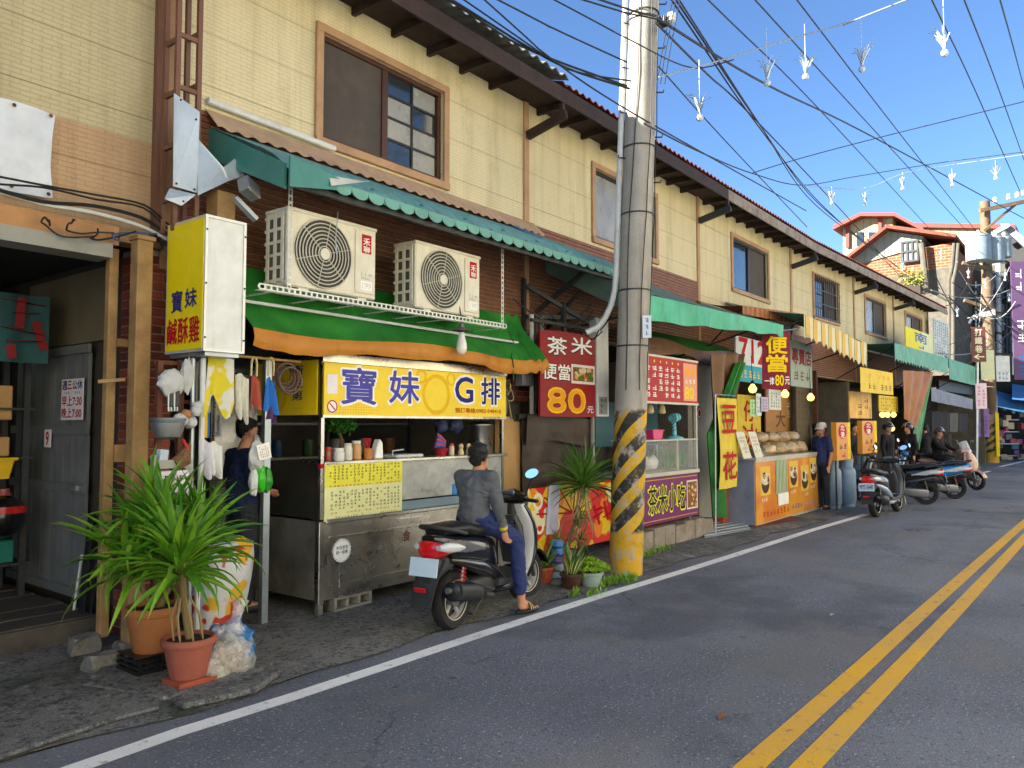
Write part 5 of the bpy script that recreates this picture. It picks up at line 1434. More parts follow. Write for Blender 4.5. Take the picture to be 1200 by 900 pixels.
for k in range(5): part('tie_rope', MB().tube([(tx1 - .72 + .02 * k, 5.3, 2.75 - .12 * k), (tx1 - .68, 5.26, 2.62 - .14 * k)], .006, 5), M_GRNP if k % 2 else M_BLK, tp)
# hanging bulb lamp
bl = PY(541, 408, 5.18)
lp = thing('bulb_lamp', 'white bulb under a grey metal shade hanging before the yellow cart sign', 'lamp', bl)
part('bulb', MB().lathe([(.012, .17), (.028, .16), (.034, .12), (.05, .05), (.055, .0), (.048, -.035), (.03, -.058), (.001, -.064)], bl, 20), mat('milk_glass_bulb', 'd6d3c8', .3, spec=.6), lp, smooth=True)
part('shade', MB().lathe([(.095, .175), (.09, .185), (.03, .215), (.022, .25)], bl, 24, capb=False), mat('grey_lamp_shade', '77706a', .5, .5), lp, smooth=True)
part('socket', MB().lathe([(.022, .16), (.022, .25), (.012, .29)], bl, 12), M_STEELD, lp, smooth=True)
part('cord', MB().tube([bl + Vector((0, 0, .28)), bl + Vector((-.01, .02, .42)), bl + Vector((-.12, .1, .5))], .006, 6), M_BLK, lp)
# ------------------------------------------------------------------ the food cart
M_STAIN, t = newmat('brushed_stainless', .3, 1.0)
c = t.mix(t.ramp(t.noise(1.8, 5, .6), .35, .65), 'a8a49e', 'd0ccc4'); c = t.mix(t.ramp(t.noise(3, 6, .7, sc=(1, 1, .3), loc=(2, 2, 1)), .55, .8, 0, .3), c, '575044'); t.color(c)
t.L(t.ramp(t.noise(2.5, 5, .7, loc=(5, 1, 2)), .3, .7, .2, .38), t.b.inputs['Roughness'])
t.bump(t.math('ADD', t.noise(1.6, 3, .5), t.math('MULTIPLY', t.noise(120, 2, .5, sc=(1, 1, .02)), .03)), .22, .06)
M_STAIN2 = mat('stained_steel_side', '84827a', .45, .5, var=.3, scale=3, dirt=.6, dcol='4a4030', dscale=3)
CX0, CX1, CYF, CYB = PY(375, 600, 5.5).x, PY(590, 600, 5.5).x, 5.5, 6.55
def cz(py, px=375): return PY(px, py, CYF).z
CB, CT = cz(705), cz(612)
ct = thing('food_cart', 'stainless steel food cart with a yellow sign board reading 寶妹G排', 'food cart', ((CX0 + CX1) / 2, 6, 0))
part('front_panel', MB().box(CX0 + .05, CX1, CYF, CYF + .02, CB, CT - .02), M_STAIN, ct)
part('side_panel', MB().box(CX0 + .0, CX0 + .02, CYF + .06, CYB, CB, CT), M_STAIN2, ct)
part('body', MB().box(CX0 + .021, CX1 - .002, CYF + .021, CYB, CB + .02, CT - .03), M_STAIN2, ct)
part('corner_trim', MB().box(CX0 - .01, CX0 + .05, CYF - .008, CYF + .058, CB - .03, CT), M_STAIN, ct, bevel=.006)
part('counter_edge', MB().box(CX0 + .05, CX1 + .02, CYF - .03, CYF + .3, CT - .02, CT + .02), M_STAIN, ct, bevel=.008)
part('recess_panel', MB().box(CX0 + .22, CX1 - .06, CYF - .005, CYF - .0005, CB + .07, CT - .16), M_STAIN, ct, bevel=.003)
part('trim_rail', MB().box(CX0 + .22, CX1 - .06, CYF - .012, CYF - .0055, CB + .1, CB + .125), M_STAIN, ct)
part('trim_rail', MB().box(CX0 + .1, CX1 - .02, CYF - .01, CYF - .0005, CT - .15, CT - .14), M_STAIN, ct)
part('drawer_handle', MB().box(CX0 + .95, CX0 + 1.25, CYF - .02, CYF - .0006, CT - .075, CT - .06), M_STAIN, ct)
P = Plane((CX0, CYF, CB), (1, 0, 0), (0, 0, 1), CX1 - CX0, CT - CB)
cu, cv = PY(400, 642, CYF).x - CX0, cz(645, 400) - CB
part('round_sticker', P.disc(cu, cv, .105, .008), pm('round_sticker_white', 'dcdfe0'), ct)
part('sticker_ring', P.disc(cu, cv, .098, .009, inner=.094), M_GRNP, ct)
part('lettering', P.rows(['本店使用', '統一發票'], cu - .065, cu + .065, cv - .03, cv + .045, .25, .0095), M_BLKP, ct)
fu = PY(476, 620, CYF).x - CX0; fv = cz(627, 476) - CB
part('emblem', P.text('食', fu - .05, fu + .05, fv - .06, fv + .05, .006, .03), M_WOODR, ct)
# legs, wheel, cable blocks
for x in (CX0 + .02, CX1 - .08):
 for y in (CYF + .03, CYB - .08): part('leg', MB().box(x, x + .05, y, y + .05, .03, CB + .019), M_STAIN2, ct)
wx = PY(377, 715, CYF + .05).x
part('castor_wheel', MB().lathe([(.03, -.02), (.075, -.02), (.08, 0), (.075, .02), (.03, .02)], (wx + .03, CYF + .1, .1), 16, 'x'), M_BLK, ct, smooth=True)
bk = thing('concrete_block', 'hollow grey concrete block propping the food cart', 'concrete block', (PY(412, 710, 5.55).x, 5.65, 0))
bx0, bx1, bz = PY(392, 718, 5.52).x, PY(436, 706, 5.52).x, CB - .0
M_BLOCK = mat('concrete_block_grey', '8f8d86', .9, bump=.5, bscale=70, dirt=.3)
bm_ = MB()
nb3 = 3; ww = (bx1 - bx0 - .03 * (nb3 + 1)) / nb3
for k in range(nb3 + 1): bm_.box(bx0 + k * (ww + .03), bx0 + k * (ww + .03) + .03, 5.52, 5.8, .055, bz - .03)
bm_.box(bx0, bx1, 5.52, 5.8, .02, .055); bm_.box(bx0, bx1, 5.52, 5.8, bz - .03, bz)
part('block', bm_, M_BLOCK, bk, bevel=.004)
# upper structure
ZS1, ZS0 = cz(417), cz(486)
for x, y in ((CX0 + .0, CYF), (CX1 - .03, CYF), (CX0, CYB - .03), (CX1 - .03, CYB - .03)):
 part('post', MB().box(x, x + .035, y, y + .035, CT + .02, ZS1 - .01), M_STAIN, ct)
part('post_band', MB().box(CX0 - .004, CX0 + .039, CYF - .004, CYF + .039, cz(549), cz(544)), M_RED, ct)
part('roof_sheet', MB().box(CX0 - .02, CX1 + .02, CYF - .03, CYB + .02, ZS1, ZS1 + .03), M_STAIN, ct)
part('sign_frame', MB().box(CX0 - .015, CX1 + .02, CYF - .035, CYF - .012, ZS1 - .05, ZS1 - .001), M_STAIN, ct)
sb_ = Plane((CX0, CYF - .034, ZS0), (1, 0, 0), (0, 0, 1), CX1 - CX0, ZS1 - ZS0 - .055)
M_CYEL = mat('yellow_cart_sign', 'e3c41a', .4, var=.06)
part('sign_board', sb_.board(.02), M_CYEL, ct)
part('sign_frame', MB().box(CX0 - .01, CX1 + .01, CYF - .036, CYF - .014, ZS0 - .025, ZS0 - .001), M_STAIN, ct)
M_ORP = pm('orange_print', 'd8981a'); M_RNG = pm('ring_print', 'dcb01a'); M_VIO = pm('violet_print', '4a4a9a')
w_, h_ = sb_.w, sb_.h
part('printed_rings', sb_.disc(w_ * .555, h_ * .48, h_ * .45, .001, inner=h_ * .36, mb=sb_.disc(w_ * .47, h_ * .86, h_ * .16, .0012, inner=h_ * .1, mb=sb_.disc(w_ * .64, h_ * .84, h_ * .15, .0012, inner=h_ * .1))), M_RNG, ct)
dots = MB()
for i in range(16):
 for j in range(5): sb_.disc(w_ * (.07 + .012 * i), h_ * (.05 + .055 * j), h_ * .014, .0012, dots, 6)
for i in range(12):
 for j in range(8): sb_.disc(w_ * (.84 + .0125 * i), h_ * (.93 - .06 * j), h_ * .015, .0012, dots, 6)
part('printed_dots', dots, M_ORP, ct)
for ch, a, b, c, d, m_ in (('寶', .075, .235, .22, .93, M_VIO), ('妹', .30, .455, .27, .93, M_VIO), ('G', .665, .775, .33, .90, M_NAVY), ('排', .83, .955, .30, .93, M_NAVY)):
 part('lettering_outline', sb_.text(ch, w_ * a - .012, w_ * b + .012, h_ * c - .012, h_ * d + .012, .002, .05), M_WHT, ct)
 part('lettering', sb_.text(ch, w_ * a, w_ * b, h_ * c, h_ * d, .004, .02), m_, ct)
part('small_lettering', sb_.text('預訂專線:0982-548410', w_ * .665, w_ * .965, h_ * .08, h_ * .2, .003, .012), M_RED, ct)
part('no_smoking_sticker', sb_.disc(w_ * .035, h_ * .16, h_ * .13, .003), M_WHT, ct)
part('no_smoking_sign', sb_.disc(w_ * .035, h_ * .16, h_ * .125, .004, inner=h_ * .1, mb=MB().bar(sb_.at(w_ * .035 - .03, h_ * .16 + .03, .0045), sb_.at(w_ * .035 + .03, h_ * .16 - .03, .0045), .001, .012, up=Vector((1, 0, 1)))), M_RED, ct)
part('paper_label', sb_.rect(w_ * .012, w_ * .058, h_ * .4, h_ * .78, .003), pm('notice_paper'), ct)
# side sign 衛生第一
ss = Plane((CX0 - .012, CYB - .1, ZS0 + .0), (0, -1, 0), (0, 0, 1), CYB - .1 - CYF - .05, ZS1 - ZS0 - .03)
part('side_sign', ss.board(.012), M_CYEL, ct)
part('printed_rings', ss.disc(ss.w * .3, ss.h * .4, ss.h * .4, .001, inner=ss.h * .3), M_RNG, ct)
for i, ch in enumerate('衛生第一'):
 part('lettering', ss.text(ch, ss.w * .60, ss.w * .78, ss.h * (.74 - .235 * i) + (.04 if ch == '一' else 0), ss.h * (.92 - .235 * i) - (.04 if ch == '一' else 0), .003, .02), M_NAVY, ct)
# glazed counter, menu board
ZM1 = cz(543)
part('side_glass_panel', MB().box(CX0 + .004, CX0 + .02, CYF + .06, CYB - .04, CT + .02, ZM1), mat('dark_smoked_panel', '34352f', .35, .3, var=.3, dirt=.4), ct)
mx1 = PY(470, 560, CYF).x
mp_ = Plane((CX0 + .036, CYF - .016, CT + .0), (1, 0, 0), (0, 0, 1), mx1 - CX0 - .036, ZM1 - CT - .0)
part('menu_board', mp_.board(.012), mat('pale_yellow_menu', 'd5d69a', .5, var=.05), ct)
part('menu_tint', mp_.rect(0, mp_.w, mp_.h * .58, mp_.h, .001), pm('menu_yellow', 'd9d24a'), ct)
part('menu_print', mp_.scrawl(mp_.w * .04, mp_.w * .97, mp_.h * .64, mp_.h * .96, 19, 6, .002, seed=2, fill=.72), M_BLKP, ct)
part('menu_print', mp_.scrawl(mp_.w * .06, mp_.w * .97, mp_.h * .18, mp_.h * .52, 19, 6, .002, seed=7, fill=.72), M_BLKP, ct)
rr = mp_.scrawl(mp_.w * .04, mp_.w * .97, mp_.h * .575, mp_.h * .615, 19, 1, .0025, seed=8); mp_.scrawl(mp_.w * .06, mp_.w * .97, mp_.h * .11, mp_.h * .15, 19, 1, .0025, mb=rr, seed=9)
part('price_print', rr, M_RED, ct)
part('hours_print', mp_.scrawl(mp_.w * .12, mp_.w * .48, mp_.h * .02, mp_.h * .08, 10, 1, .0025, seed=10), M_GRNP, ct)
part('phone_print', mp_.scrawl(mp_.w * .7, mp_.w * .92, mp_.h * .02, mp_.h * .08, 8, 1, .0025, seed=11), M_RED, ct)
M_PLAS = mat('clouded_acrylic', 'b0b2ac', .3, spec=.6, var=.3, scale=5, alpha=.72, bump=.3, bscale=4)
part('display_front', MB().box(mx1, CX1 - .04, CYF + .0, CYF + .008, CT + .12, ZM1 - .02), M_PLAS, ct)
part('display_top', MB().box(CX0 + .04, CX1 + .06, CYF - .02, CYF + .34, ZM1 - .018, ZM1 + .012), M_STAIN, ct, bevel=.004)
part('display_tray', MB().box(mx1, CX1 - .04, CYF + .02, CYF + .5, CT + .021, CT + .1), mat('blue_grey_tray', '6f8494', .4, .4), ct)
part('blue_lid', MB().box(PY(530, 575, CYF).x, PY(555, 575, CYF).x + .1, CYF - .012, CYF + .1, cz(580, 530) - .0, cz(567, 530)), mat('blue_plastic', '2478c0', .35), ct, bevel=.006)
part('work_top', MB().box(CX0 + .03, CX1 - .03, CYF + .36, CYB - .02, CT + .021, CT + .16), M_STAIN2, ct)
part('fryer', MB().box(CX0 + 1.2, CX0 + 1.75, CYF + .38, CYB - .1, CT + .161, ZM1 + .02), M_STAIN, ct, bevel=.01)
part('back_panel', MB().box(CX0 + .03, CX1 - .03, CYB, CYB + .02, CB, CT + .3), M_STAIN2, ct)
# ------------------------------------------------------------------ smooth bodies by voxel union
def blob(name, segs, m, parent, voxel=.012, it=5, local=True, wr=0.0):
 'one continuous surface: tapered capsules (p, q, r0, r1) and ellipsoids (c, (rx, ry, rz))'
 mb = MB()
 for s_ in segs:
  if len(s_) == 2: mb.ball(s_[0], s_[1], 14, 10)
  else:
   p, q, r0, r1 = s_; p, q = Vector(p), Vector(q)
   n = 4; mb.tube([p.lerp(q, i / n) for i in range(n + 1)], [r0 + (r1 - r0) * i / n for i in range(n + 1)], 12)
   mb.ball(p, r0 * .999, 12, 8); mb.ball(q, r1 * .999, 12, 8)
 me = bpy.data.meshes.new(name); me.from_pydata([tuple(v) for v in mb.v], [], mb.f); me.materials.append(m)
 ob = bpy.data.objects.new(name, me); COL.objects.link(ob)
 k = ob.modifiers.new('r', 'REMESH'); k.mode = 'VOXEL'; k.voxel_size = voxel; k.use_smooth_shade = True
 k = ob.modifiers.new('s', 'SMOOTH'); k.factor = .5; k.iterations = it
 dg = bpy.context.evaluated_depsgraph_get()
 me2 = bpy.data.meshes.new_from_object(ob.evaluated_get(dg)); me2.name = name
 bpy.data.objects.remove(ob); bpy.data.meshes.remove(me)
 if not me2.materials: me2.materials.append(m)
 if wr:
  co = [v.co.copy() for v in me2.vertices]; no = [v.normal.copy() for v in me2.vertices]
  for v, c, n_ in zip(me2.vertices, co, no):
   k = noise.noise(Vector((c.x * 9, c.y * 9, c.z * 26 + 3 * noise.noise(c * 6)))) + .7 * noise.noise(c * 17)
   v.co = c + n_ * (wr * (1 - abs(k) * 2.2) * .6)
 for p in me2.polygons: p.use_smooth = True
 o = bpy.data.objects.new(name, me2); COL.objects.link(o); o.parent = parent
 ORG[o.name] = Vector((0, 0, 0)); return o
M_SKIN = mat('skin', 'b57f60', .55, var=.08, sub=.1, bump=.1, bscale=60); M_HAIR = mat('black_hair', '141312', .5, var=.3, scale=40, bump=.5, bscale=120)
def V3(*a): return Vector(a)
def hand(segs, wr, d, side, palm, grip=.5):
 'palm and five bent fingers; d = finger direction, side = across the palm towards the thumb, palm = palm normal'
 d, side, palm = d.normalized(), side.normalized(), palm.normalized()
 segs.append((wr, wr + d * .075, .026, .032)); segs.append((wr + d * .03 + side * .016, wr + d * .08 + side * .024, .02, .018)); segs.append((wr + d * .03 - side * .016, wr + d * .075 - side * .026, .02, .017))
 for i, (o, L) in enumerate(((.028, .068), (.010, .076), (-.009, .07), (-.027, .056))):
  a = wr + d * .078 + side * o; b = a + (d * (1 - grip * .4) + palm * grip * .5).normalized() * L * .5; c = b + (d * (1 - grip) + palm * grip * 1.2).normalized() * L * .5
  segs += [(a, b, .0095, .009), (b, c, .009, .0075)]
 a = wr + d * .02 + side * .026; b = a + (side * .8 + d * .8 + palm * .2) * .032; segs += [(a, b, .013, .011), (b, b + (d + side * .3 + palm * .3) * .03, .011, .009)]
def person(name, label, loc, rz, J=None, shirt='1f2a4a', pants='20232e', sleeve='short', voxel=.009, hair=True, cap=None, helmet=None, mask=None, shoes='222224', cat='person', sandals=False, glasses=False, cuff=None, ankle=.08, scale=1.0, face=True, vest=None):
 D = dict(pel=V3(0, 0, .93), wai=V3(0, 0, 1.06), che=V3(.01, 0, 1.24), nek=V3(0, 0, 1.42), head=V3(.02, 0, 1.57), look=V3(1, 0, 0))
 for s_, k in ((1, 'l'), (-1, 'r')):
  D.update({'sh' + k: V3(0, .175 * s_, 1.37), 'el' + k: V3(-.02, .215 * s_, 1.10), 'wr' + k: V3(.05, .22 * s_, .86),
    'hp' + k: V3(0, .085 * s_, .90), 'kn' + k: V3(.02, .095 * s_, .48), 'an' + k: V3(0, .1 * s_, .075), 'ft' + k: V3(.17, .125 * s_, .03)})
 if J: D.update(J)
 t = thing(name, label, cat, loc, rz); ORG[t.name] = V3(0, 0, 0); t.scale = (scale,) * 3
 look = D['look'].normalized(); hd = D['head']; upv = V3(0, 0, 1); rt = look.cross(upv).normalized()
 B = [(D['pel'], (.12, .15, .11)), (D['pel'], D['wai'], .125, .115), (D['wai'], D['che'], .115, .13), (D['che'], D['nek'] - V3(0, 0, .04), .12, .065), (D['nek'], hd - upv * .03, .052, .05),
  (D['shl'], D['shr'], .062, .062), (hd + upv * .02 - look * .01, (.087, .078, .105) if abs(look.x) > .7 else (.08, .087, .105)), (hd - upv * .05 + look * .025, (.058, .056, .062)),
  (hd + look * .085 - upv * .005, hd + look * .098 - upv * .03, .012, .015)]
 for s_ in (1, -1): B.append((hd + rt * .077 * s_ - upv * .005 - look * .01, (.014, .014, .03)))
 for k, s_ in (('l', 1), ('r', -1)):
  B += [(D['sh' + k], D['el' + k], .05, .041), (D['el' + k], D['wr' + k], .04, .027), (D['hp' + k], D['kn' + k], .085, .056), (D['kn' + k], D['kn' + k].lerp(D['an' + k], .35), .055, .054), (D['kn' + k].lerp(D['an' + k], .35), D['an' + k], .054, .036), (D['an' + k], D['ft' + k], .037, .028), (D['an' + k] + V3(-.02, 0, -.03), D['ft' + k] - V3(0, 0, .0), .03, .03)]
  f = (D['wr' + k] - D['el' + k]).normalized(); th = D.get('thumb' + k, V3(1, 0, 0)); th = (th - f * th.dot(f)).normalized(); pn_ = f.cross(th) * (1 if k == 'r' else -1)
  hand(B, D['wr' + k], f, th, pn_, D.get('grip' + k, .45))
  if sandals:
   d_ = (D['ft' + k] - D['an' + k]); d_.z = 0; d_.normalize(); n_ = V3(-d_.y, d_.x, 0)
   for i in range(5):
    b_ = D['ft' + k] + n_ * (.03 - .016 * i) * s_ * -1 + d_ * .0
    B.append((b_, b_ + d_ * (.055 - .006 * i), .013 - .0012 * i, .011 - .001 * i))
 blob('body', B, M_SKIN, t, voxel)
 ms = mat('cloth_' + shirt, shirt, .85, var=.05, scale=5, bump=.9, bscale=7)
 S = [(D['pel'] + V3(0, 0, .02), (.135, .165, .09)), (D['pel'], D['wai'], .14, .132), (D['wai'], D['che'], .132, .147), (D['che'], D['nek'] - upv * .07, .14, .085), (D['shl'], D['shr'], .073, .073), (D['che'] + V3(0, .08, 0), D['shl'], .1, .07), (D['che'] + V3(0, -.08, 0), D['shr'], .1, .07)]
 for k in 'lr':
  if sleeve == 'long': S += [(D['sh' + k], D['el' + k], .065, .054), (D['el' + k], D['wr' + k] - (D['wr' + k] - D['el' + k]).normalized() * .015, .054, .038)]
  elif sleeve == 'short': S += [(D['sh' + k], D['sh' + k].lerp(D['el' + k], .72), .068, .064)]
 blob('shirt', S, ms, t, voxel * 1.1, 3, wr=.011)
 if cuff:
  for k in 'lr':
   f = (D['wr' + k] - D['el' + k]).normalized(); part('cuff', MB().tube([D['wr' + k] - f * .05, D['wr' + k] - f * .01], [.044, .043], 14), mat('cloth_' + cuff, cuff, .85), t, local=True, smooth=True)
 mp2 = mat('cloth_' + pants, pants, .85, var=.14, scale=5, bump=.8, bscale=8)
 Q = [(D['pel'] - V3(0, 0, .01), (.13, .16, .09))]
 for k in 'lr':
  e = D['kn' + k].lerp(D['an' + k], 1 - ankle)
  Q += [(D['hp' + k], D['kn' + k], .1, .073), (D['kn' + k], D['kn' + k].lerp(e, .5), .072, .066), (D['kn' + k].lerp(e, .5), e, .066, .055)]
 blob('trousers', Q, mp2, t, voxel * 1.1, 3, wr=.010)
 for k, s_ in (('l', 1), ('r', -1)):
  a, f = D['an' + k], D['ft' + k]; d_ = (f - a); d_.z = 0; d_.normalize(); n_ = V3(-d_.y, d_.x, 0); h0 = a - d_ * .07
  zb = min(a.z - .07, f.z - .03)
  if sandals:
   pts = []
   for i in range(16):
    u = i / 16 * 2 * math.pi; L = .145; wdt = .05 + .012 * math.cos(u)
    c_ = h0 + d_ * .14; pts.append(V3(0, 0, zb) + V3(c_.x, c_.y, 0) + d_ * L * math.cos(u) + n_ * wdt * math.sin(u))
   sh_ = part('sandal', MB().prism(pts, (0, 0, .028)), mat('black_sandal', '17171a', .5), t, local=True, bevel=.006)
   st_ = h0 + d_ * .17
   for j in range(3):
    o_ = V3(st_.x, st_.y, 0) + d_ * (.024 * j - .03)
    part('strap_stripe', MB().tube([o_ + n_ * .052 * math.cos(q) + V3(0, 0, zb + .028 + (.063 - .012 * j) * math.sin(q)) for q in [math.pi * i / 10 for i in range(11)]], .0065, 6), mat('gold_stripe', 'c8a24a', .4), sh_, local=True, smooth=True)
   part('strap', MB().grid(lambda u, v: V3(st_.x, st_.y, 0) + d_ * (-.05 + .09 * u) + n_ * .052 * math.cos(math.pi * v) + V3(0, 0, zb + .028 + (.064 - .025 * u) * math.sin(math.pi * v)), 4, 12, .004), mat('black_sandal'), sh_, local=True, smooth=True)
  else:
   c_ = h0 + d_ * .13
   blob('shoe', [(V3(h0.x, h0.y, zb + .04) + d_ * .03, V3(c_.x, c_.y, zb + .036) + d_ * .09, .042, .04), (V3(h0.x, h0.y, zb + .05) + d_ * .035, V3(h0.x, h0.y, zb + .08) + d_ * .05, .042, .04)], mat('shoe_' + shoes, shoes, .5), t, .012)
 c = hd + upv * .02 - look * .01
 if hair and not helmet:
  blob('hair', [(c + upv * .035 - look * .02, (.092, .09, .088)), (c - look * .045 - upv * .015, (.058, .07, .075)), (c + rt * .055 + upv * .01 - look * .015, (.04, .032, .055)), (c - rt * .055 + upv * .01 - look * .015, (.04, .032, .055)), (c + upv * .085 + look * .03, (.05, .05, .03))], M_HAIR, t, .008, 2, wr=.012)
  if voxel < .012:
   rnd = random.Random(7); hm = MB()
   for i in range(520):
    d = V3(rnd.gauss(0, 1), rnd.gauss(0, 1), rnd.gauss(.3, 1)).normalized()
    if d.dot(look) > .45 and d.z < .35: continue
    if d.z < -.55: continue
    b = c + upv * .02 - look * .02 + V3(d.x * .09, d.y * .088, d.z * .1); q = (d * .35 + V3(0, 0, -.9) + look * (.5 if d.z > .5 else 0) + V3(rnd.uniform(-.4, .4), rnd.uniform(-.4, .4), 0)).normalized() * rnd.uniform(.02, .04); e = q.cross(d).normalized() * .0028
    hm.add([b - e, b + e, b + q + d * .006], [(0, 1, 2)])
   part('hair_strands', hm, M_HAIR, t, local=True, weld=False, kind='stuff')
 if face:
  for s_ in (1, -1):
   part('eye', MB().ball(hd + look * .069 + rt * .032 * s_ + upv * .012, (.009, .009, .006), 8, 6), mat('dark_eye', '16120f', .2), t, local=True, smooth=True)
   part('eyebrow', MB().bar(hd + look * .072 + rt * .018 * s_ + upv * .034, hd + look * .064 + rt * .044 * s_ + upv * .032, .006, .008), M_HAIR, t, local=True)
  part('mouth', MB().bar(hd + look * .07 - rt * .018 - upv * .062, hd + look * .07 + rt * .018 - upv * .062, .006, .008), mat('lips', '8d4f45', .5), t, local=True)
 if mask: part('face_mask', MB().grid(lambda u, v: hd + look * (.092 - .06 * (2 * u - 1) ** 2) + rt * .07 * (2 * u - 1) + upv * (-.0 - .085 * v), 10, 6, .004), mat('mask_cloth', mask, .8), t, local=True, smooth=True)
 if glasses:
  for s_ in (1, -1): part('glasses_rim', MB().add(*ring((0, 0, 0), .021, .003, 16, 5, 'x')).xf(Matrix.Translation(hd + look * .092 + rt * .032 * s_ + upv * .01) @ look.to_track_quat('X', 'Z').to_matrix().to_4x4()), M_BLK, t, local=True)
 if cap:
  mc = mat('cap_' + cap, cap, .85)
  part('cap_crown', MB().lathe([(.103, .03), (.104, .055), (.095, .1), (.06, .133), (.001, .142)], c - upv * .005, 20, capb=False), mc, t, local=True, smooth=True)
  part('cap_brim', MB().grid(lambda u, v: c + upv * (.04 - .025 * v * v - .02 * (2 * u - 1) ** 2) + look * (.085 * math.cos((u - .5) * 2.4) + .085 * v * math.cos((u - .5) * 2.2)) + rt * (.098 * math.sin((u - .5) * 2.4)), 12, 4, .004), mc, t, local=True, smooth=True)
 if helmet:
  mh = mat('helmet_' + helmet, helmet, .2, coat=.6)
  hb_ = MB().ball((0, 0, 0), (.135, .128, .135), 20, 14)
  hb_.v = [v for v in hb_.v]
  hb_.f = [f for f in hb_.f if sum(hb_.v[i].z for i in f) / len(f) > -.055 - (.0 if sum(hb_.v[i].x for i in f) / len(f) < .03 else -.06)]
  hb_.xf(Matrix.Translation(c + upv * .02) @ look.to_track_quat('X', 'Z').to_matrix().to_4x4())
  hs = part('helmet_shell', hb_, mh, t, local=True, smooth=True, solid=.012)
  part('helmet_visor', MB().grid(lambda u, v: c + upv * (.05 - .02 * v) + look * (.13 * math.cos((u - .5) * 2.2) + .05 * v) + rt * .125 * math.sin((u - .5) * 2.2), 12, 3, .004), mat('visor_peak', '23242a', .3), hs, local=True, smooth=True)
  part('helmet_stripe', MB().grid(lambda u, v: c + V3(0, 0, .02) + look * (.138 * math.cos(u * 2.6 + .2)) + upv * .138 * math.sin(u * 2.6 + .2) + rt * (-.05 + .03 * v), 12, 2, .003), mat('helmet_pale_stripe', 'c8ccd2', .3), hs, local=True, smooth=True)
  part('chin_strap', MB().tube([c + rt * .085 - upv * .02, c - upv * .11 + look * .03, c - rt * .085 - upv * .02], .006, 6), M_BLK, t, local=True)
 return t, D

# ------------------------------------------------------------------ scooters
def loft(secs, axis='x', n=20, cap=True):
 'secs: (pos, cu, cv, ru, rv, exponent); axis x: (u, v) = (y, z); axis z: (u, v) = (y, x); axis y: (u, v) = (x, z)'
 vs, fs = [], []
 for (p, cu, cv, ru, rv, e) in secs:
  for k in range(n):
   a = 2 * math.pi * k / n; ca, sa = math.cos(a), math.sin(a)
   u = cu + ru * math.copysign(abs(ca) ** (2 / e), ca); v = cv + rv * math.copysign(abs(sa) ** (2 / e), sa)
   vs.append({'x': (p, u, v), 'z': (v, u, p), 'y': (u, p, v)}[axis])
 for i in range(len(secs) - 1):
  for k in range(n): fs.append((i * n + k, i * n + (k + 1) % n, (i + 1) * n + (k + 1) % n, (i + 1) * n + k))
 if cap: fs += [tuple(range(n - 1, -1, -1)), tuple((len(secs) - 1) * n + k for k in range(n))]
 return MB().add(vs, fs)
M_TYRE = mat('tyre_rubber', '1e1e1f', .75, bump=.4, bscale=50, dirt=.3, dcol='4a4640'); M_SEATV = mat('black_seat_vinyl', '1a1a1b', .4, bump=.15, bscale=200)
M_DPL = mat('dark_grey_plastic', '2e2f31', .5); M_CHR = mat('chrome', 'c8c8c8', .12, 1.0, var=.03); M_ALU = mat('cast_aluminium', '8a8a88', .4, .8, dirt=.3)
M_TAIL = mat('red_lamp_plastic', 'b0141c', .15, coat=.6, emit='b0141c', estr=.04); M_CLRP = mat('clear_lamp_plastic', 'b9bcc0', .12, spec=.8, coat=.5); M_MIRR = mat('mirror_glass', 'dfe6ea', .02, 1.0, var=0, rvar=0)
M_EXH = mat('black_exhaust_shield', '26272a', .4, .3); M_GOLD = mat('bronze_rim_edge', 'c4bca4', .35, .4)
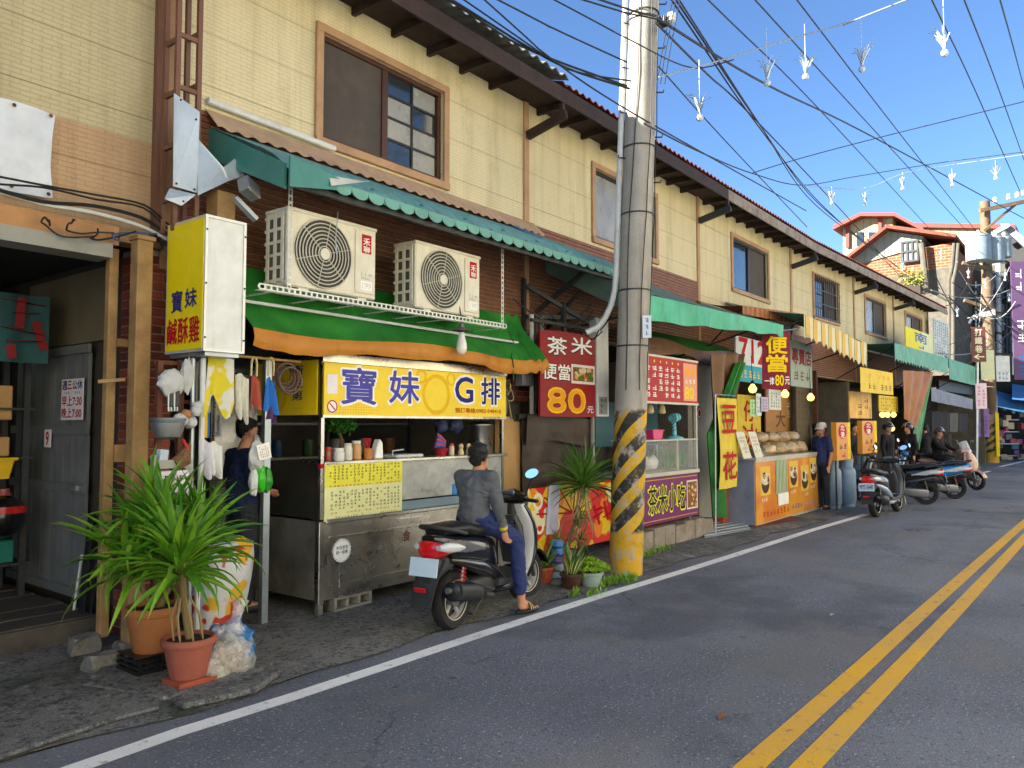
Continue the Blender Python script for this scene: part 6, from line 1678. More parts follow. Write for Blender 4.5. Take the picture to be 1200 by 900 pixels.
def scooter(label, loc, rz, body='151617', accent='1c1d1f', shield='b9bcbd', inner='3a3c3f', plate=None, rim='8d8d8d', lean=0.0, shock='b3202a', steer=0.0, group=None, stand=True, flag=0, screen=False, topbox=False):
 t = thing('motor_scooter', label, 'scooter', loc, rz, group); ORG[t.name] = V3(0, 0, 0); t.rotation_euler = (lean, 0, rz)
 mb_ = mat('paint_' + body, body, .18, coat=.7, var=.04, rvar=.04); ma = mat('paint_' + accent, accent, .2, coat=.6, var=.04, rvar=.04); ms = mat('paint_' + shield, shield, .3, coat=.4, var=.06, dirt=.15); mi = mat('plastic_' + inner, inner, .5)
 mr = mat('rim_' + rim, rim, .35, .3)
 P = lambda nm, mb, m, par=None, sm=True, **kw: part(nm, mb, m, par or t, smooth=sm, local=True, **kw)
 def wheel(x, st_=0.0):
  M_ = Matrix.Translation((x, 0, .245)) @ Matrix.Rotation(st_, 4, 'Z')
  prof = [(.155, -.045), (.185, -.055), (.225, -.052), (.242, -.03), (.246, 0), (.242, .03), (.225, .052), (.185, .055), (.155, .045)]
  w_ = P('wheel', MB().lathe(prof + [prof[0]], (0, 0, 0), 36, 'y', capb=False, capt=False).xf(M_), M_TYRE)
  rp = [(.157, -.043), (.165, -.048), (.15, -.03), (.145, 0), (.15, .03), (.165, .048), (.157, .043)]
  P('rim', MB().lathe(rp + [rp[0]], (0, 0, 0), 36, 'y', capb=False, capt=False).xf(M_), mr, w_)
  for k in range(5):
   a = 2 * math.pi * k / 5 + .3
   P('spoke', MB().bar((.03 * math.cos(a), 0, .03 * math.sin(a)), (.155 * math.cos(a), 0, .155 * math.sin(a)), .03, .026, up=V3(0, 1, 0)).xf(M_), mr, w_, bevel=.004)
  P('hub', MB().lathe([(.055, -.05), (.06, -.02), (.06, .02), (.055, .05)], (0, 0, 0), 16, 'y').xf(M_), M_ALU, w_)
  if st_ is not None: P('rim_edge', MB().add(*ring((0, -.05, 0), .162, .004, 36)).xf(M_), M_GOLD if flag else M_CHR, w_)
 wheel(-.62); wheel(.64, steer)
 # engine, swing arm, exhaust
 P('engine', loft([(-.62, .05, .26, .05, .07, 3), (-.45, .04, .27, .09, .1, 4), (-.2, .0, .3, .12, .11, 4), (-.08, 0, .3, .1, .08, 4)]), M_DPL)
 P('transmission_cover', loft([(-.68, .1, .25, .03, .07, 4), (-.6, .1, .25, .04, .1, 4), (-.3, .11, .27, .04, .085, 4), (-.12, .1, .28, .03, .06, 4)]), M_ALU)
 P('exhaust', loft([(-.86, -.15, .36, .045, .05, 2.5), (-.84, -.15, .36, .07, .075, 2.5), (-.55, -.15, .31, .072, .08, 2.5), (-.42, -.145, .285, .055, .06, 2.5), (-.3, -.13, .24, .025, .025, 2)]), M_EXH)
 P('heat_shield', loft([(-.80, -.175, .365, .055, .055, 3), (-.55, -.178, .325, .057, .06, 3), (-.44, -.17, .295, .04, .045, 3)]), M_DPL)
 P('exhaust_tip', MB().tube([(-.85, -.15, .37), (-.9, -.15, .38)], .025, 12), M_ALU)
 P('exhaust_pipe', MB().tube([(-.3, -.13, .24), (-.12, -.1, .2), (-.05, 0, .22)], .02, 10), M_ALU)
 for s_ in (1, -1):
  a, b = V3(-.66, .115 * s_, .33), V3(-.58, .105 * s_, .62)
  sp_ = P('shock_absorber', MB().tube([a, b], .012, 8), M_ALU)
  hp = []
  for i in range(61):
   k = i / 60; c = a.lerp(b, .12 + .72 * k); an = k * 2 * math.pi * 7; hp.append(c + V3(.026 * math.cos(an), .026 * math.sin(an), 0))
  P('spring', MB().tube(hp, .0065, 5), mat('spring_' + shock, shock, .35), sp_)
 # bodywork
 P('rear_body', loft([(-.95, 0, .785, .06, .03, 3), (-.89, 0, .76, .118, .065, 3), (-.75, 0, .70, .15, .105, 3), (-.5, 0, .655, .165, .12, 3), (-.28, 0, .61, .16, .14, 3), (-.12, 0, .55, .135, .16, 3), (-.06, 0, .5, .11, .14, 3)]), mb_)
 P('side_panel', loft([(-.8, 0, .60, .13, .03, 3), (-.6, 0, .555, .158, .05, 3), (-.35, 0, .49, .165, .075, 3), (-.12, 0, .40, .15, .08, 3), (.0, 0, .34, .14, .05, 3)]), ma)
 for s_ in (1, -1):
  P('decal', MB().grid(lambda u, v: V3(-.86 + .5 * u, s_ * (.136 + .034 * math.sin(min(1, u * 1.1) * 1.6)), .735 - .09 * u + (.06 - .03 * u) * (v - .5) * 2 * (.4 + .6 * math.sin(math.pi * min(1, u + .12))) * (1 if (int(u * 40) % 7) else .8)), 40, 2, .003), M_CHR if flag == 1 else ms, sm=False)
 P('seat', loft([(-.86, 0, .83, .10, .03, 2.6), (-.8, 0, .845, .125, .045, 2.6), (-.55, 0, .835, .145, .055, 2.6), (-.42, 0, .80, .14, .055, 2.6), (-.15, 0, .785, .125, .055, 2.6), (-.02, 0, .775, .09, .045, 2.6), (.02, 0, .765, .05, .03, 2.6)]), M_SEATV)
 P('grab_rail', MB().tube(spline([V3(-.62, .15, .8), V3(-.82, .145, .85), V3(-.94, .09, .88), V3(-.97, 0, .89), V3(-.94, -.09, .88), V3(-.82, -.145, .85), V3(-.62, -.15, .8)], 5), .016, 8), M_DPL)
 P('tail_lamp', loft([(-.975, 0, .70, .05, .04, 2.6), (-.955, 0, .70, .10, .07, 2.6), (-.88, 0, .70, .128, .08, 2.6), (-.79, 0, .70, .145, .06, 2.6)]), M_TAIL)
 for s_ in (1, -1): P('indicator', loft([(-.96, s_ * .105, .72, .025, .02, 2.4), (-.88, s_ * .13, .715, .03, .042, 2.4), (-.75, s_ * .148, .70, .022, .035, 2.4), (-.66, s_ * .155, .69, .01, .012, 2.4)]), M_CLRP)
 P('rear_fender', MB().grid(lambda u, v: V3(-.87 - .17 * u - .03 * math.sin(u * 3), (.12 - .025 * u) * (2 * v - 1), .63 - .36 * u - .02 * (2 * v - 1) ** 2), 8, 6, .012), M_DPL)
 P('fender_lobe', loft([(-1.0, 0, .50, .06, .10, 3), (-.9, 0, .55, .10, .09, 3), (-.75, 0, .58, .11, .06, 3)]), M_DPL)
 pl_ = Plane((-1.03, .135, .50), (0, -1, 0), V3(.18, 0, 1), .27, .145)
 pt_ = P('number_plate', pl_.board(.008), mat('plate_white', 'c2d6e2', .4, var=.04), sm=False)
 if plate: P('plate_lettering', pl_.text(plate, .02, .25, .03, .115, .002, .015), M_NAVY, pt_, sm=False)
 P('reflector', MB().obox((-1.06, -.0, .40), (.012, .1, .035), (0, R(-25), 0)), M_TAIL, sm=False)
 # floorboard, leg shield, nose
 P('floorboard', loft([(-.1, 0, .31, .15, .04, 5), (.1, 0, .29, .165, .035, 5), (.34, 0, .32, .16, .045, 5)]), mi)
 P('belly', loft([(-.1, 0, .24, .10, .05, 3), (.1, 0, .23, .13, .05, 3), (.4, 0, .3, .12, .08, 3)]), ma)
 P('leg_shield', loft([(.28, 0, .42, .15, .05, 3), (.42, 0, .46, .19, .045, 3), (.6, 0, .48, .205, .04, 3), (.78, 0, .46, .19, .045, 3), (.9, 0, .43, .14, .05, 3), (1.0, 0, .40, .09, .05, 3)], 'z'), ms)
 P('nose', loft([(.33, 0, .52, .10, .06, 2.6), (.5, 0, .55, .17, .08, 2.6), (.7, 0, .54, .185, .085, 2.6), (.88, 0, .49, .14, .07, 2.6), (.98, 0, .45, .08, .05, 2.6)], 'z'), mb_)
 for s_ in (1, -1): P('shield_edge', MB().tube(spline([V3(.42, .155 * s_, .28), V3(.46, .197 * s_, .42), V3(.48, .213 * s_, .6), V3(.46, .198 * s_, .78), V3(.42, .12 * s_, .94)], 5), .016, 8), mb_)
 P('glove_box', loft([(.40, 0, .40, .10, .03, 4), (.56, 0, .40, .13, .045, 4), (.74, 0, .37, .12, .05, 4), (.84, 0, .36, .07, .04, 4)], 'z'), mi)
 P('ignition_lock', MB().lathe([(.025, 0), (.025, -.02), (.012, -.022)], (.335, -.06, .78), 12, 'x'), M_CHR)
 P('bag_hook', MB().tube([V3(.34, 0, .73), V3(.29, 0, .72), V3(.28, 0, .75)], .008, 6), M_CHR)
 F_ = Matrix.Translation((.4, 0, 0)) @ Matrix.Rotation(steer, 4, 'Z') @ Matrix.Translation((-.4, 0, 0))
 P('fork', MB().tube([V3(.64, .075, .245), V3(.53, .075, .55)], .02, 8).tube([V3(.64, -.075, .245), V3(.53, -.075, .55)], .02, 8).xf(F_), M_DPL)
 P('front_fender', MB().grid(lambda u, v: V3(.64 + (.27) * math.cos(R(20) + u * R(150)), .075 * (2 * v - 1), .245 + .275 * math.sin(R(20) + u * R(150)) - .02 * (2 * v - 1) ** 2), 14, 6, .006).xf(F_), mb_)
 P('handlebar_cowl', loft([(-.2, .36, 1.0, .035, .035, 2.4), (-.12, .38, 1.01, .06, .055, 2.4), (0, .40, 1.02, .085, .075, 2.4), (.12, .38, 1.01, .06, .055, 2.4), (.2, .36, 1.0, .035, .035, 2.4)], 'y').xf(F_), mb_)
 P('dashboard', MB().obox((.335, 0, 1.045), (.02, .16, .08), (0, R(-35), 0)).xf(F_), mat('lcd_panel', '5f7484', .15, coat=.5), sm=False)
 P('steering_column', MB().tube([V3(.4, 0, .85), V3(.4, 0, 1.0)], .05, 12).xf(F_), M_DPL)
 P('headlamp', loft([(.43, 0, .99, .09, .04, 2.4), (.48, 0, .985, .07, .03, 2.4), (.5, 0, .98, .03, .015, 2.4)]).xf(F_), M_CLRP)
 for s_ in (1, -1):
  P('grip', MB().tube([V3(.36, .2 * s_, 1.0), V3(.31, .36 * s_, 1.0)], .018, 10).xf(F_), M_BLK)
  P('brake_lever', MB().tube([V3(.39, .2 * s_, .995), V3(.37, .33 * s_, .99)], .007, 6).xf(F_), M_DPL)
  mi_ = P('mirror_stalk', MB().tube(spline([V3(.37, .17 * s_, 1.03), V3(.38, .2 * s_, 1.1), V3(.34, .27 * s_, 1.2)], 4), .007, 6).xf(F_), M_DPL)
  mc_ = V3(.33, .29 * s_, 1.25)
  mm = Matrix.Translation(mc_) @ Matrix.Rotation(R(18 * -s_), 4, 'Z') @ Matrix.Rotation(R(8), 4, 'Y')
  P('mirror_housing', MB().ball((0, 0, 0), (.02, .075, .048), 16, 10).xf(F_ @ mm @ Matrix.Rotation(R(20 * s_), 4, 'X')), M_DPL, mi_)
  P('mirror_glass', MB().lathe([(.001, 0), (.066, 0)], (0, 0, 0), 20, 'x', capb=False, capt=False).xf(F_ @ mm @ Matrix.Translation((-.0205, 0, 0)) @ Matrix.Rotation(R(20 * s_), 4, 'X') @ Matrix.Diagonal((1, 1, .62, 1))), M_MIRR, mi_, sm=False)
 P('foot_peg', MB().tube([V3(-.28, -.12, .3), V3(-.27, -.2, .29)], .014, 8), M_ALU)
 if stand: P('side_stand', MB().tube([V3(-.2, .1, .22), V3(-.24, .2, .03), V3(-.2, .21, .012)], .011, 6), M_ALU)
 P('centre_stand', MB().tube([V3(-.28, .09, .2), V3(-.45, .1, .1), V3(-.45, -.1, .1), V3(-.28, -.09, .2)], .011, 6), M_DPL)
 if screen: P('windscreen', MB().grid(lambda u, v: V3(.47 - .1 * v - .08 * (2 * u - 1) ** 2, .2 * (2 * u - 1), 1.0 + .28 * v * (1 - .2 * (2 * u - 1) ** 2)), 10, 5, .004), mat('smoked_screen', '8f9ba6', .08, spec=.8, alpha=.6))
 return t
# scooter with the rider, parked before the food cart
ra_, fa_ = PG(529, 737), PG(613, 703)
hd_ = math.atan2(fa_.y - ra_.y, fa_.x - ra_.x)
org_ = ra_ + V3(math.cos(hd_), math.sin(hd_), 0) * .62; org_.z = 0.0
sc1 = scooter('black scooter with a red tail lamp and red springs, ridden by the boy in grey', org_, hd_, '141516', '1b1c1e', 'c4c6c6', '3a3c40', rim='b4b4b4', flag=1, steer=R(-8))
J = dict(pel=V3(-.27, 0, .90), wai=V3(-.27, 0, 1.0), che=V3(-.25, 0, 1.12), nek=V3(-.22, 0, 1.28), head=V3(-.18, 0, 1.40), look=V3(1, -.12, -.06),
  shl=V3(-.24, .155, 1.23), shr=V3(-.24, -.155, 1.23), elr=V3(-.24, -.225, .99), wrr=V3(-.14, -.22, .78), ell=V3(-.1, .2, 1.02), wrl=V3(.1, .17, .92), gripr=.6,
  hpr=V3(-.24, -.1, .87), knr=V3(.1, -.21, .66), anr=V3(.10, -.27, .105), ftr=V3(.25, -.31, .045), hpl=V3(-.24, .1, .87), knl=V3(.12, .16, .68), anl=V3(.12, .13, .40), ftl=V3(.27, .13, .37))
person('person', 'boy in a grey long sleeved shirt and navy trousers sitting on the black scooter', org_, hd_, J, shirt='55585c', pants='232f5e', sleeve='long', voxel=.008, sandals=True, cuff='c8b42a', ankle=.2, face=True)
# vendor at the cart, seen from the side
vp = PY(283, 600, 6.15)
JV = dict(look=V3(1, -.25, -.35), head=V3(.06, 0, 1.58), elr=V3(-.02, -.25, 1.1), wrr=V3(.16, -.16, 1.06), ell=V3(.0, .24, 1.1), wrl=V3(.2, .12, 1.1), che=V3(.03, 0, 1.25))
person('person', 'vendor in a navy T-shirt and face mask working behind the hanging bags', (vp.x, 6.15, .05), R(-5), JV, shirt='1b2748', pants='2a2c33', mask='9aa3ad', glasses=True)
# ------------------------------------------------------------------ things on and around the food cart
def cpt(px, py, y=5.6): return PY(px, py, y)
TOPZ = ZM1 + .013
def onc(px, y=5.62): return V3(PY(px, 560, y).x, y, TOPZ)
# bonsai in a white planter
p = onc(398, 5.7)
bn = thing('potted_bonsai', 'small bushy potted tree standing on the cart counter', 'plant', p)
part('pot', MB().lathe([(.06, 0), (.075, .01), (.085, .1), (.09, .105), (.085, .11), (.07, .1)], p, 20), mat('white_planter', 'b9b6ac', .4), bn, smooth=True)
part('trunk', MB().tube([p + V3(0, 0, .08), p + V3(.02, 0, .18), p + V3(-.01, 0, .26), p + V3(.01, 0, .36)], [.018, .015, .012, .006], 8), mat('bark', '5a4330', .9), bn)
rnd = random.Random(3); mb = MB()
for i in range(420):
 a = rnd.uniform(0, 6.28); r_ = .15 * rnd.random() ** .5; c = p + V3(r_ * math.cos(a), r_ * math.sin(a) * .8, .33 + .11 * rnd.uniform(-1, 1) * (1 - r_ * 3))
 d1 = V3(rnd.uniform(-1, 1), rnd.uniform(-1, 1), rnd.uniform(-.4, 1)).normalized() * .045; d2 = d1.cross(V3(rnd.uniform(-1, 1), rnd.uniform(-1, 1), 1)).normalized() * .013
 mb.quad(c, c + d1 * .5 + d2, c + d1, c + d1 * .5 - d2)
part('foliage', mb, mk_leaf('bonsai_leaf', '2f6a1e', '5a9a2e'), bn, weld=False, kind='stuff')
def jar(px, r_, h_, col, lid, lab, y=5.6, nm='jar'):
 p = onc(px, y); t = thing(nm, lab, 'jar', p)
 part('body', MB().lathe([(r_ * .9, 0), (r_, .01), (r_, h_ * .85), (r_ * .8, h_)], p, 16), mat('jar_' + col, col, .25, spec=.6), t, smooth=True)
 part('lid', MB().lathe([(r_ * .85, h_), (r_ * .85, h_ + .025)], p, 16), mat('lid_' + lid, lid, .4), t, smooth=True)
jar(384, .035, .1, '8a3a24', 'c03020', 'small red figure jar beside the cart post'); jar(407, .045, .13, 'c9c4b4', 'b8b8b0', 'clear sweet jar beside the bonsai', 5.58)
jar(417, .05, .15, 'b98a5a', 'd0d0c8', 'tall jar of brown snacks beside the bonsai', 5.64); jar(529, .03, .1, 'c0a890', 'b03030', 'small sauce bottle by the steel drum'); jar(372 + 25, .05, .09, 'd0ccc0', 'd8d8d0', 'low white tub before the bonsai', 5.54)
p = onc(431, 5.6); t = thing('skewer_cup', 'orange cup of red tipped skewers on the cart counter', 'cup', p)
part('cup', MB().lathe([(.038, 0), (.045, .09), (.045, .1)], p, 16), mat('orange_cup', 'b5702a', .5), t, smooth=True)
for k in range(7): part('skewer', MB().tube([p + V3(.01 * (k % 3) - .01, .01 * (k % 2), .05), p + V3(.016 * (k - 3), .01, .2)], .004, 5), M_RED, t)
p = onc(444, 5.62); single('napkin_box', MB().prism([p + V3(-.05, 0, 0), p + V3(.06, 0, 0), p + V3(.05, 0, .15), p + V3(.01, 0, .19), p + V3(-.03, 0, .1)], (0, .08, 0)), M_WHT, 'white napkin dispenser on the cart counter', 'napkin box', bevel=.008)
p = onc(472, 5.66); t = thing('steel_tray', 'white rimmed tray lying on the cart counter', 'tray', p)
part('pan', MB().box(p.x - .18, p.x + .2, 5.56, 5.8, TOPZ, TOPZ + .03), mat('white_enamel', 'c6c8c4', .3), t, bevel=.01); part('handle', MB().tube([p + V3(-.2, -.06, .02), p + V3(-.2, -.06, .07), p + V3(-.05, -.06, .08)], .008, 6), M_GAL, t)
p = onc(517, 5.7); t = thing('rubber_gloves', 'blue and pink striped rubber gloves over a red bowl on the cart', 'gloves', p)
part('bowl', MB().lathe([(.05, 0), (.09, .07), (.095, .075)], p, 18), mat('red_plastic', 'a02a2a', .4), t, smooth=True)
for k in range(6): part('finger', MB().tube([p + V3(.02, -.02, .08 + .012 * k), p + V3(-.06, -.03, .1 + .02 * k), p + V3(-.15 + .01 * k, -.04, .09 + .028 * k)], [.028, .022, .01], 8), mat(('blue_glove', 'pink_glove')[k % 2], ('2a4a9a', 'b04a5a')[k % 2], .5), t, smooth=True)
p = onc(563, 6.0); single('steel_drum', MB().lathe([(.15, -.25), (.16, -.24), (.16, .3), (.168, .31), (.168, .33), (.15, .34), (.1, .36)], p, 28), M_STAIN, 'tall steel drum at the back of the cart', 'drum', smooth=True)
for i, (px, lab) in enumerate(((540, 'cream figurine on the cart counter'), (549, 'white cup on the cart counter'))):
 p = onc(px, 5.62); single(('figurine', 'cup')[i], MB().lathe([(.03, 0), (.035, .03), (.02, .06), (.03, .09), (.015, .12)], p, 14), mat('cream_ceramic', 'c6b48a', .35), lab, 'ornament', smooth=True)
for i, px in enumerate((517, 534)):
 p = PY(px, 490, 6.1); mb = lumpy(p + V3(0, 0, -.08), (.1, .07, .09), i + 3, .3, 6, 12, 16, False)
 single('hanging_bag', mb, mat('blue_polythene', '3a4668', .5), ('crumpled blue bag hanging under the cart roof', 'grey blue bag hanging beside the steel drum')[i], 'bag', smooth=True)
# cardboard column right of the cart
cx0, cx1 = PY(588, 500, 5.75).x, PY(616, 500, 5.75).x
cb2 = thing('cardboard_stack', 'tall folded cardboard boxes leaning at the end of the cart', 'cardboard', (cx0, 5.8, 0))
for i in range(3): part('flattened_box', MB().box(cx0 + .13 * i, cx0 + .13 * i + .125, 5.72 + .02 * i, 5.86 + .02 * i, (.03, .03, .62)[i], PY(590, 488, 5.75).z - .03 * i), M_CARD, cb2, bevel=.006)
part('low_box', MB().box(cx0 + .2, cx0 + .62, 5.68, 6.0, .03, .75), M_CARD, cb2, bevel=.008)
# cable tangle at the sign's end
for i in range(5):
 c = PY(592 + 2 * i, 452 + 3 * i, 5.5)
 single('cable_coil', MB().tube(spline([c + V3(.05 * math.cos(a + i), .02 * math.sin(2 * a), .09 * math.sin(a + i)) for a in [k * .8 for k in range(9)]] + [c + V3(.02 * i - .03, 0, -.3)], 3), .007, 5), M_BLK if i % 2 == 0 else mat('straw_string', 'a08a5a', .8), 'coil of cable hanging at the end of the yellow cart sign' if i % 2 == 0 else 'straw string hanging at the end of the yellow cart sign', 'cable', group='coils at the cart sign', smooth=True)
# woven mat roll above the sign
rl = PY(445, 418, 5.9); rl2 = PY(575, 425, 5.9)
single('rolled_mat', MB().tube([rl, rl2], .05, 12), mat('woven_straw', '8d7850', .9, var=.4, scale=40, bump=.5), 'rolled straw mat lying above the yellow cart sign', 'mat', smooth=True)
# ------------------------------------------------------------------ hanging cloths beside the sign box
ba, bb = PY(232, 413, 5.42), PY(352, 424, 5.42)
hr = thing('hanging_rail', 'thin bamboo rail holding the cloths between sign box and cart', 'rail', ba.lerp(bb, .5))
part('bamboo', MB().tube([ba, bb], .011, 8), M_PINE, hr)
def cloth(name, lab, px0, px1, py0, py1, col, y=5.42, fold=8, taper=.0, m=None, skew=0.0, rag=.06):
 a = PY(px0, py0, y); b = PY(px1, py1, y); w_ = b.x - a.x; h_ = a.z - b.z; ph = px0
 def fn(u, v):
  t_ = 1 - taper * (1 - v) if taper > 0 else 1 + taper * v
  x = a.x + w_ * (.5 + (u - .5) * t_) + skew * v * w_
  return V3(x, y - .02 * math.sin(u * fold + ph) * (.3 + v) - .01 * v, a.z - h_ * v * (1 + rag * math.sin(u * 9 + ph)) + .02 * math.sin(u * 5))
 return single(name, MB().grid(fn, 22, 12, .006), m or mat('towel_' + col, col, .9, var=.15, bump=.5, bscale=60), lab, 'cloth', smooth=True)
m, t_ = newmat('yellow_white_cloth', .9); t_.color(t_.mix(t_.ramp(t_.noise(6, 2, .5), .5, .54), 'c9b92c', 'c8c6bc')); t_.bump(t_.noise(30, 3, .6), .3, .02)
cloth('hanging_towel', 'yellow and white towel slung over the bamboo rail', 240, 276, 416, 478, '', m=m, skew=-.1, taper=.2, rag=.2)
cloth('work_glove', 'pale work glove hanging from the bamboo rail', 276, 290, 440, 486, 'c8c6b4', taper=-.2, rag=.2); cloth('hanging_towel', 'red towel hanging from the bamboo rail', 291, 306, 442, 478, 'a04a3c', taper=.4)
cloth('hanging_towel', 'blue towel hanging from the bamboo rail', 308, 324, 444, 482, '2a6ab8', taper=.5); cloth('hanging_towel', 'purple rag below the blue towel', 313, 323, 474, 493, '5a3a6a', 5.44, taper=.5)
cloth('dish_cloth', 'pair of white dish cloths hanging by the utensil rack', 233, 245, 516, 557, 'bdbcc4', 5.4); cloth('dish_cloth', 'striped white dish cloth beside the utensil rack', 245, 259, 520, 556, 'd0d0cc', 5.4, taper=-.2)
cloth('hanging_towel', 'grey wrapped cloth bundle beside the yellow towel', 228, 246, 425, 480, '8f8a80', 5.46, taper=.1)
hc = PY(331, 438, 5.44)
hs_ = thing('hose_coil', 'coiled brown hose hanging at the corner of the cart', 'hose', hc)
for k in range(6): part('loop', MB().add(*ring((hc.x + .008 * (k % 3), 5.44 - .018 * k, hc.z - .012 * k), .085 + .012 * (k % 3), .0095, 28, 6)), mat('brown_hose', '4f3b36', .5), hs_, smooth=True)
for i, px in enumerate((297, 317)):
 c = PY(px, 432, 5.42); single('hook_stick', MB().tube(spline([c + V3(-.02, 0, -.06), c + V3(-.015, 0, .06), c + V3(.01, 0, .09), c + V3(.03, 0, .05), c + V3(.03, 0, -.06)], 4), .009, 6), mat('cream_plastic', 'b8ad80', .5), 'cream hooked handle on the bamboo rail', 'handle', group='hooked handles on the rail', smooth=True)
# plastic bags held before the vendor
for i, (px, py, r_, col, lab) in enumerate(((300, 535, (.07, .05, .13), 'b8bcbc', 'white plastic bags bunched on the steel post'), (305, 560, (.055, .045, .11), '38b81e', 'bright green plastic bag bunched on the steel post'), (313, 562, (.05, .04, .1), '2a8a24', 'darker green plastic bag behind the steel post'), (297, 565, (.04, .04, .11), 'c6cac8', 'thin white bag below the bunched bags'))):
 c = PY(px, py, 5.62 + .05 * (i == 2)); mb = lumpy(c, r_, i + 11, .3, 7, 14, 18, False)
 single('plastic_bag', mb, mat('poly_' + col, col, .35, spec=.5, bump=.6, bscale=18), lab, 'bag', smooth=True)
pn2 = Plane(PY(304, 540, 5.55), V3(1, -.2, .25), V3(-.25, 0, 1), .11, .13)
nn = thing('price_card', 'white card with red print hung among the bags', 'card', pn2.O); part('card', pn2.board(.004), M_WHT, nn); part('print', pn2.scrawl(.015, .095, .015, .115, 5, 5, .002, seed=4), pm('dull_red_print'), nn)
px_ = PY(313, 560, 5.68).x
single('steel_post', MB().box(px_ - .03, px_ + .03, 5.68, 5.73, .03, 2.25), M_GAL, 'perforated steel post beside the vendor', 'post')
# fridge and yellow poster behind the vendor
fx0, fx1 = PY(245, 600, 6.7).x, PY(298, 600, 6.7).x
fg = thing('steel_fridge', 'tall stainless steel fridge behind the vendor', 'fridge', ((fx0 + fx1) / 2, 7, .05))
part('cabinet', MB().box(fx0, fx1, 6.7, 7.3, .05, 2.25), M_STAIN2, fg);
for z0, z1 in ((.2, 1.15), (1.18, 2.2)):
 dr = part('door', MB().box(fx0 + .02, fx1 - .02, 6.67, 6.699, z0, z1), M_STAIN, fg, bevel=.006); part('handle', MB().box(fx0 + .05, fx0 + .07, 6.63, 6.668, (z0 + z1) / 2 - .1, (z0 + z1) / 2 + .1), M_GAL, dr)
pp_ = fplane(236, 478, 513, 246, .52)
po = thing('poster', 'small yellow poster with a blue edge by the utensil rack', 'poster', pp_.O); part('sheet', pp_.board(.004), pm('poster_yellow', 'd8b030'), po); part('edge', pp_.rect(pp_.w * .75, pp_.w, 0, pp_.h, .002), pm('blue_print'), po)
# shelves inside the stall
sh = thing('kitchen_shelf', 'dark kitchen shelf with pots at the back of the stall', 'shelf', (5.8, 7.6, .05))
for z in (.9, 1.3, 1.7): part('shelf_board', MB().box(4.6, 7.4, 7.5, 7.9, z, z + .025), M_STAIN2, sh)
for x in (4.6, 6.0, 7.38): part('upright', MB().box(x - .02, x + .02, 7.49, 7.52, .05, 2.1), M_STEELD, sh)
rnd = random.Random(12)
PLB = ['red lidded', 'steel', 'white', 'blue', 'brown', 'green', 'black', 'tin', 'yellow', 'pale grey', 'dark red', 'copper']
for i in range(12):
 x = 4.75 + .22 * i; z = (.925, 1.325)[i % 2]; r_ = rnd.uniform(.06, .1); c_ = ('8a2a24', '8f9092', 'b0aea4', '2a4a7a', '5c4030', '3a5a30', '1f1f20', '9a9a96', 'a88a2a', '9a9c9a', '6a1f1f', '8a5a3a')[i]
 single('kitchen_tub', MB().lathe([(r_ * .8, 0), (r_, .03), (r_, .16 + .02 * (i % 3)), (r_ * .9, .2)], (x, 7.68, z), 16), mat('tub_' + c_, c_, .4), PLB[i] + ' tub on the shelf at the back of the stall', 'tub', smooth=True)
# ------------------------------------------------------------------ red lunch box sign and covered corner by the pole
def food_print(pl, u0, u1, v0, v1, parent, seed=1, cols=('b5702a', '7a3a1c', 'd0a050', '4f6a2a', 'c9b89a'), border=True, d=.003):
 'flat food photograph on a sign: pale border, plate and patches of food colours'
 rnd = random.Random(seed)
 if border: part('photo_border', pl.rect(u0, u1, v0, v1, d), pm('photo_border_white', 'd6cfc4'), parent)
 e = .06 * (u1 - u0); u0 += e; u1 -= e; v0 += e; v1 -= e
 part('photo_print', pl.rect(u0, u1, v0, v1, d + .0006), pm('photo_ground', '8a5a34', var=.3, scale=20), parent)
 for i, c in enumerate(cols):
  mb = MB()
  for k in range(6):
   r_ = rnd.uniform(.05, .13) * (u1 - u0); pl.disc(rnd.uniform(u0 + r_, u1 - r_), rnd.uniform(v0 + r_ * .6, v1 - r_ * .6), r_, d + .0012 + .0002 * (i * 6 + k), mb, 10, sy=.6)
  part('photo_print', mb, pm('food_' + c, c, var=.25, scale=30), parent, kind='stuff')
M_MAROON = mat('crimson_sign', '8a0512', .6, var=.06); M_ORL = pm('orange_letter', 'e89a1c')
rs = fplane(633, 384, 488, 697, .55)
r_ = thing('hanging_sign', 'red hanging sign reading 茶米便當 80元 with a food photo', 'sign', rs.O)
part('board', MB().prism([rs.at(u, v) for u, v in [(0, 0), (rs.w, 0), (rs.w, rs.h * .97), (rs.w * .75, rs.h), (rs.w * .3, rs.h), (0, rs.h * .97)]], -rs.N * .03), M_MAROON, r_)
w_, h_ = rs.w, rs.h
for st_, a, b, c, d in (('茶', .12, .46, .72, .92), ('米', .54, .94, .76, .96)):
 part('lettering_shadow', rs.text(st_, w_ * a + .012, w_ * b + .012, h_ * c - .012, h_ * d - .012, .002, .03), M_BLKP, r_)
 part('lettering', rs.text(st_, w_ * a, w_ * b, h_ * c, h_ * d, .004, .02), M_WHT, r_)
part('lettering_shadow', rs.text('便當', w_ * .05, w_ * .53, h_ * .42, h_ * .60, .002, .02), M_BLKP, r_)
part('lettering', rs.text('便當', w_ * .04, w_ * .52, h_ * .43, h_ * .61, .004, .016), M_WHT, r_)
food_print(rs, w_ * .54, w_ * .99, h_ * .40, h_ * .63, r_, 3)
part('lettering', rs.text('80', w_ * .12, w_ * .80, h_ * .05, h_ * .33, .004, .035), M_YELP, r_); part('lettering', rs.text('80', w_ * .13, w_ * .79, h_ * .06, h_ * .32, .0062, .01), M_ORL, r_)
part('lettering', rs.text('元', w_ * .84, w_ * .96, h_ * .05, h_ * .13, .004), M_WHT, r_)
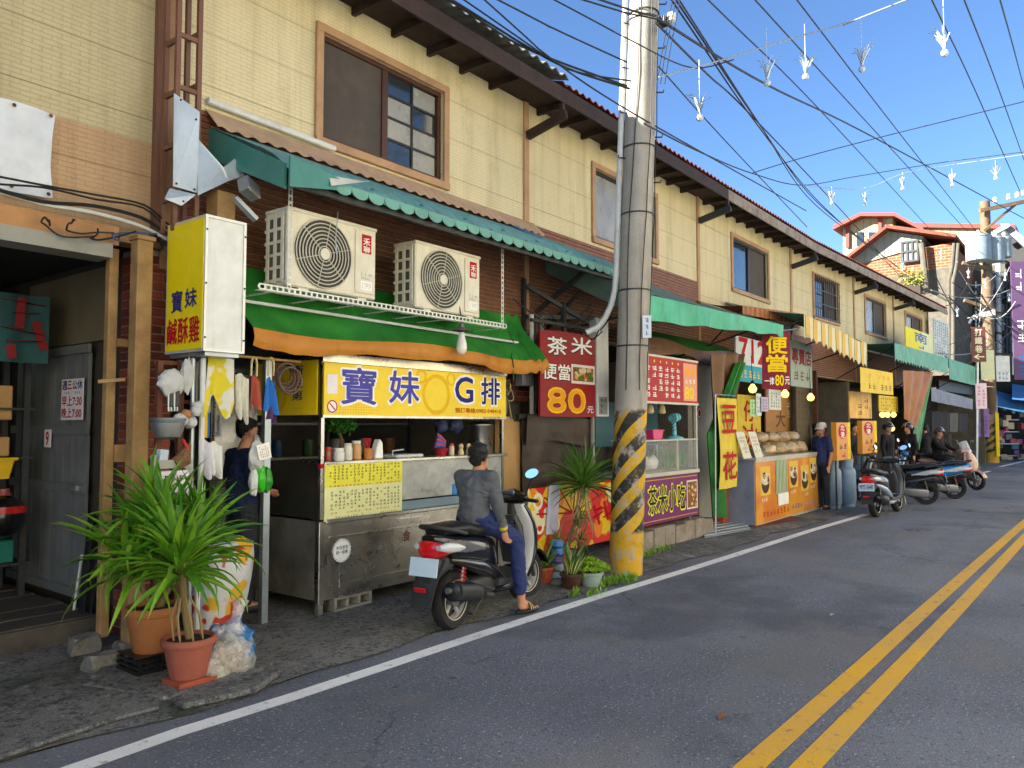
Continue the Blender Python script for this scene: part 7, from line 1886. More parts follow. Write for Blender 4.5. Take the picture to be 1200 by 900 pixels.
for u in (.1, .9): part('hanger', MB().tube([rs.at(w_ * u, h_ * .97, -.015), rs.at(w_ * u, h_ + .12, -.1)], .008, 6), M_STEELD, r_)
part('frame_bar', MB().bar(rs.at(-.05, h_ + .1, -.1), rs.at(w_ + .3, h_ + .12, -.1), .04, .04), M_STEELD, r_)
# narrow white lightbox
ns = fplane(699, 372, 488, 713, .5)
n_ = thing('light_box', 'narrow white light box standing beside the red lunch box sign', 'sign', ns.O)
part('casing', ns.board(.12), M_SBOX, n_, bevel=.006); part('print_panel', ns.rect(ns.w * .15, ns.w * .85, ns.h * .02, ns.h * .2, .003), pm('grey_print', '8d8f86'), n_); part('lettering', ns.scrawl(ns.w * .2, ns.w * .8, ns.h * .03, ns.h * .19, 2, 3, .005), M_BLKP, n_)
# dark tarp behind, pipes, bricks
M_DTARP = mk_tarp('dark_brown_tarpaulin', '3d3029', '524238')
dt = fplane(612, 492, 600, 722, .3)
dtt = thing('tarpaulin_screen', 'dark brown tarpaulin screening the shop front below the red sign', 'tarpaulin', dt.O)
part('sheet', MB().grid(lambda u, v: dt.at(dt.w * u, dt.h * 1.25 * v - dt.h * .25, .03 * math.sin(u * 11) + .04 * noise.noise(Vector((u * 6, v * 5, 0)))), 40, 16, .004), M_DTARP, dtt, smooth=True)
part('sheet', MB().grid(lambda u, v: dt.at(dt.w * u, dt.h * (.72 + .33 * v) + .05 * math.sin(u * 7), .06 + .03 * math.sin(u * 14) + .02 * v), 40, 6, .004), M_DTARP, dtt, smooth=True)
part('top_rail', MB().bar(dt.at(-.1, dt.h * 1.04, 0), dt.at(dt.w + .1, dt.h * 1.04, 0), .05, .05), M_STEELD, dtt)
U1 = HOUSES[1]; ORG[U1.name] = Vector(U1.location)
bx = PY(612, 440, 6.0).x
brick_block(U1, bx - .3, bx + .25, 5.98, 6.2, 2.0, 2.95, 9, faces='f')
for i, (px, r0) in enumerate(((623, .03), (628, .02), (635, .025))):
 x = PY(px, 430, 5.75).x; single('drain_pipe', MB().tube([(x, 5.75, .1), (x, 5.75, 3.1)], r0, 8), (M_PVC, M_STEELD, M_GAL)[i], ('white drain pipe beside the red lunch box sign', 'dark pipe behind the red lunch box sign', 'grey pipe next to the white drain pipe')[i], 'pipe', smooth=True)
single('meter_box', MB().box(PY(605, 430, 5.8).x, PY(618, 430, 5.8).x, 5.7, 5.82, PY(605, 452, 5.8).z, PY(605, 425, 5.8).z), mat('grey_meter_box', '8f9398', .5), 'grey electric meter box beside the cart sign', 'meter box', bevel=.008)
# cluttered brackets and cables under the awning's end
for i in range(7):
 a = V3(7.6 + .25 * i, 5.9 - .1 * (i % 3), 3.3 - .06 * i); b = V3(8.3 + .12 * i, 5.3 + .1 * (i % 2), 2.95 + .12 * (i % 4))
 single('loose_cable', MB().tube(catenary(a, b, .12 + .05 * (i % 3), 8), .009, 5), M_BLK, 'loose cable drooping under the right end of the teal awning', 'cable', group='cables under the awning end', smooth=True)
wb_ = thing('wall_bracket', 'dark steel bracket frame under the right end of the teal awning', 'bracket', (8.1, 5.9, 2.95))
for a, b in (((7.9, 5.95, 2.9), (7.9, 5.95, 3.6)), ((7.9, 5.9, 3.1), (8.7, 5.4, 3.12)), ((7.9, 5.9, 3.5), (8.6, 5.4, 3.05)), ((8.3, 5.6, 2.9), (8.3, 5.6, 3.3))): part('bar', MB().bar(a, b, .05, .05), M_STEELD, wb_)
# yellow and red board
yb = fplane(619, 573, 655, 716, .78)
y_ = thing('printed_board', 'yellow and red printed board leaning behind the potted plants', 'board', yb.O)
m, t = newmat('board_print', .5); s = t.sep()
c = t.mix(t.ramp(t.noise(2.4, 1, .4), .47, .49), 'd8b414', 'c21f22'); c = t.mix(t.ramp(t.noise(3.4, 1, .4, loc=(3, 7, 2)), .6, .62), c, 'd87a1c'); c = t.mix(t.ramp(t.noise(4.2, 1, .4, loc=(8, 2, 5)), .64, .655), c, 'd8cfa0'); t.color(c)
part('panel', yb.board(.012), m, y_)
mb = MB()
for (a, b, c, d) in ((.76, .62, .84, .3), (.74, .42, .88, .5), (.78, .52, .86, .58), (.9, .66, .95, .35), (.88, .4, .97, .46)): mb.bar(yb.at(yb.w * a, yb.h * b, .004), yb.at(yb.w * c, yb.h * d, .004), .002, .05, up=V3(1, 0, .3))
part('brush_strokes', mb, M_RED, y_)
for (u, v, r0) in ((.1, .8, .1), (.12, .42, .08), (.3, .42, .08), (.55, .4, .07)): part('printed_ring', yb.disc(yb.w * u, yb.h * v, r0, .003, inner=r0 * .55), pm('cream_print', 'd8d2b0'), y_)
mb = MB()
for k in range(7): mb.bar(yb.at(yb.w * .5, yb.h * .55, .003), yb.at(yb.w * (.5 + .42 * math.cos(k * .5)), yb.h * (.55 + .5 * math.sin(k * .5)), .003), .001, .02, up=V3(0, 0, 1))
part('printed_rays', mb, M_RED, y_)
part('white_strip', MB().grid(lambda u, v: yb.at(yb.w * (.17 + .13 * u + .04 * v), yb.h * (.3 + .72 * v), .02 + .012 * math.sin(u * 6)), 8, 10, .004), mat('pale_violet_cloth', 'b0aec0', .8), y_, smooth=True)

# ------------------------------------------------------------------ potted plants at the pole
M_DRAC = mk_leaf('dracaena_leaf', '3a6d24', '74a43c', edge='a8b860', ew=.03); M_SNAKE = mk_leaf('snake_plant_leaf', '3f6a34', '547d40', edge='d8cf7a', tr=.1); M_GRASS = mk_leaf('spider_leaf', '4a7a2a', '7ea046'); M_BUSH = mk_leaf('jade_leaf', '6fa01e', 'b5cc3a')
g = PG(682, 672)
dr = thing('potted_dracaena', 'tall spiky dracaena with a skirt of dry leaves beside the striped pole', 'plant', g)
c = g + V3(.08, .3, 0); top = PD(683, 566, (c - CAM).dot(FW))
flower_pot(dr, c, .14, .24, M_TERRA, 0)
part('trunk', MB().tube([c + V3(0, 0, .2), c.lerp(top, .55) + V3(.02, 0, 0), top], [.028, .024, .03], 8), mat('dracaena_trunk', '8a7350', .9, bump=.5, bscale=40), dr, smooth=True)
rosette(dr, top, 95, .55, .046, M_DRAC, 84, -4, (25, 70), 31, .06)
M_DRYL = mat('dry_leaf', 'b8a078', .85, var=.25)
rnd = random.Random(2)
for i in range(34):
 a = rnd.uniform(0, 6.28); z0 = rnd.uniform(.0, .42); L = rnd.uniform(.15, .32); b = top - V3(0, 0, .03 + z0)
 p1 = b + V3(math.cos(a), math.sin(a), 0) * .05 + V3(0, 0, .02); p2 = b + V3(math.cos(a), math.sin(a), 0) * rnd.uniform(.06, .14) + V3(0, 0, -L * .5); p3 = p2 + V3(rnd.uniform(-.03, .03), rnd.uniform(-.03, .03), -L * .5)
 part('dry_leaf', MB().tube([b, p1, p2, p3], [.006, .008, .007, .002], 4), M_DRYL, dr)
for i, (px, py, lab) in enumerate(((681, 618, 'upper'), (681, 642, 'lower'))):
 q = PD(px, py, (c - CAM).dot(FW) - .12)
 h_ = thing('hanging_pot', 'small red terracotta pot with trailing leaves, %s of two on the dracaena trunk' % lab, 'plant', q)
 flower_pot(h_, q, .06, .1, M_TERRA, 0); rosette(h_, q + V3(0, 0, .1), 26, .22, .014, M_GRASS, 80, -20, (60, 130), 40 + i)
def potplant(px, py, r_, h_, pm_, lab, kind, seed, dz=0.0, dy=.0):
 g = PG(px, py); t = thing('potted_plant', lab, 'plant', g); c = g + V3(.02, r_ + dy, .02 + dz)
 flower_pot(t, c, r_, h_, pm_, 0)
 tp_ = c + V3(0, 0, h_ * .92)
 if kind == 'spider': rosette(t, tp_, 46, .34, .016, M_GRASS, 85, 5, (60, 130), seed)
 if kind == 'snake':
  rnd = random.Random(seed)
  for i in range(15):
   a = rnd.uniform(0, 6.28); rr = rnd.uniform(0, r_ * .6); sp = rnd.uniform(.05, .22); L = rnd.uniform(.24, .42)
   o = bpy.data.objects.new('leaf', leaf_mesh(R(rnd.uniform(60, 86)), R(rnd.uniform(10, 50)), L, .05, M_SNAKE, fold=.25, base=.8)); COL.objects.link(o); o.parent = t
   o.location = tp_ + V3(rr * math.cos(a), rr * math.sin(a), 0) - org(t); o.rotation_euler = (0, 0, a)
 if kind == 'bush':
  rnd = random.Random(seed); mb = MB()
  for i in range(900):
   a = rnd.uniform(0, 6.28); ph = rnd.random() ** .6; R_ = .2 * ph; cc = tp_ + V3(R_ * math.cos(a) * 1.15, R_ * math.sin(a), .02 + .15 * (1 - ph * .8) * rnd.random() ** .5)
   d1 = V3(rnd.uniform(-1, 1), rnd.uniform(-1, 1), rnd.uniform(-.3, 1)).normalized() * rnd.uniform(.03, .045); d2 = d1.cross(V3(rnd.uniform(-1, 1), rnd.uniform(-1, 1), 1)).normalized() * .012
   mb.quad(cc, cc + d1 * .5 + d2, cc + d1, cc + d1 * .5 - d2)
  part('foliage', mb, M_BUSH, t, weld=False, kind='stuff')
 return t
M_GTUB = mat('grey_green_tub', '8fa39c', .6, dirt=.35); M_BRPOT = mat('dark_brown_glaze', '4f3328', .4, var=.3, dirt=.4, dcol='8a5a34')
potplant(646, 687, .11, .17, mat('bright_terracotta', 'b0482e', .6), 'thin leaved plant in a red plastic pot by the scooter wheel', 'spider', 51)
potplant(680, 694, .12, .16, M_BRPOT, 'variegated snake plant in a squat brown pot', 'snake', 52)
potplant(704, 691, .135, .15, M_GTUB, 'bushy yellow green plant in a grey tub by the pole', 'bush', 53)
potplant(668, 672, .1, .16, M_BRPOT, 'spidery green plant in a dark pot behind the snake plant', 'spider', 54, .1, .1)
g = PG(661, 683); bs = thing('stacked_cups', 'stack of blue, violet and white plastic cups among the potted plants', 'cups', g)
for i, c_ in enumerate(('a9bcc4', '8a9aa8', '5a3f8a', '2a6ab0', '1f6aa8')): part('cup', MB().lathe([(.05, .02 + .085 * i), (.07, .04 + .085 * i), (.062, .1 + .085 * i)], g + V3(.05, .12, 0), 16), mat('cup_' + c_, c_, .35), bs, smooth=True)
single('stone', lumpy(PG(655, 688) + V3(.05, .05, .03), (.09, .07, .05), 7, .2, 5), M_STONE, 'small brown stone between the red pot and the snake plant', 'stone', smooth=True)
# weeds along the pole foot
rnd = random.Random(6); mb = MB()
for (px, py, n, sp) in ((722, 686, 130, .12), (742, 684, 90, .1), (700, 700, 40, .08), (676, 701, 30, .05), (760, 655, 70, .12), (780, 648, 60, .14), (395, 720, 0, 0)):
 g = PG(px, py)
 for i in range(n):
  b = g + V3(rnd.gauss(0, sp), abs(rnd.gauss(0, sp * .6)), .012); d1 = V3(rnd.uniform(-1, 1), rnd.uniform(-1, 1), rnd.uniform(.6, 2)).normalized() * rnd.uniform(.03, .13); d2 = V3(-d1.y, d1.x, 0).normalized() * rnd.uniform(.006, .016)
  mb.quad(b - d2 * .3, b + d1 * .6 - d2, b + d1, b + d1 * .6 + d2)
single('weeds', mb, mk_leaf('weed_leaf', '5a8a22', '94b83c'), 'green weeds growing at the foot of the striped pole', 'weeds', kind='stuff', weld=False)
# ------------------------------------------------------------------ green canvas awning and the tarps below it
M_GCANV = mk_tarp('green_canvas', '2cab84', '48c29a'); M_GCANT = mat('grey_green_canvas_top', '5f7a72', .7, dirt=.3)
ga = thing('canvas_awning', 'plain green canvas awning right of the striped pole', 'awning', (10.8, 5, 3.1))
A0, A1 = PY(758, 345, 4.45), PY(918, 381, 4.3); B0, B1 = PY(758, 376, 4.45), PY(918, 393, 4.3)
Wl, Wr = V3(A0.x - .1, 5.97, 4.2), V3(A1.x + .1, 5.97, 3.95)
part('top', MB().grid(lambda u, v: Wl.lerp(Wr, u).lerp(A0.lerp(A1, u), v) - V3(0, 0, .06 * math.sin(v * 3.14)) + V3(0, 0, .015 * math.sin(u * 30) * v), 40, 10, .005), M_GCANT, ga, smooth=True)
part('valance', MB().grid(lambda u, v: A0.lerp(A1, u).lerp(B0.lerp(B1, u), v) + V3(0, .02 * math.sin(u * 34) * v, .012 * math.sin(u * 22) * v - .03 * (u > .96) * v), 60, 4, .005), M_GCANV, ga, smooth=True)
part('end_flap', MB().add([Wl, A0, B0, V3(B0.x, 5.95, 3.75)], [(0, 1, 2, 3)]), M_GCANT, ga, solid=.005)
part('end_flap', MB().add([Wr, A1, B1, V3(B1.x, 5.95, 3.7)], [(0, 1, 2, 3)]), M_GCANT, ga, solid=.005)
part('front_bar', MB().tube([A0 + V3(0, .03, -.02), A1 + V3(0, .03, -.02)], .018, 8), M_STEELD, ga)
for u in (.15, .85): part('strut', MB().tube([Wl.lerp(Wr, u) - V3(0, 0, 1.1), A0.lerp(A1, u) + V3(0, .05, -.05)], .015, 8), M_STEELD, ga)
# brown and green tarp below
bt = thing('tarpaulin_canopy', 'brown tarpaulin with a green upper strip below the green canvas awning', 'tarpaulin', (10.6, 5.4, 2.8))
ta, tb2 = PY(750, 405, 5.2), PY(868, 412, 5.2)
part('green_strip', MB().grid(lambda u, v: V3(ta.x + (tb2.x - ta.x) * u, 5.6 - .4 * v, 3.16 - .22 * v + .04 * math.sin(u * 9) * v), 40, 5, .004), M_GTARP, bt, smooth=True)
part('brown_edge', MB().grid(lambda u, v: V3(ta.x + (tb2.x - ta.x) * u, 5.2 - .05 * v, 2.94 - .2 * v * (1 + .3 * math.sin(u * 12)) + .04 * math.sin(u * 9)), 50, 5, .004), M_BTARP, bt, smooth=True)
# ------------------------------------------------------------------ second cart with the red menu
C2Y = 4.9
c2 = thing('snack_cart', 'glazed snack cart with a red menu and a purple front reading 茶米小吃', 'food cart', (9.9, 5.3, 0))
x0, x1 = 8.95, PY(818, 560, C2Y).x
def z2(py, px=818): return PY(px, py, C2Y).z
ZA, ZB, ZC, ZD, ZE = z2(603), z2(553), z2(494), z2(473), z2(428)
M_IVF = mat('ivory_frame', 'b9b5a6', .5, .2, dirt=.3)
pu = Plane((x0, C2Y, ZA), (1, 0, 0), (0, 0, 1), x1 - x0, ZB - ZA)
part('front_panel', pu.board(.03), mat('purple_panel', '681654', .6, var=.06), c2)
part('gold_line', pu.rect(.04, pu.w - .04, .035, .045, .002, pu.rect(.04, pu.w - .04, pu.h - .05, pu.h - .04, .002)), pm('gold_print', 'c8a030'), c2)
for i, ch in enumerate('茶米小吃'):
 u0 = pu.w * (.16 + .155 * i); part('lettering_outline', pu.text(ch, u0, u0 + pu.w * .14, pu.h * .2, pu.h * .8, .003, .06), pm('lemon_print', 'd8d83a'), c2)
 part('lettering', pu.text(ch, u0 + .012, u0 + pu.w * .14 - .012, pu.h * .2 + .012, pu.h * .8 - .012, .005, .018), M_BLKP, c2)
food_print(pu, pu.w * .79, pu.w * .985, pu.h * .17, pu.h * .83, c2, 6)
part('counter', MB().box(x0 - .02, x1 + .02, C2Y - .02, C2Y + .7, ZB, ZB + .05), M_IVF, c2)
part('lower_body', MB().box(x0 + .02, x1 - .02, C2Y + .031, C2Y + .65, ZA + .02, ZB - .001), M_STAIN2, c2)
for x, y in ((x0, C2Y), (x1 - .04, C2Y), (x0, C2Y + .66), (x1 - .04, C2Y + .66)): part('post', MB().box(x, x + .04, y, y + .04, ZB + .051, ZE + .04), M_IVF, c2)
for x in (x1 - .1, x0 + .06): part('leg', MB().box(x, x + .05, C2Y + .1, C2Y + .15, .3, ZA + .019), M_STAIN2, c2)
part('glass', MB().box(x0 + .045, x1 - .045, C2Y + .01, C2Y + .016, ZB + .052, ZB + .48), M_CLEAR, c2)
part('glass', MB().box(x1 - .02, x1 - .012, C2Y + .05, C2Y + .65, ZB + .052, ZB + .48), M_CLEAR, c2)
part('shelf', MB().box(x0 + .02, x1, C2Y - .01, C2Y + .4, ZB + .481, ZB + .5), M_IVF, c2)
part('glass_divider', MB().box((x0 + x1) / 2 + .28, (x0 + x1) / 2 + .3, C2Y + .005, C2Y + .03, ZB + .051, ZB + .48), M_IVF, c2)
part('back_board', MB().box(x0 + .03, x1 - .03, C2Y + .64, C2Y + .655, ZB + .4, ZD), mat('dark_teal_board2', '24505a', .6), c2)
md = Plane((x0, C2Y - .012, ZD), (1, 0, 0), (0, 0, 1), x1 - x0, ZE - ZD + .03)
part('menu_board', md.board(.03), mat('red_menu', 'a0080e', .6, var=.05), c2); part('menu_frame', md.rect(-.03, md.w + .03, md.h, md.h + .03, .002, md.rect(-.03, md.w + .03, -.03, 0, .002)), M_IVF, c2)
part('menu_print', md.scrawl(md.w * .12, md.w * .7, md.h * .08, md.h * .82, 6, 5, .003, seed=3, fill=.95), M_WHT, c2)
for i in range(6): part('bullet', md.disc(md.w * (.165 + .097 * i), md.h * .9, .02, .003), M_YELP, c2)
part('price_patch', md.rect(md.w * .74, md.w * .98, md.h * .05, md.h * .95, .003), pm('peach_print', 'd89a7a'), c2)
part('price_lettering', md.text('80', md.w * .76, md.w * .92, md.h * .1, md.h * .38, .005, .02), M_YELP, c2)
part('price_lettering', md.disc(md.w * .81, md.h * .75, .06, .005, mb=md.disc(md.w * .91, md.h * .75, .06, .005)), M_ORL, c2); part('price_lettering', md.scrawl(md.w * .76, md.w * .96, md.h * .45, md.h * .6, 3, 1, .005), M_WHT, c2)
for i in range(3):
 q = V3(x0 + .5 + .36 * i, C2Y + .25, ZD - .16); part('pendant_cup', MB().lathe([(.02, .14), (.05, .1), (.06, .02), (.04, 0)], q, 14), mat('cream_ceramic'), c2, smooth=True)
# wares on the second cart
fx = thing('desk_fan', 'turquoise desk fan on the snack cart shelf', 'fan', (x1 - .4, C2Y + .2, ZB + .5))
fb = V3(x1 - .36, C2Y + .2, ZB + .5); MT_ = mat('turquoise_plastic', '6ab8c4', .4)
part('base', MB().lathe([(.13, 0), (.13, .02), (.05, .05)], fb, 18), MT_, fx, smooth=True); part('column', MB().tube([fb, fb + V3(-.02, 0, .28)], [.035, .03], 10), MT_, fx, smooth=True); part('motor', MB().tube([fb + V3(.1, 0, .32), fb + V3(-.06, 0, .3)], [.06, .07], 12), MT_, fx, smooth=True)
fm = MB()
for k in range(4): fm.add(*ring((fb.x - .13, fb.y, fb.z + .3), .05 + .045 * k, .004, 24, 5, 'x'))
part('cage', fm, M_STEELD, fx)
pb = V3(x0 + .85, C2Y + .12, ZB + .501)
pk = thing('plastic_basket', 'pink plastic basket on the snack cart shelf', 'basket', pb); part('basket', MB().prism([pb + V3(-.16, 0, .12), pb + V3(-.13, 0, 0), pb + V3(.13, 0, 0), pb + V3(.16, 0, .12)], (0, .2, 0)), mat('pink_plastic', 'c82a6a', .4), pk, bevel=.006); part('rim', MB().box(pb.x - .17, pb.x + .17, pb.y - .012, pb.y + .212, pb.z + .12, pb.z + .135), mat('pink_plastic'), pk)
rnd = random.Random(9)
veg = thing('vegetable_heap', 'heap of leafy greens inside the snack cart glass', 'vegetables', (x1 - .5, C2Y + .3, ZB + .06)); mb = MB()
for i in range(160):
 b = V3(x1 - .75 + .6 * rnd.random(), C2Y + .12 + .35 * rnd.random(), ZB + .06); d1 = V3(rnd.uniform(-.5, .5), rnd.uniform(-.5, .5), 1).normalized() * rnd.uniform(.15, .38); d2 = V3(rnd.uniform(-1, 1), rnd.uniform(-1, 1), 0).normalized() * .014
 mb.quad(b - d2, b + d1 * .6 - d2 * 1.3, b + d1, b + d1 * .6 + d2 * 1.3)
part('greens', mb, M_GRASS, veg, weld=False, kind='stuff')
for i, (u, c_, lab) in enumerate(((.25, 'b8b2a2', 'white'), (.5, '8a6a4a', 'brown'), (.75, 'a8a49a', 'grey'), (1.0, 'c2beb2', 'pale'))):
 q = V3(x0 + .12 + u * .85, C2Y + .3, ZB + .06); single('food_bag', lumpy(q + V3(0, 0, .09), (.11, .1, .11), i + 30, .25, 6, 12, 16), mat('foodbag_' + c_, c_, .4, spec=.5), '%s bag of food inside the snack cart glass' % lab, 'bag', smooth=True)
# low block wall under the cart
bw = thing('block_wall', 'low stained block wall under the snack cart', 'wall', (10, 4.9, 0))
M_BLK2 = mat('stained_pale_block', '8d8478', .9, var=.25, dirt=.7, dcol='6b4a30', dscale=5, bump=.5)
q0 = PG(752, 650); q1 = PG(826, 626)
nb5 = 7
for i in range(nb5):
 for j in range(1 if i < 2 else 1):
  a = q0.lerp(q1, i / nb5); b = q0.lerp(q1, (i + 1) / nb5); part('block', MB().box(a.x + .006, b.x - .006, C2Y + .0 - .01 * (i % 2), C2Y + .3, .02, .3 - (.03 if i % 3 == 0 else 0)), M_BLK2, bw, bevel=.012)
part('red_pipe', MB().tube([V3(q0.x, C2Y + .12, .33), V3(q1.x - .5, C2Y + .1, .35)], .015, 6), mat('red_pipe_paint', 'a03028', .5), bw)
# ridged steel ramp
g0, g1, g2, g3 = PG(826, 633), PG(880, 623), PG(862, 606), PG(818, 612)
rm = thing('steel_ramp', 'ridged grey steel ramp sheet beside the snack cart', 'ramp', (g0 + g2) / 2)
part('sheet', MB().prism([g0 + V3(0, 0, .03), g1 + V3(0, 0, .03), g2 + V3(0, 0, .12), g3 + V3(0, 0, .12)], (0, 0, .012)), M_GAL, rm)
for i in range(9):
 k = (i + .5) / 9; part('ridge', MB().bar(g0.lerp(g3, k) + V3(0, 0, .048 + .09 * k), g1.lerp(g2, k) + V3(0, 0, .048 + .09 * k), .02, .012), M_GAL, rm)
single('drain_grate', MB().prism([PG(880, 622) + V3(0, 0, .035), PG(935, 612) + V3(0, 0, .035), PG(925, 605) + V3(0, 0, .035), PG(872, 612) + V3(0, 0, .035)], (0, 0, .012)), M_RUST, 'rusty drain cover before the orange dessert stall', 'drain cover')
# white wall strip, no smoking sign
single('grey_door', MB().box(PY(818, 500, 5.3).x, PY(838, 500, 5.3).x, 5.3, 5.34, .05, 2.9), mat('pale_grey_board', '8d8d88', .7, dirt=.3), 'pale grey board wall between the snack cart and the curtain', 'wall board')
nsg = fplane(816, 480, 488, 822, .75); nz = thing('no_smoking_sign', 'round red no smoking sign on the grey board', 'sign', nsg.O); part('disc', nsg.disc(nsg.w / 2, nsg.h / 2, nsg.w * .5, .006), M_RED, nz); part('ring', nsg.disc(nsg.w / 2, nsg.h / 2, nsg.w * .4, .008, inner=nsg.w * .3), M_WHT, nz)
# brown and green curtain, yellow banner
cu_ = thing('tarpaulin_curtain', 'brown and green tarpaulin curtain gathered beside the yellow banner', 'curtain', PG(845, 612))
ct_, cb_2 = [PY(px, 415, 4.95) for px in (833, 872)], PY(845, 490, 4.9)
def curt(u, v):
 a = ct_[0].lerp(ct_[1], u); b = PY(838 + 14 * u, 520, 4.9); k = v ** 1.3
 p = a.lerp(b, k); return p + V3(0, .06 * math.sin(u * 16) * (1 - .4 * v), 0)
part('brown_sheet', MB().grid(curt, 40, 14, .004), M_BTARP, cu_, smooth=True)
def gstrip(u, v):
 top_ = [PY(862, 425, 4.85), PY(872, 425, 4.85)]; mid = [PY(829, 510, 4.85), PY(846, 500, 4.85)]; bot = [PY(836, 607, 4.85), PY(850, 606, 4.85)]
 P = [top_[0].lerp(top_[1], u), mid[0].lerp(mid[1], u), bot[0].lerp(bot[1], u)]
 p = P[0].lerp(P[1], v * 2) if v < .5 else P[1].lerp(P[2], v * 2 - 1); return p + V3(0, .04 * math.sin(u * 12), 0)
part('green_strip', MB().grid(gstrip, 14, 22, .004), M_GTARP, cu_, smooth=True)
yb2 = fplane(841, 466, 574, 863, 1.25)
ybn = thing('cloth_banner', 'long yellow cloth banner with red brush characters 豆花 beside the curtain', 'banner', yb2.O)
def ybw(u, v): return yb2.at(yb2.w * (u + .05 * math.sin(v * 5)), yb2.h * v, .02 * math.sin(u * 5 + v * 3))
part('cloth', MB().grid(ybw, 10, 20, .003), mat('yellow_cloth', 'd0b83c', .8, dirt=.2), ybn, smooth=True)
for ch, a, b in (('豆', .62, .92), ('花', .1, .4)): part('lettering', yb2.text(ch, yb2.w * .15, yb2.w * .85, yb2.h * a, yb2.h * b, .035, .02), M_RED, ybn)
part('pole', MB().tube([yb2.at(-.02, yb2.h + .05, -.03), yb2.at(yb2.w + .03, yb2.h + .05, -.03)], .012, 6), M_GAL, ybn); part('stand_pole', MB().tube([V3(yb2.O.x - .03, yb2.O.y + .05, .03), yb2.at(-.02, yb2.h + .05, -.03)], .014, 6), M_GAL, ybn)
# ------------------------------------------------------------------ orange dessert stall
D0, D1_ = PG(884, 619), PG(962, 598)
dy = (D0.y + D1_.y) / 2
dz = 1.02
ds = thing('dessert_stall', 'orange fronted dessert stall counter with bowl pictures', 'stall', (14, dy + .4, 0))
dp = Plane((D0.x, dy, .06), (1, 0, 0), (0, 0, 1), D1_.x - D0.x, dz)
m, t = newmat('orange_panel', .4); t.color(t.mix(t.ramp(t.noise(1.6, 2, .5), .45, .6), 'c9741c', 'd8922a')); part('front_panel', dp.board(.03), m, ds)
part('frame', MB().box(D0.x - .03, D1_.x + .03, dy - .015, dy + .03, .06 + dz, .1 + dz).box(D0.x - .03, D1_.x + .03, dy - .015, dy + .03, .02, .06), M_IVF, ds)
part('body', MB().box(D0.x, D1_.x, dy + .031, dy + .9, .06, .06 + dz), M_STAIN2, ds); part('side_panel', MB().box(D0.x - .03, D0.x - .001, dy + .02, dy + .95, .05, .1 + dz), mat('grey_blue_panel', '7d8798', .5, dirt=.3), ds); part('counter', MB().box(D0.x - .05, D1_.x + .05, dy - .03, dy + .95, .1 + dz, .14 + dz), M_IVF, ds)
for i, (u, v) in enumerate(((.13, .68), (.56, .72), (.75, .62), (.91, .74))):
 uu, vv = dp.w * u, dp.h * v; part('picture_card', dp.rect(uu - .24, uu + .24, vv - .24, vv + .24, .002), pm('card_yellow', 'd8b448'), ds)
 part('bowl_print', dp.disc(uu, vv - .05, .19, .003, sy=.85), pm('bowl_dark', '4a2f22', var=.3, scale=20), ds); part('bowl_print', dp.disc(uu, vv + .03, .2, .004, sy=.52), pm('bowl_cream', 'cfc4b0', var=.35, scale=25), ds)
 for q in range(5): part('bowl_print', dp.disc(uu + .13 * math.cos(q * 2.1 + i), vv + .05 + .05 * math.sin(q * 1.7 + i), .05 + .02 * (q % 3), .005 + .0003 * q, sy=.7, n=12), pm('topping%d' % ((q + i) % 5), ('9a7a5a', '2a2220', 'd8cfbc', '5a3a2a', 'b08a50')[(q + i) % 5], var=.3, scale=30), ds)
 part('caption', dp.scrawl(uu - .2, uu + .2, vv - .36, vv - .27, 4, 1, .003, seed=i), M_WHT, ds)
part('green_mat', MB().grid(lambda u, v: dp.at(dp.w * (.275 + .17 * u), dp.h * (.42 + .6 * v), .012), 2, 2, .004), pm('cream_mat', 'c9c9a8'), ds)
gm = MB()
for i in range(8): dp.rect(dp.w * (.28 + .021 * i), dp.w * (.289 + .021 * i), dp.h * .43, dp.h * 1.0, .014, gm)
part('mat_stripe', gm, pm('green_print'), ds)
part('paper_sheet', dp.rect(dp.w * .3, dp.w * .46, dp.h * .22, dp.h * .42, .014), M_WHT, ds)
part('small_print', dp.scrawl(dp.w * .08, dp.w * .48, dp.h * .06, dp.h * .2, 8, 1, .003, seed=14, fill=1), M_RED, ds, kind='stuff'); part('small_print', dp.scrawl(dp.w * .52, dp.w * .7, dp.h * .08, dp.h * .2, 4, 1, .003, seed=15, fill=1), pm('blue_print'), ds, kind='stuff'); part('small_print', dp.scrawl(dp.w * .72, dp.w * .95, dp.h * .08, dp.h * .2, 5, 1, .003, seed=16, fill=1), pm('lilac_print', 'b090b8'), ds, kind='stuff')
rnd = random.Random(4)
CZ = .14 + dz
SL = ['first', 'second', 'third', 'fourth', 'fifth', 'sixth', 'seventh', 'eighth']
for i in range(8):
 x = D0.x + 1.25 + .3 * i; r0 = rnd.uniform(.16, .2); yq = dy + .25 + .25 * (i % 2)
 t = thing('snack_bag', '%s clear bag of tan crackers along the dessert counter, counted from the menu cards' % SL[i], 'bag', V3(x, yq, CZ), 0, 'bags of crackers on the dessert counter')
 part('bag', lumpy(V3(x, yq, CZ + .1 + .2 * (i % 2)), (r0 * 1.25, .16, .12), i + 50, .2, 5, 12, 18), mat('cracker_bag', 'b59a72', .3, var=.35, scale=12, spec=.6, bump=.6, bscale=16), t, smooth=True)
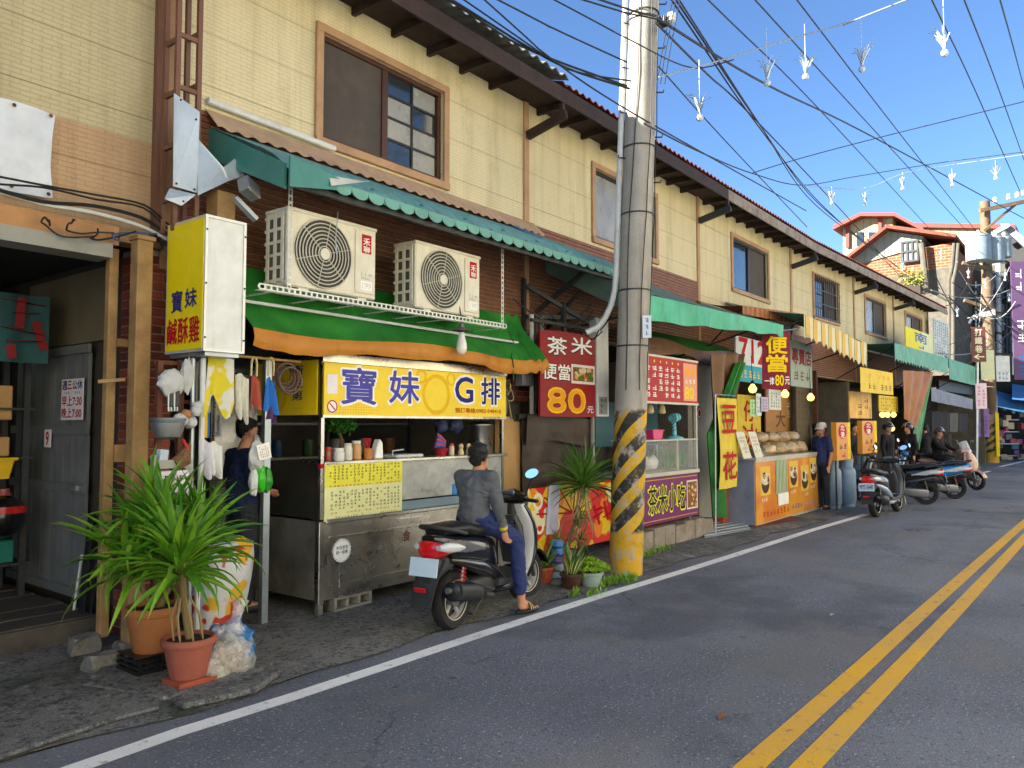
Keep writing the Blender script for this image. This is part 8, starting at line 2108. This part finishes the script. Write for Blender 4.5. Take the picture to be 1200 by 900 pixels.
for i, (px, lab) in enumerate(((872, 'leaning menu card of the dessert stall beside the side panel'), (886, 'second leaning menu card of the dessert stall'))):
 a = PY(px, 546, dy + .0); pl3 = Plane((a.x, dy + .0, CZ), V3(1, 0, 0), V3(-.25, .2, 1), .34, .45)
 t = thing('menu_card', lab, 'menu card', pl3.O); part('card', pl3.board(.01), pm('cream_card', 'd0ccb8'), t); part('print', pl3.scrawl(.05, .29, .08, .38, 4, 5, .002, seed=i + 20), pm('brown_print', '6a4a34'), t)
for i in range(3):
 q = V3(D0.x + .75 + .22 * i, dy + .3, CZ); single('steel_pan', MB().lathe([(.1, 0), (.12, .12), (.13, .13)], q, 18), M_STAIN, 'steel pan on the dessert counter', 'pan', group='steel pans on the dessert counter', smooth=True)
# red cabinet left of the stall
single('red_cabinet', MB().box(PY(848, 600, 5.1).x, D0.x - .06, 5.1, 5.5, .05, .75), mat('red_orange_cabinet', 'a8442a', .5, dirt=.3), 'low red cabinet left of the dessert stall', 'cabinet', bevel=.01)
# hanging signs over the dessert stall
def cplane(px0, py0, px1, py1, dep, turn=0.0):
 'board at a given distance, turned a little from the street direction'
 a, b = PD(px0, py1, dep), PD(px1, py1, dep); h_ = PD(px0, py0, dep).z - a.z
 U = V3(math.cos(turn), math.sin(turn), 0); wd = (b - a).length / max(.3, abs(U.dot(RT)))
 return Plane(a, U, (0, 0, 1), wd, h_)
hs = cplane(893, 392, 929, 456, 13.0, R(-40))
h_ = thing('hanging_banner', 'maroon hanging banner reading 便當 一律80元', 'banner', hs.O)
part('cloth', MB().grid(lambda u, v: hs.at(hs.w * u + .02 * v, hs.h * v + .08 * u * (v > .5), .02 * math.sin(u * 4)), 10, 10, .004), mat('maroon_cloth', '780c2a', .75), h_, smooth=True)
for ch, a, b in (('便', .66, .97), ('當', .32, .63)): part('lettering', hs.text(ch, hs.w * .14, hs.w * .88, hs.h * a, hs.h * b, .03, .03), M_YELP, h_)
part('lettering', hs.text('一律', hs.w * .06, hs.w * .4, hs.h * .08, hs.h * .22, .03, .02), M_WHT, h_); part('lettering', hs.text('80', hs.w * .44, hs.w * .74, hs.h * .07, hs.h * .26, .03, .03), M_YELP, h_); part('lettering', hs.text('元', hs.w * .78, hs.w * .95, hs.h * .09, hs.h * .23, .03, .02), M_WHT, h_)
part('top_pole', MB().tube([hs.at(-.1, hs.h + .02), hs.at(hs.w + .15, hs.h + .12)], .015, 6), M_GAL, h_)
def psign(name, label, pl, board, items, cat='sign', t_=.03):
 t = thing(name, label, cat, pl.O); part('board', pl.board(t_), board, t)
 for (kind, st_, a, b, c, d, m) in items:
  if kind == 't': part('lettering', pl.text(st_, pl.w * a, pl.w * b, pl.h * c, pl.h * d, .004, .025), m, t)
  elif kind == 's': part('print', pl.scrawl(pl.w * a, pl.w * b, pl.h * c, pl.h * d, st_[0], st_[1], .004, seed=st_[0] * 3 + st_[1]), m, t, kind='stuff')
  elif kind == 'r': part('print_panel', pl.rect(pl.w * a, pl.w * b, pl.h * c, pl.h * d, .0025), m, t)
  elif kind == 'o': part('print_disc', pl.disc(pl.w * a, pl.h * c, pl.w * b, .0025, sy=d), m, t)
 return t
M_BOARDW = mat('white_board', 'c9cfcc', .5, dirt=.2); M_TEALP = pm('teal_print', '3a9ab0'); M_GREYS = mat('grey_green_board', '8d9a90', .6, dirt=.3)
psign('shop_sign', 'white shop sign with big red 712 behind the maroon banner', fplane(862, 393, 446, 897, .75), M_BOARDW, [('t', '712', .1, .98, .45, .98, M_RED), ('r', '', .0, 1, .0, .38, M_TEALP), ('s', (6, 1), .08, .95, .06, .3, M_YELP)])
psign('shop_sign', 'grey green shop sign reading 專賣店 behind the maroon banner', fplane(926, 398, 452, 951, .85), M_GREYS, [('t', '專賣店', .06, .94, .5, .85, pm('dull_red_print')), ('s', (3, 1), .1, .9, .1, .4, pm('brown_print'))])
psign('cloth_banner', 'yellow cloth with red 仔冰 hanging at the back of the dessert stall', fplane(864, 462, 532, 891, .1), mat('yellow_cloth'), [('t', '仔', .25, .8, .55, .9, M_RED), ('t', '冰', .2, .85, .1, .5, M_RED)], 'banner')
psign('shop_poster', 'brown poster with a dark 大 behind the dessert stall', fplane(897, 455, 520, 928, .1), mat('tan_poster', 'a8763f', .6), [('t', '大', .35, .7, .3, .6, pm('brown_print')), ('s', (1, 1), .35, .7, .02, .26, pm('brown_print')), ('s', (1, 2), .75, .95, .45, .85, M_BOARDW)], 'poster')
psign('price_list', 'framed white price list under the maroon banner', fplane(901, 456, 480, 915, .5), M_BOARDW, [('s', (4, 5), .1, .9, .1, .9, M_BLKP)], 'notice')
for i, (a, b, c, d, m_, lab) in enumerate(((879, 468, 488, 888, pm('pale_green_paper', 'a8cf98'), 'pale green'), (886, 461, 487, 892, M_BOARDW, 'white'), (892, 465, 482, 900, pm('lilac_paper', 'bda8c8'), 'lilac'))):
 psign('paper_notice', lab + ' paper notice pinned above the dessert counter', fplane(a, b, c, d, .9 + .02 * i), m_, [('s', (3, 4), .1, .9, .1, .9, M_GRNP)], 'notice', .004)
M_LIT = mat('lit_bulb', 'f0d070', .3, emit='ffc850', estr=1.1)
def bulb(px, py, y, lab, r0=.07):
 p = PY(px, py, y); t = thing('light_bulb', lab, 'lamp', p, 0, 'lit bulbs over the stalls')
 part('bulb', MB().lathe([(.02, .1), (.03, .08), (r0, .02), (r0 * 1.02, -.01), (r0 * .7, -.055), (.001, -.07)], p, 14), M_LIT, t, smooth=True); part('socket', MB().lathe([(.03, .09), (.03, .15)], p, 10), M_BLK, t); part('cord', MB().tube([p + V3(0, 0, .15), p + V3(0, .02, .6)], .006, 5), M_BLK, t)
bulb(882, 456, 5.0, 'lit yellow bulb hanging beside the paper notices'); bulb(920, 462, 5.0, 'lit yellow bulb hanging below the maroon banner'); bulb(950, 466, 4.9, 'lit yellow bulb hanging on the brown post')
# back walls of these shops
for i in range(5):
 x = 11.4 + .8 * i; single('shelf_stack', MB().box(x, x + .6, 6.6, 6.9, .05, 1.6 + .2 * (i % 2)), mat('shelf_%d' % i, ('4a3a2c', '3a4438', '54483a', '3c3c40', '4a3430')[i], .8, var=.5, scale=7), ('brown', 'green', 'tan', 'grey', 'reddish')[i] + ' cabinet at the back of the dessert shop', 'cabinet')
pw = PY(953, 480, 5.6).x
single('wooden_post', MB().box(pw - .05, pw + .05, 5.5, 5.6, .05, 3.0), M_WOODR, 'dark wooden post right of the dessert stall', 'post')
ls_ = fplane(933, 452, 530, 950, .3)
psign('notice_rack', 'tall rack of pale notices right of the dessert stall', ls_, mat('cream_board'), [('s', (4, 9), .05, .95, .05, .95, pm('brown_print'))], 'rack')
# ------------------------------------------------------------------ awnings farther along
def awning(label, a_t, a_b, b_t, b_b, offw, zw, mtop, mval, y=4.4, folds=30, zig=0, nm='canvas_awning', off=1.55):
 'awning between two front corners given as pixels (valance top and bottom)'
 def fp(px, py): s_, z = PF(px, py, off); return s_, z
 (s0, z0), (_, zb0), (s1, z1), (_, zb1) = fp(*a_t), fp(*a_b), fp(*b_t), fp(*b_b)
 t = thing(nm, label, 'awning', W((s0 + s1) / 2, off, z0))
 part('top', MB().grid(lambda u, v: W(s0 + (s1 - s0) * u, .03 + (off - .03) * v, zw + (z0 + (z1 - z0) * u - zw) * v - .05 * math.sin(v * 3.1)), 30, 8, .005), mtop, t, smooth=True)
 def val(u, v):
  z = (z0 + (z1 - z0) * u) * (1 - v) + (zb0 + (zb1 - zb0) * u) * v
  if zig: z += v * .09 * abs(math.sin(u * math.pi * zig))
  return W(s0 + (s1 - s0) * u, off + .015 * math.sin(u * folds) * v, z)
 part('valance', MB().grid(val, max(40, zig * 8), 4, .005), mval, t, smooth=True)
 part('front_bar', MB().tube([W(s0, off - .03, z0 - .02), W(s1, off - .03, z1 - .02)], .018, 8), M_STEELD, t)
 for u in (.03, .5, .97): part('strut', MB().tube([W(s0 + (s1 - s0) * u, .05, zw - 1.0), W(s0 + (s1 - s0) * u, off - .05, z0 + (z1 - z0) * u - .06)], .015, 6), M_STEELD, t)
 return t
def mk_stripe(name, cols, pitch):
 m, t = newmat(name, .7); s = t.sep(); fr = t.math('FRACT', t.math('DIVIDE', s[0], pitch))
 c = t.mix(t.ramp(fr, .44, .46), cols[0], cols[1]); g_ = t.math('MULTIPLY', t.ramp(fr, .40, .41), t.ramp(fr, .5, .51, 1, 0)); c = t.mix(g_, c, cols[2])
 t.color(t.mix(t.ramp(t.noise(3, 5, .7), .5, .75, 0, .4), c, '8a7a5a')); return m
M_STRP = mk_stripe('striped_canvas', ('d0c8a8', 'd0a848', '3f7a4f'), .5); M_BSTR = mk_stripe('brown_striped_canvas', ('8a5228', 'a8682f', '5a3018'), .24)
M_GTOP = mat('teal_canvas_top', '3f8a80', .7, dirt=.3); M_GVAL = mk_tarp('faded_green_canvas', '4a9a80', '66b094'); M_VIOL = mk_tarp('grey_violet_canvas', '6f6c84', '86839a')
awning('brown striped awning between the green canvas and the yellow striped one', (870, 358), (870, 368), (942, 368), (944, 382), 0, 4.0, M_BSTR, M_BSTR, off=.9)
awning('yellow and white striped awning with a zigzag edge', (942, 368), (948, 398), (1016, 402), (1016, 432), 0, 4.15, M_GTOP, M_STRP, zig=12)
awning('faded green awning with a ragged valance beside the yellow and blue sign', (1048, 402), (1048, 424), (1111, 420), (1111, 440), 0, 3.95, M_GTOP, M_GVAL, zig=22)
awning('last faded green awning of the terrace, past the ragged one', (1112, 420), (1112, 444), (1143, 430), (1143, 452), 0, 3.9, M_GTOP, M_GVAL)
awning('grey violet awning over the hanging black shirts', (1091, 454), (1091, 470), (1140, 468), (1140, 480), 0, 3.0, M_VIOL, M_VIOL, off=1.2)
an = thing('shop_annex', 'dark low shop front between the terrace and the brick house', 'shop', W(ROWS[-1] + 3, 0, 0))
def aw_(s0, s1, o0, o1, z0, z1): return MB().prism([W(s0, o0, z0), W(s1, o0, z0), W(s1, o1, z0), W(s0, o1, z0)], (0, 0, z1 - z0))
e_ = ROWS[-1] + .15
part('back_wall', aw_(e_, e_ + 7, -1.2, -1.4, 0, 3.2), M_DARKSH, an); part('side_wall', aw_(e_ + 6.8, e_ + 7, .6, -1.2, 0, 3.4), M_GCON, an); part('roof', aw_(e_, e_ + 7, 1.0, -1.5, 3.4, 3.55), M_RUST, an); part('fascia', aw_(e_, e_ + 7, .3, .2, 3.0, 3.39), M_STEELD, an)
for i in range(8): part('shelf_goods', aw_(e_ + .3 + .8 * i, e_ + .9 + .8 * i, -.6, -1.1, .05, 1.0 + .3 * (i % 3)), mat('goods_dark%d' % (i % 4), ('3a3a44', '4a3a34', '2a3a3a', '54504a')[i % 4], .8, var=.5, scale=6), an)
# blue awnings and shopfront beyond the far pole
fshop = thing('far_shop', 'cluttered shop under blue awnings beyond the far striped pole', 'shop', PG(1190, 540))
FDx = FD + 1.5
def FQ(px, py, d=0.0): return PD(px, py, FDx + d)
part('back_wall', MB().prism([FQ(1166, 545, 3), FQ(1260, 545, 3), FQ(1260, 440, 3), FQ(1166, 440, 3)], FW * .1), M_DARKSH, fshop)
for i, (a, b, c) in enumerate(((1166, 1200, 458), (1186, 1240, 450))):
 part('awning', MB().grid(lambda u, v: FQ(a + (b - a) * u, c + 14 * v + 8 * u + 4 * (v > .7), 2.4 - 2.4 * v), 10, 6, .01), mat('blue_canvas', '3f78a8', .6, dirt=.3), fshop, smooth=True)
rnd = random.Random(3)
for i in range(46):
 px, py = rnd.uniform(1170, 1215), rnd.uniform(478, 540); c_ = rnd.choice(('8a3a6a', '3a5a9a', 'b8a8a0', '2f6a7a', 'a84a5a', '6a6a72', 'c0b090', '7a4a9a')); s_ = rnd.uniform(2.5, 6)
 part('goods', MB().obox(FQ(px, py, rnd.uniform(.5, 2)), (s_ * .045, s_ * .045, s_ * .05), (0, 0, rnd.random())), mat('goods_' + c_, c_, .6), fshop)
for z in (1, 2, 3, 4): part('shelf', MB().bar(FQ(1168, 478 + 14 * z, 1), FQ(1192, 478 + 14 * z, 1), .3, .04), M_GAL, fshop)
# ------------------------------------------------------------------ signs and banners along the stalls
def S(name, lab, a, b, c, d, off, board, items, cat='sign', t_=.03): return psign(name, lab, fplane(a, b, c, d, off), board, items, cat, t_)
M_YB = mat('yellow_banner_cloth', 'd8b818', .6, dirt=.2); M_OB = mat('orange_board', 'd08a1c', .5)
S('cloth_banner', 'bright yellow banner with orange print above the stall menu', 1008, 430, 459, 1046, 1.6, M_YB, [('s', (5, 1), .2, .9, .58, .85, M_ORP), ('s', (7, 1), .08, .95, .12, .45, pm('brown_print'))], 'banner', .006)
S('menu_board', 'yellow stall menu below the bright yellow banner', 1030, 463, 482, 1052, 1.2, M_YB, [('s', (8, 4), .06, .94, .08, .92, pm('brown_print'))], 'menu')
S('shop_poster', 'orange poster with faint brown print beside the stall menu', 995, 458, 490, 1021, 1.2, mat('orange_poster', 'd8a848', .6, var=.25, scale=3), [('s', (2, 3), .3, .9, .1, .8, pm('brown_print'))], 'poster')
for i, (a, b, c, d, lab) in enumerate(((980, 495, 540, 996, 'orange box sign with a red oval 北港 beside the capped man'), (1010, 493, 532, 1027, 'orange box sign with a red oval 北港 before the helmeted riders'))):
 pl = fplane(a, b, c, d, 1.75); t = psign('box_sign', lab, pl, M_OB, [('o', '', .42, .3, .76, .2 * pl.h / (.3 * pl.w), M_RED), ('t', '北', .28, .56, .78, .93, M_WHT), ('t', '港', .28, .56, .59, .75, M_WHT), ('s', (2, 1), .15, .75, .27, .45, M_BLKP), ('s', (1, 1), .2, .7, .03, .24, M_RED), ('r', '', .8, 1, 0, 1, M_YELP), ('s', (1, 6), .82, .98, .05, .95, M_ORP)], t_=.1)
 for q in (.06, pl.w - .1): part('leg', MB().box(pl.O.x + q, pl.O.x + q + .03, pl.O.y + .03, pl.O.y + .06, .03, pl.O.z - .001), M_STEELD, t)
S('shop_sign', 'yellow sign with blue 南 above the ragged green awning', 1061, 382, 412, 1093, .9, pm('lemon_sign', 'd8cc3a'), [('r', '', .5, 1, 0, 1, pm('pale_lemon', 'cfd3a8')), ('t', '南', .3, .75, .52, .92, pm('blue_print')), ('s', (1, 1), .35, .7, .25, .48, pm('blue_print')), ('s', (2, 1), .5, .9, .02, .16, pm('blue_print'))])
S('shop_sign', 'black and white speckled panel past the yellow and blue sign', 1094, 372, 415, 1111, .3, M_BOARDW, [('s', (7, 12), .02, .98, .02, .98, M_BLKP)])
# street sign on a thin post and the panels by the far pole
gp = PG(1144, 560); SD = (gp - CAM).dot(FW)
def cp(a, b, c, d, dep): return Plane(PD(a, d, dep), RT, (0, 0, 1), (c - a) / F * dep, (d - b) / F * dep)
sp3 = cp(1139, 383, 1156, 424, SD); t = psign('street_sign', 'brown street sign reading 打鐵巷 with an arrow on a thin grey post', sp3, mat('brown_sign_plate', '5f2a2c', .5), [('t', '打', .25, .75, .75, .95, pm('cream_print')), ('t', '鐵', .25, .75, .51, .71, pm('cream_print')), ('t', '巷', .25, .75, .27, .47, pm('cream_print')), ('t', '←', .15, .85, .07, .22, pm('cream_print'))])
part('post', MB().tube([V3(gp.x, gp.y, .0), PD(1145, 424, SD + .1)], .05, 10), M_GAL, t)
for (a, b, c, d, dd, m_, it, lab) in ((1150, 410, 1166, 445, 3, pm('pale_green_board', 'c2c8a4'), [], 'blank pale green board behind the brown street sign'), (1144, 449, 1157, 479, -.1, pm('pink_white_board', 'd8c4cc'), [('s', (2, 6), .1, .9, .1, .9, pm('rose_print', 'b05a70'))], 'pink and white hanging board below the brown street sign'), (1146, 479, 1160, 512, .1, pm('lilac_board', '8a6fa8'), [('s', (2, 6), .1, .9, .1, .9, pm('dim_violet', '5a3f7a'))], 'lilac hanging board below the pink one'), (1189, 305, 1206, 445, 6, pm('pink_sign', '5f4668'), [('s', (1, 6), .2, .9, .3, .95, M_BOARDW), ('s', (1, 2), .2, .9, .02, .25, pm('blue_print'))], 'tall pink vertical shop sign beyond the far pole'), (1168, 417, 1184, 447, 6, M_BOARDW, [('s', (3, 2), .1, .9, .05, .4, pm('blue_print'))], 'small white sign with blue print beyond the far pole'), (1168, 484, 1172, 535, .2, M_YELP, [], 'narrow yellow plate on the far striped pole')):
 psign('hanging_sign' if it else 'blank_sign', lab, cp(a, b, c, d, SD + dd + (0 if d < 500 else FD - SD - dd - .4)), m_, it)
# ------------------------------------------------------------------ curtain, black shirts, stall furniture
def quadcloth(name, lab, P, off, m, cat, folds=18, amp=.05):
 Q = [W(*(lambda s_, z: (s_, off, z))(*PF(a, b, off))) for a, b in P]
 return single(name, MB().grid(lambda u, v: Q[0].lerp(Q[1], u).lerp(Q[3].lerp(Q[2], u), v) + V3(0, amp * math.sin(u * folds) * (1 - .3 * v), 0), 30, 10, .004), m, lab, cat, smooth=True)
M_ORC = mk_tarp('rust_orange_tarpaulin', '9a5a2a', 'b06a34')
quadcloth('tarpaulin_curtain', 'rust orange tarpaulin curtain hanging below the ragged green awning', [(1058, 434), (1092, 436), (1072, 502), (1060, 490)], 1.4, M_ORC, 'curtain')
quadcloth('tarpaulin_curtain', 'bright green lower flap of the rust orange curtain', [(1090, 442), (1093, 440), (1078, 528), (1070, 505)], 1.38, M_GTARP, 'curtain', 8, .03)
for i, px in enumerate((1096, 1106, 1117, 1128)):
 quadcloth('hanging_shirt', ('black shirt hanging nearest the rust orange curtain', 'black shirt with a white tag under the violet awning', 'grey shirt with an orange mark under the violet awning', 'black shirt hanging nearest the street sign')[i], [(px - 4, 482 + i), (px + 5, 482 + i), (px + 5, 506), (px - 4, 506)], 1.1, mat('black_shirt' if i != 2 else 'grey_shirt', '1c1c20' if i != 2 else '4a4c4c', .9), 'shirt', 5, .02)
M_GAS = mat('blue_grey_gas_paint', '7f94a8', .45, .2, dirt=.25, dcol='5a5a5c')
def gas(p, lab):
 t = thing('gas_cylinder', lab, 'gas cylinder', p, 0, 'gas cylinders by the stall')
 part('tank', MB().lathe([(.13, .05), (.16, .07), (.175, .14), (.175, .68), (.16, .76), (.1, .82), (.05, .83)], p, 22), M_GAS, t, smooth=True); part('foot_ring', MB().lathe([(.15, .0), (.15, .06)], p, 22), M_GAS, t, smooth=True)
 part('collar', MB().lathe([(.12, .8), (.125, .97), (.12, .97), (.115, .81)], p, 22, capb=False, capt=False), M_GAS, t, smooth=True); part('valve', MB().lathe([(.03, .83), (.03, .93), (.045, .94), (.045, .96)], p, 10), M_ALU, t)
for px, py, lab in ((986, 598, 'blue grey gas cylinder next to the capped man'), (1003, 596, 'blue grey gas cylinder between its two neighbours'), (972, 594, 'gas cylinder half hidden behind the capped man'), (1018, 588, 'gas cylinder behind the white scooter')):
 p = PG(px, py); gas(p + V3(.08, .18, .03), lab)
for i in range(6):
 x = 17.0 + 1.6 * i; q = W(x, -.6, 0); c_ = ('4a443a', '5a5248', '3a3c40', '54402f', '46504a', '3c3434')[i]
 single('stall_counter', MB().box(q.x, q.x + 1.2, q.y, q.y + .5, .05, .95 + .3 * (i % 2)), mat('counter_' + c_, c_, .7, var=.5, scale=6), ('dark', 'grey', 'slate', 'brown', 'greenish', 'blackish')[i] + ' counter inside the far stalls', 'counter')
for px, py, off, lab in ((1020, 500, 1.2, 'lit bulb beside the first orange box sign'), (1045, 502, 1.2, 'lit bulb above the helmeted rider'), (1034, 486, .9, 'lit bulb below the yellow stall menu'), (1040, 486, .9, 'lit bulb in the middle of the row under the menu'), (1047, 486, .9, 'lit bulb at the end of the row under the menu')):
 s_, z = PF(px, py, off); q = W(s_, off, z); t = thing('light_bulb', lab, 'lamp', q, 0, 'lit bulbs over the far stalls'); part('bulb', MB().ball(q, .075, 12, 8), M_LIT, t, smooth=True); part('cord', MB().tube([q + V3(0, 0, .07), q + V3(0, 0, .5)], .008, 5), M_BLK, t)
# ------------------------------------------------------------------ people and scooters farther along
mp3 = PG(966, 598)
person('person', 'man in a pale cap and navy T-shirt standing at the end of the dessert stall', mp3 + V3(-.05, .0, .03), R(150), dict(look=V3(1, .1, -.1)), shirt='22305a', pants='23252c', cap='c9c6ba', voxel=.013, hair=True)
SEAT = dict(pel=V3(0, 0, .84), wai=V3(0, 0, .98), che=V3(.02, 0, 1.15), nek=V3(.03, 0, 1.33), head=V3(.05, 0, 1.47), knl=V3(.36, .16, .78), knr=V3(.36, -.16, .78), anl=V3(.34, .16, .4), anr=V3(.34, -.22, .12), ftl=V3(.48, .16, .36), ftr=V3(.5, -.24, .07), hpl=V3(.05, .1, .82), hpr=V3(.05, -.1, .82), shl=V3(.02, .17, 1.27), shr=V3(.02, -.17, 1.27), ell=V3(.2, .22, 1.08), elr=V3(.2, -.22, 1.08), wrl=V3(.4, .2, 1.0), wrr=V3(.4, -.2, 1.0))
def stand(px, off, lab, rz, **kw):
 s_, _ = PF(px, 540, off); return person('person', lab, W(s_, off, .03), rz, kw.pop('J', None), voxel=.015, face=False, **kw)
stand(1001, .9, 'cook in a dark shirt standing behind the orange box signs', R(-100), shirt='1f2430', pants='23252c')
stand(1041, 1.3, 'person in a black jacket and open helmet facing the street', R(-110), shirt='1b1b1f', pants='202228', sleeve='long', helmet='2a2c30')
a_ = stand(1065, 1.5, 'person in a black jacket with a white back stripe and a helmet', R(150), shirt='17181c', pants='202228', sleeve='long', helmet='34363c')
q_ = Plane((-.155, .03, .98), (0, -1, 0), (0, 0, 1), .06, .34); part('back_stripe', q_.board(.004), M_WHT, a_[0], local=True)
stand(958, .5, 'customer in a pale shirt half hidden behind the capped man', R(-60), shirt='a89a86', pants='3a3a40')
stand(1085, 1.2, 'shopper in dark clothes under the violet awning', R(30), shirt='202024', pants='1c1c20', sleeve='long')
scooter('white and blue scooter parked across the end of the white line', PG(1027, 606) + V3(.62, -.05, 0), R(-5), '20232a', '8f9cb0', '3a3e46', '2e3034', plate='MYS·5640', rim='2a2a2c', shock='2a2a2c', lean=R(-3))
scooter('black and silver scooter parked nose in beside the white and blue one', PG(1072, 592) + V3(.2, .45, 0), R(100), '1d1e20', '26282b', 'aab0b4', '3a3c40', rim='3a3a3a', shock='2a2a2c', lean=R(-4))
scooter('bright blue scooter parked nose in next to the black and silver one', PG(1108, 585) + V3(.1, .45, 0), R(105), '2478b8', '1d1e20', 'c2c8cc', '2c2d30', plate='MKU·331', rim='2a2a2c', shock='8a2020', lean=R(-4))
t = scooter('rose gold scooter with a clear windscreen facing the street', PG(1136, 574) + V3(.3, .4, 0), R(-118), 'a8806f', '8d6a5c', 'b89a8a', '4a3c38', rim='5a5a5a', shock='2a2a2c', screen=True)
person('person', 'helmeted rider leaning over the rose gold scooter', t.location + V3(.16, .38, 0), R(-112), SEAT, shirt='1a1a1d', pants='202024', sleeve='long', helmet='3a3236', voxel=.015, face=False)
scooter('dark red scooter standing behind the blue one', PG(1112, 568) + V3(.3, 1.0, 0), R(95), '5a1f22', '1d1e20', '8a8a8c', '2c2d30', rim='2a2a2c', shock='2a2a2c')
potplant(1149, 557, .2, .28, M_TERRA, 'small green plant in a terracotta pot at the street sign post', 'bush', 61)
# red scooter nose inside the workshop is left to the shadow; leaf litter and specks on the road
for i, (px, py, c_, lab) in enumerate(((846, 842, '9a5a2a', 'brown fallen leaf lying on the asphalt'), (975, 722, 'b8a080', 'pale fallen leaf near the yellow lines'), (160, 805, 'cfcabc', 'white scrap of paper before the stones'))):
 p = PG(px, py); single('fallen_leaf', MB().grid(lambda u, v: p + V3((u - .5) * .09, (v - .5) * .035 * math.sin(math.pi * u), .012 + .01 * math.sin(u * 3)), 6, 2, .002), mat('litter_' + c_, c_, .8), lab, 'leaf')
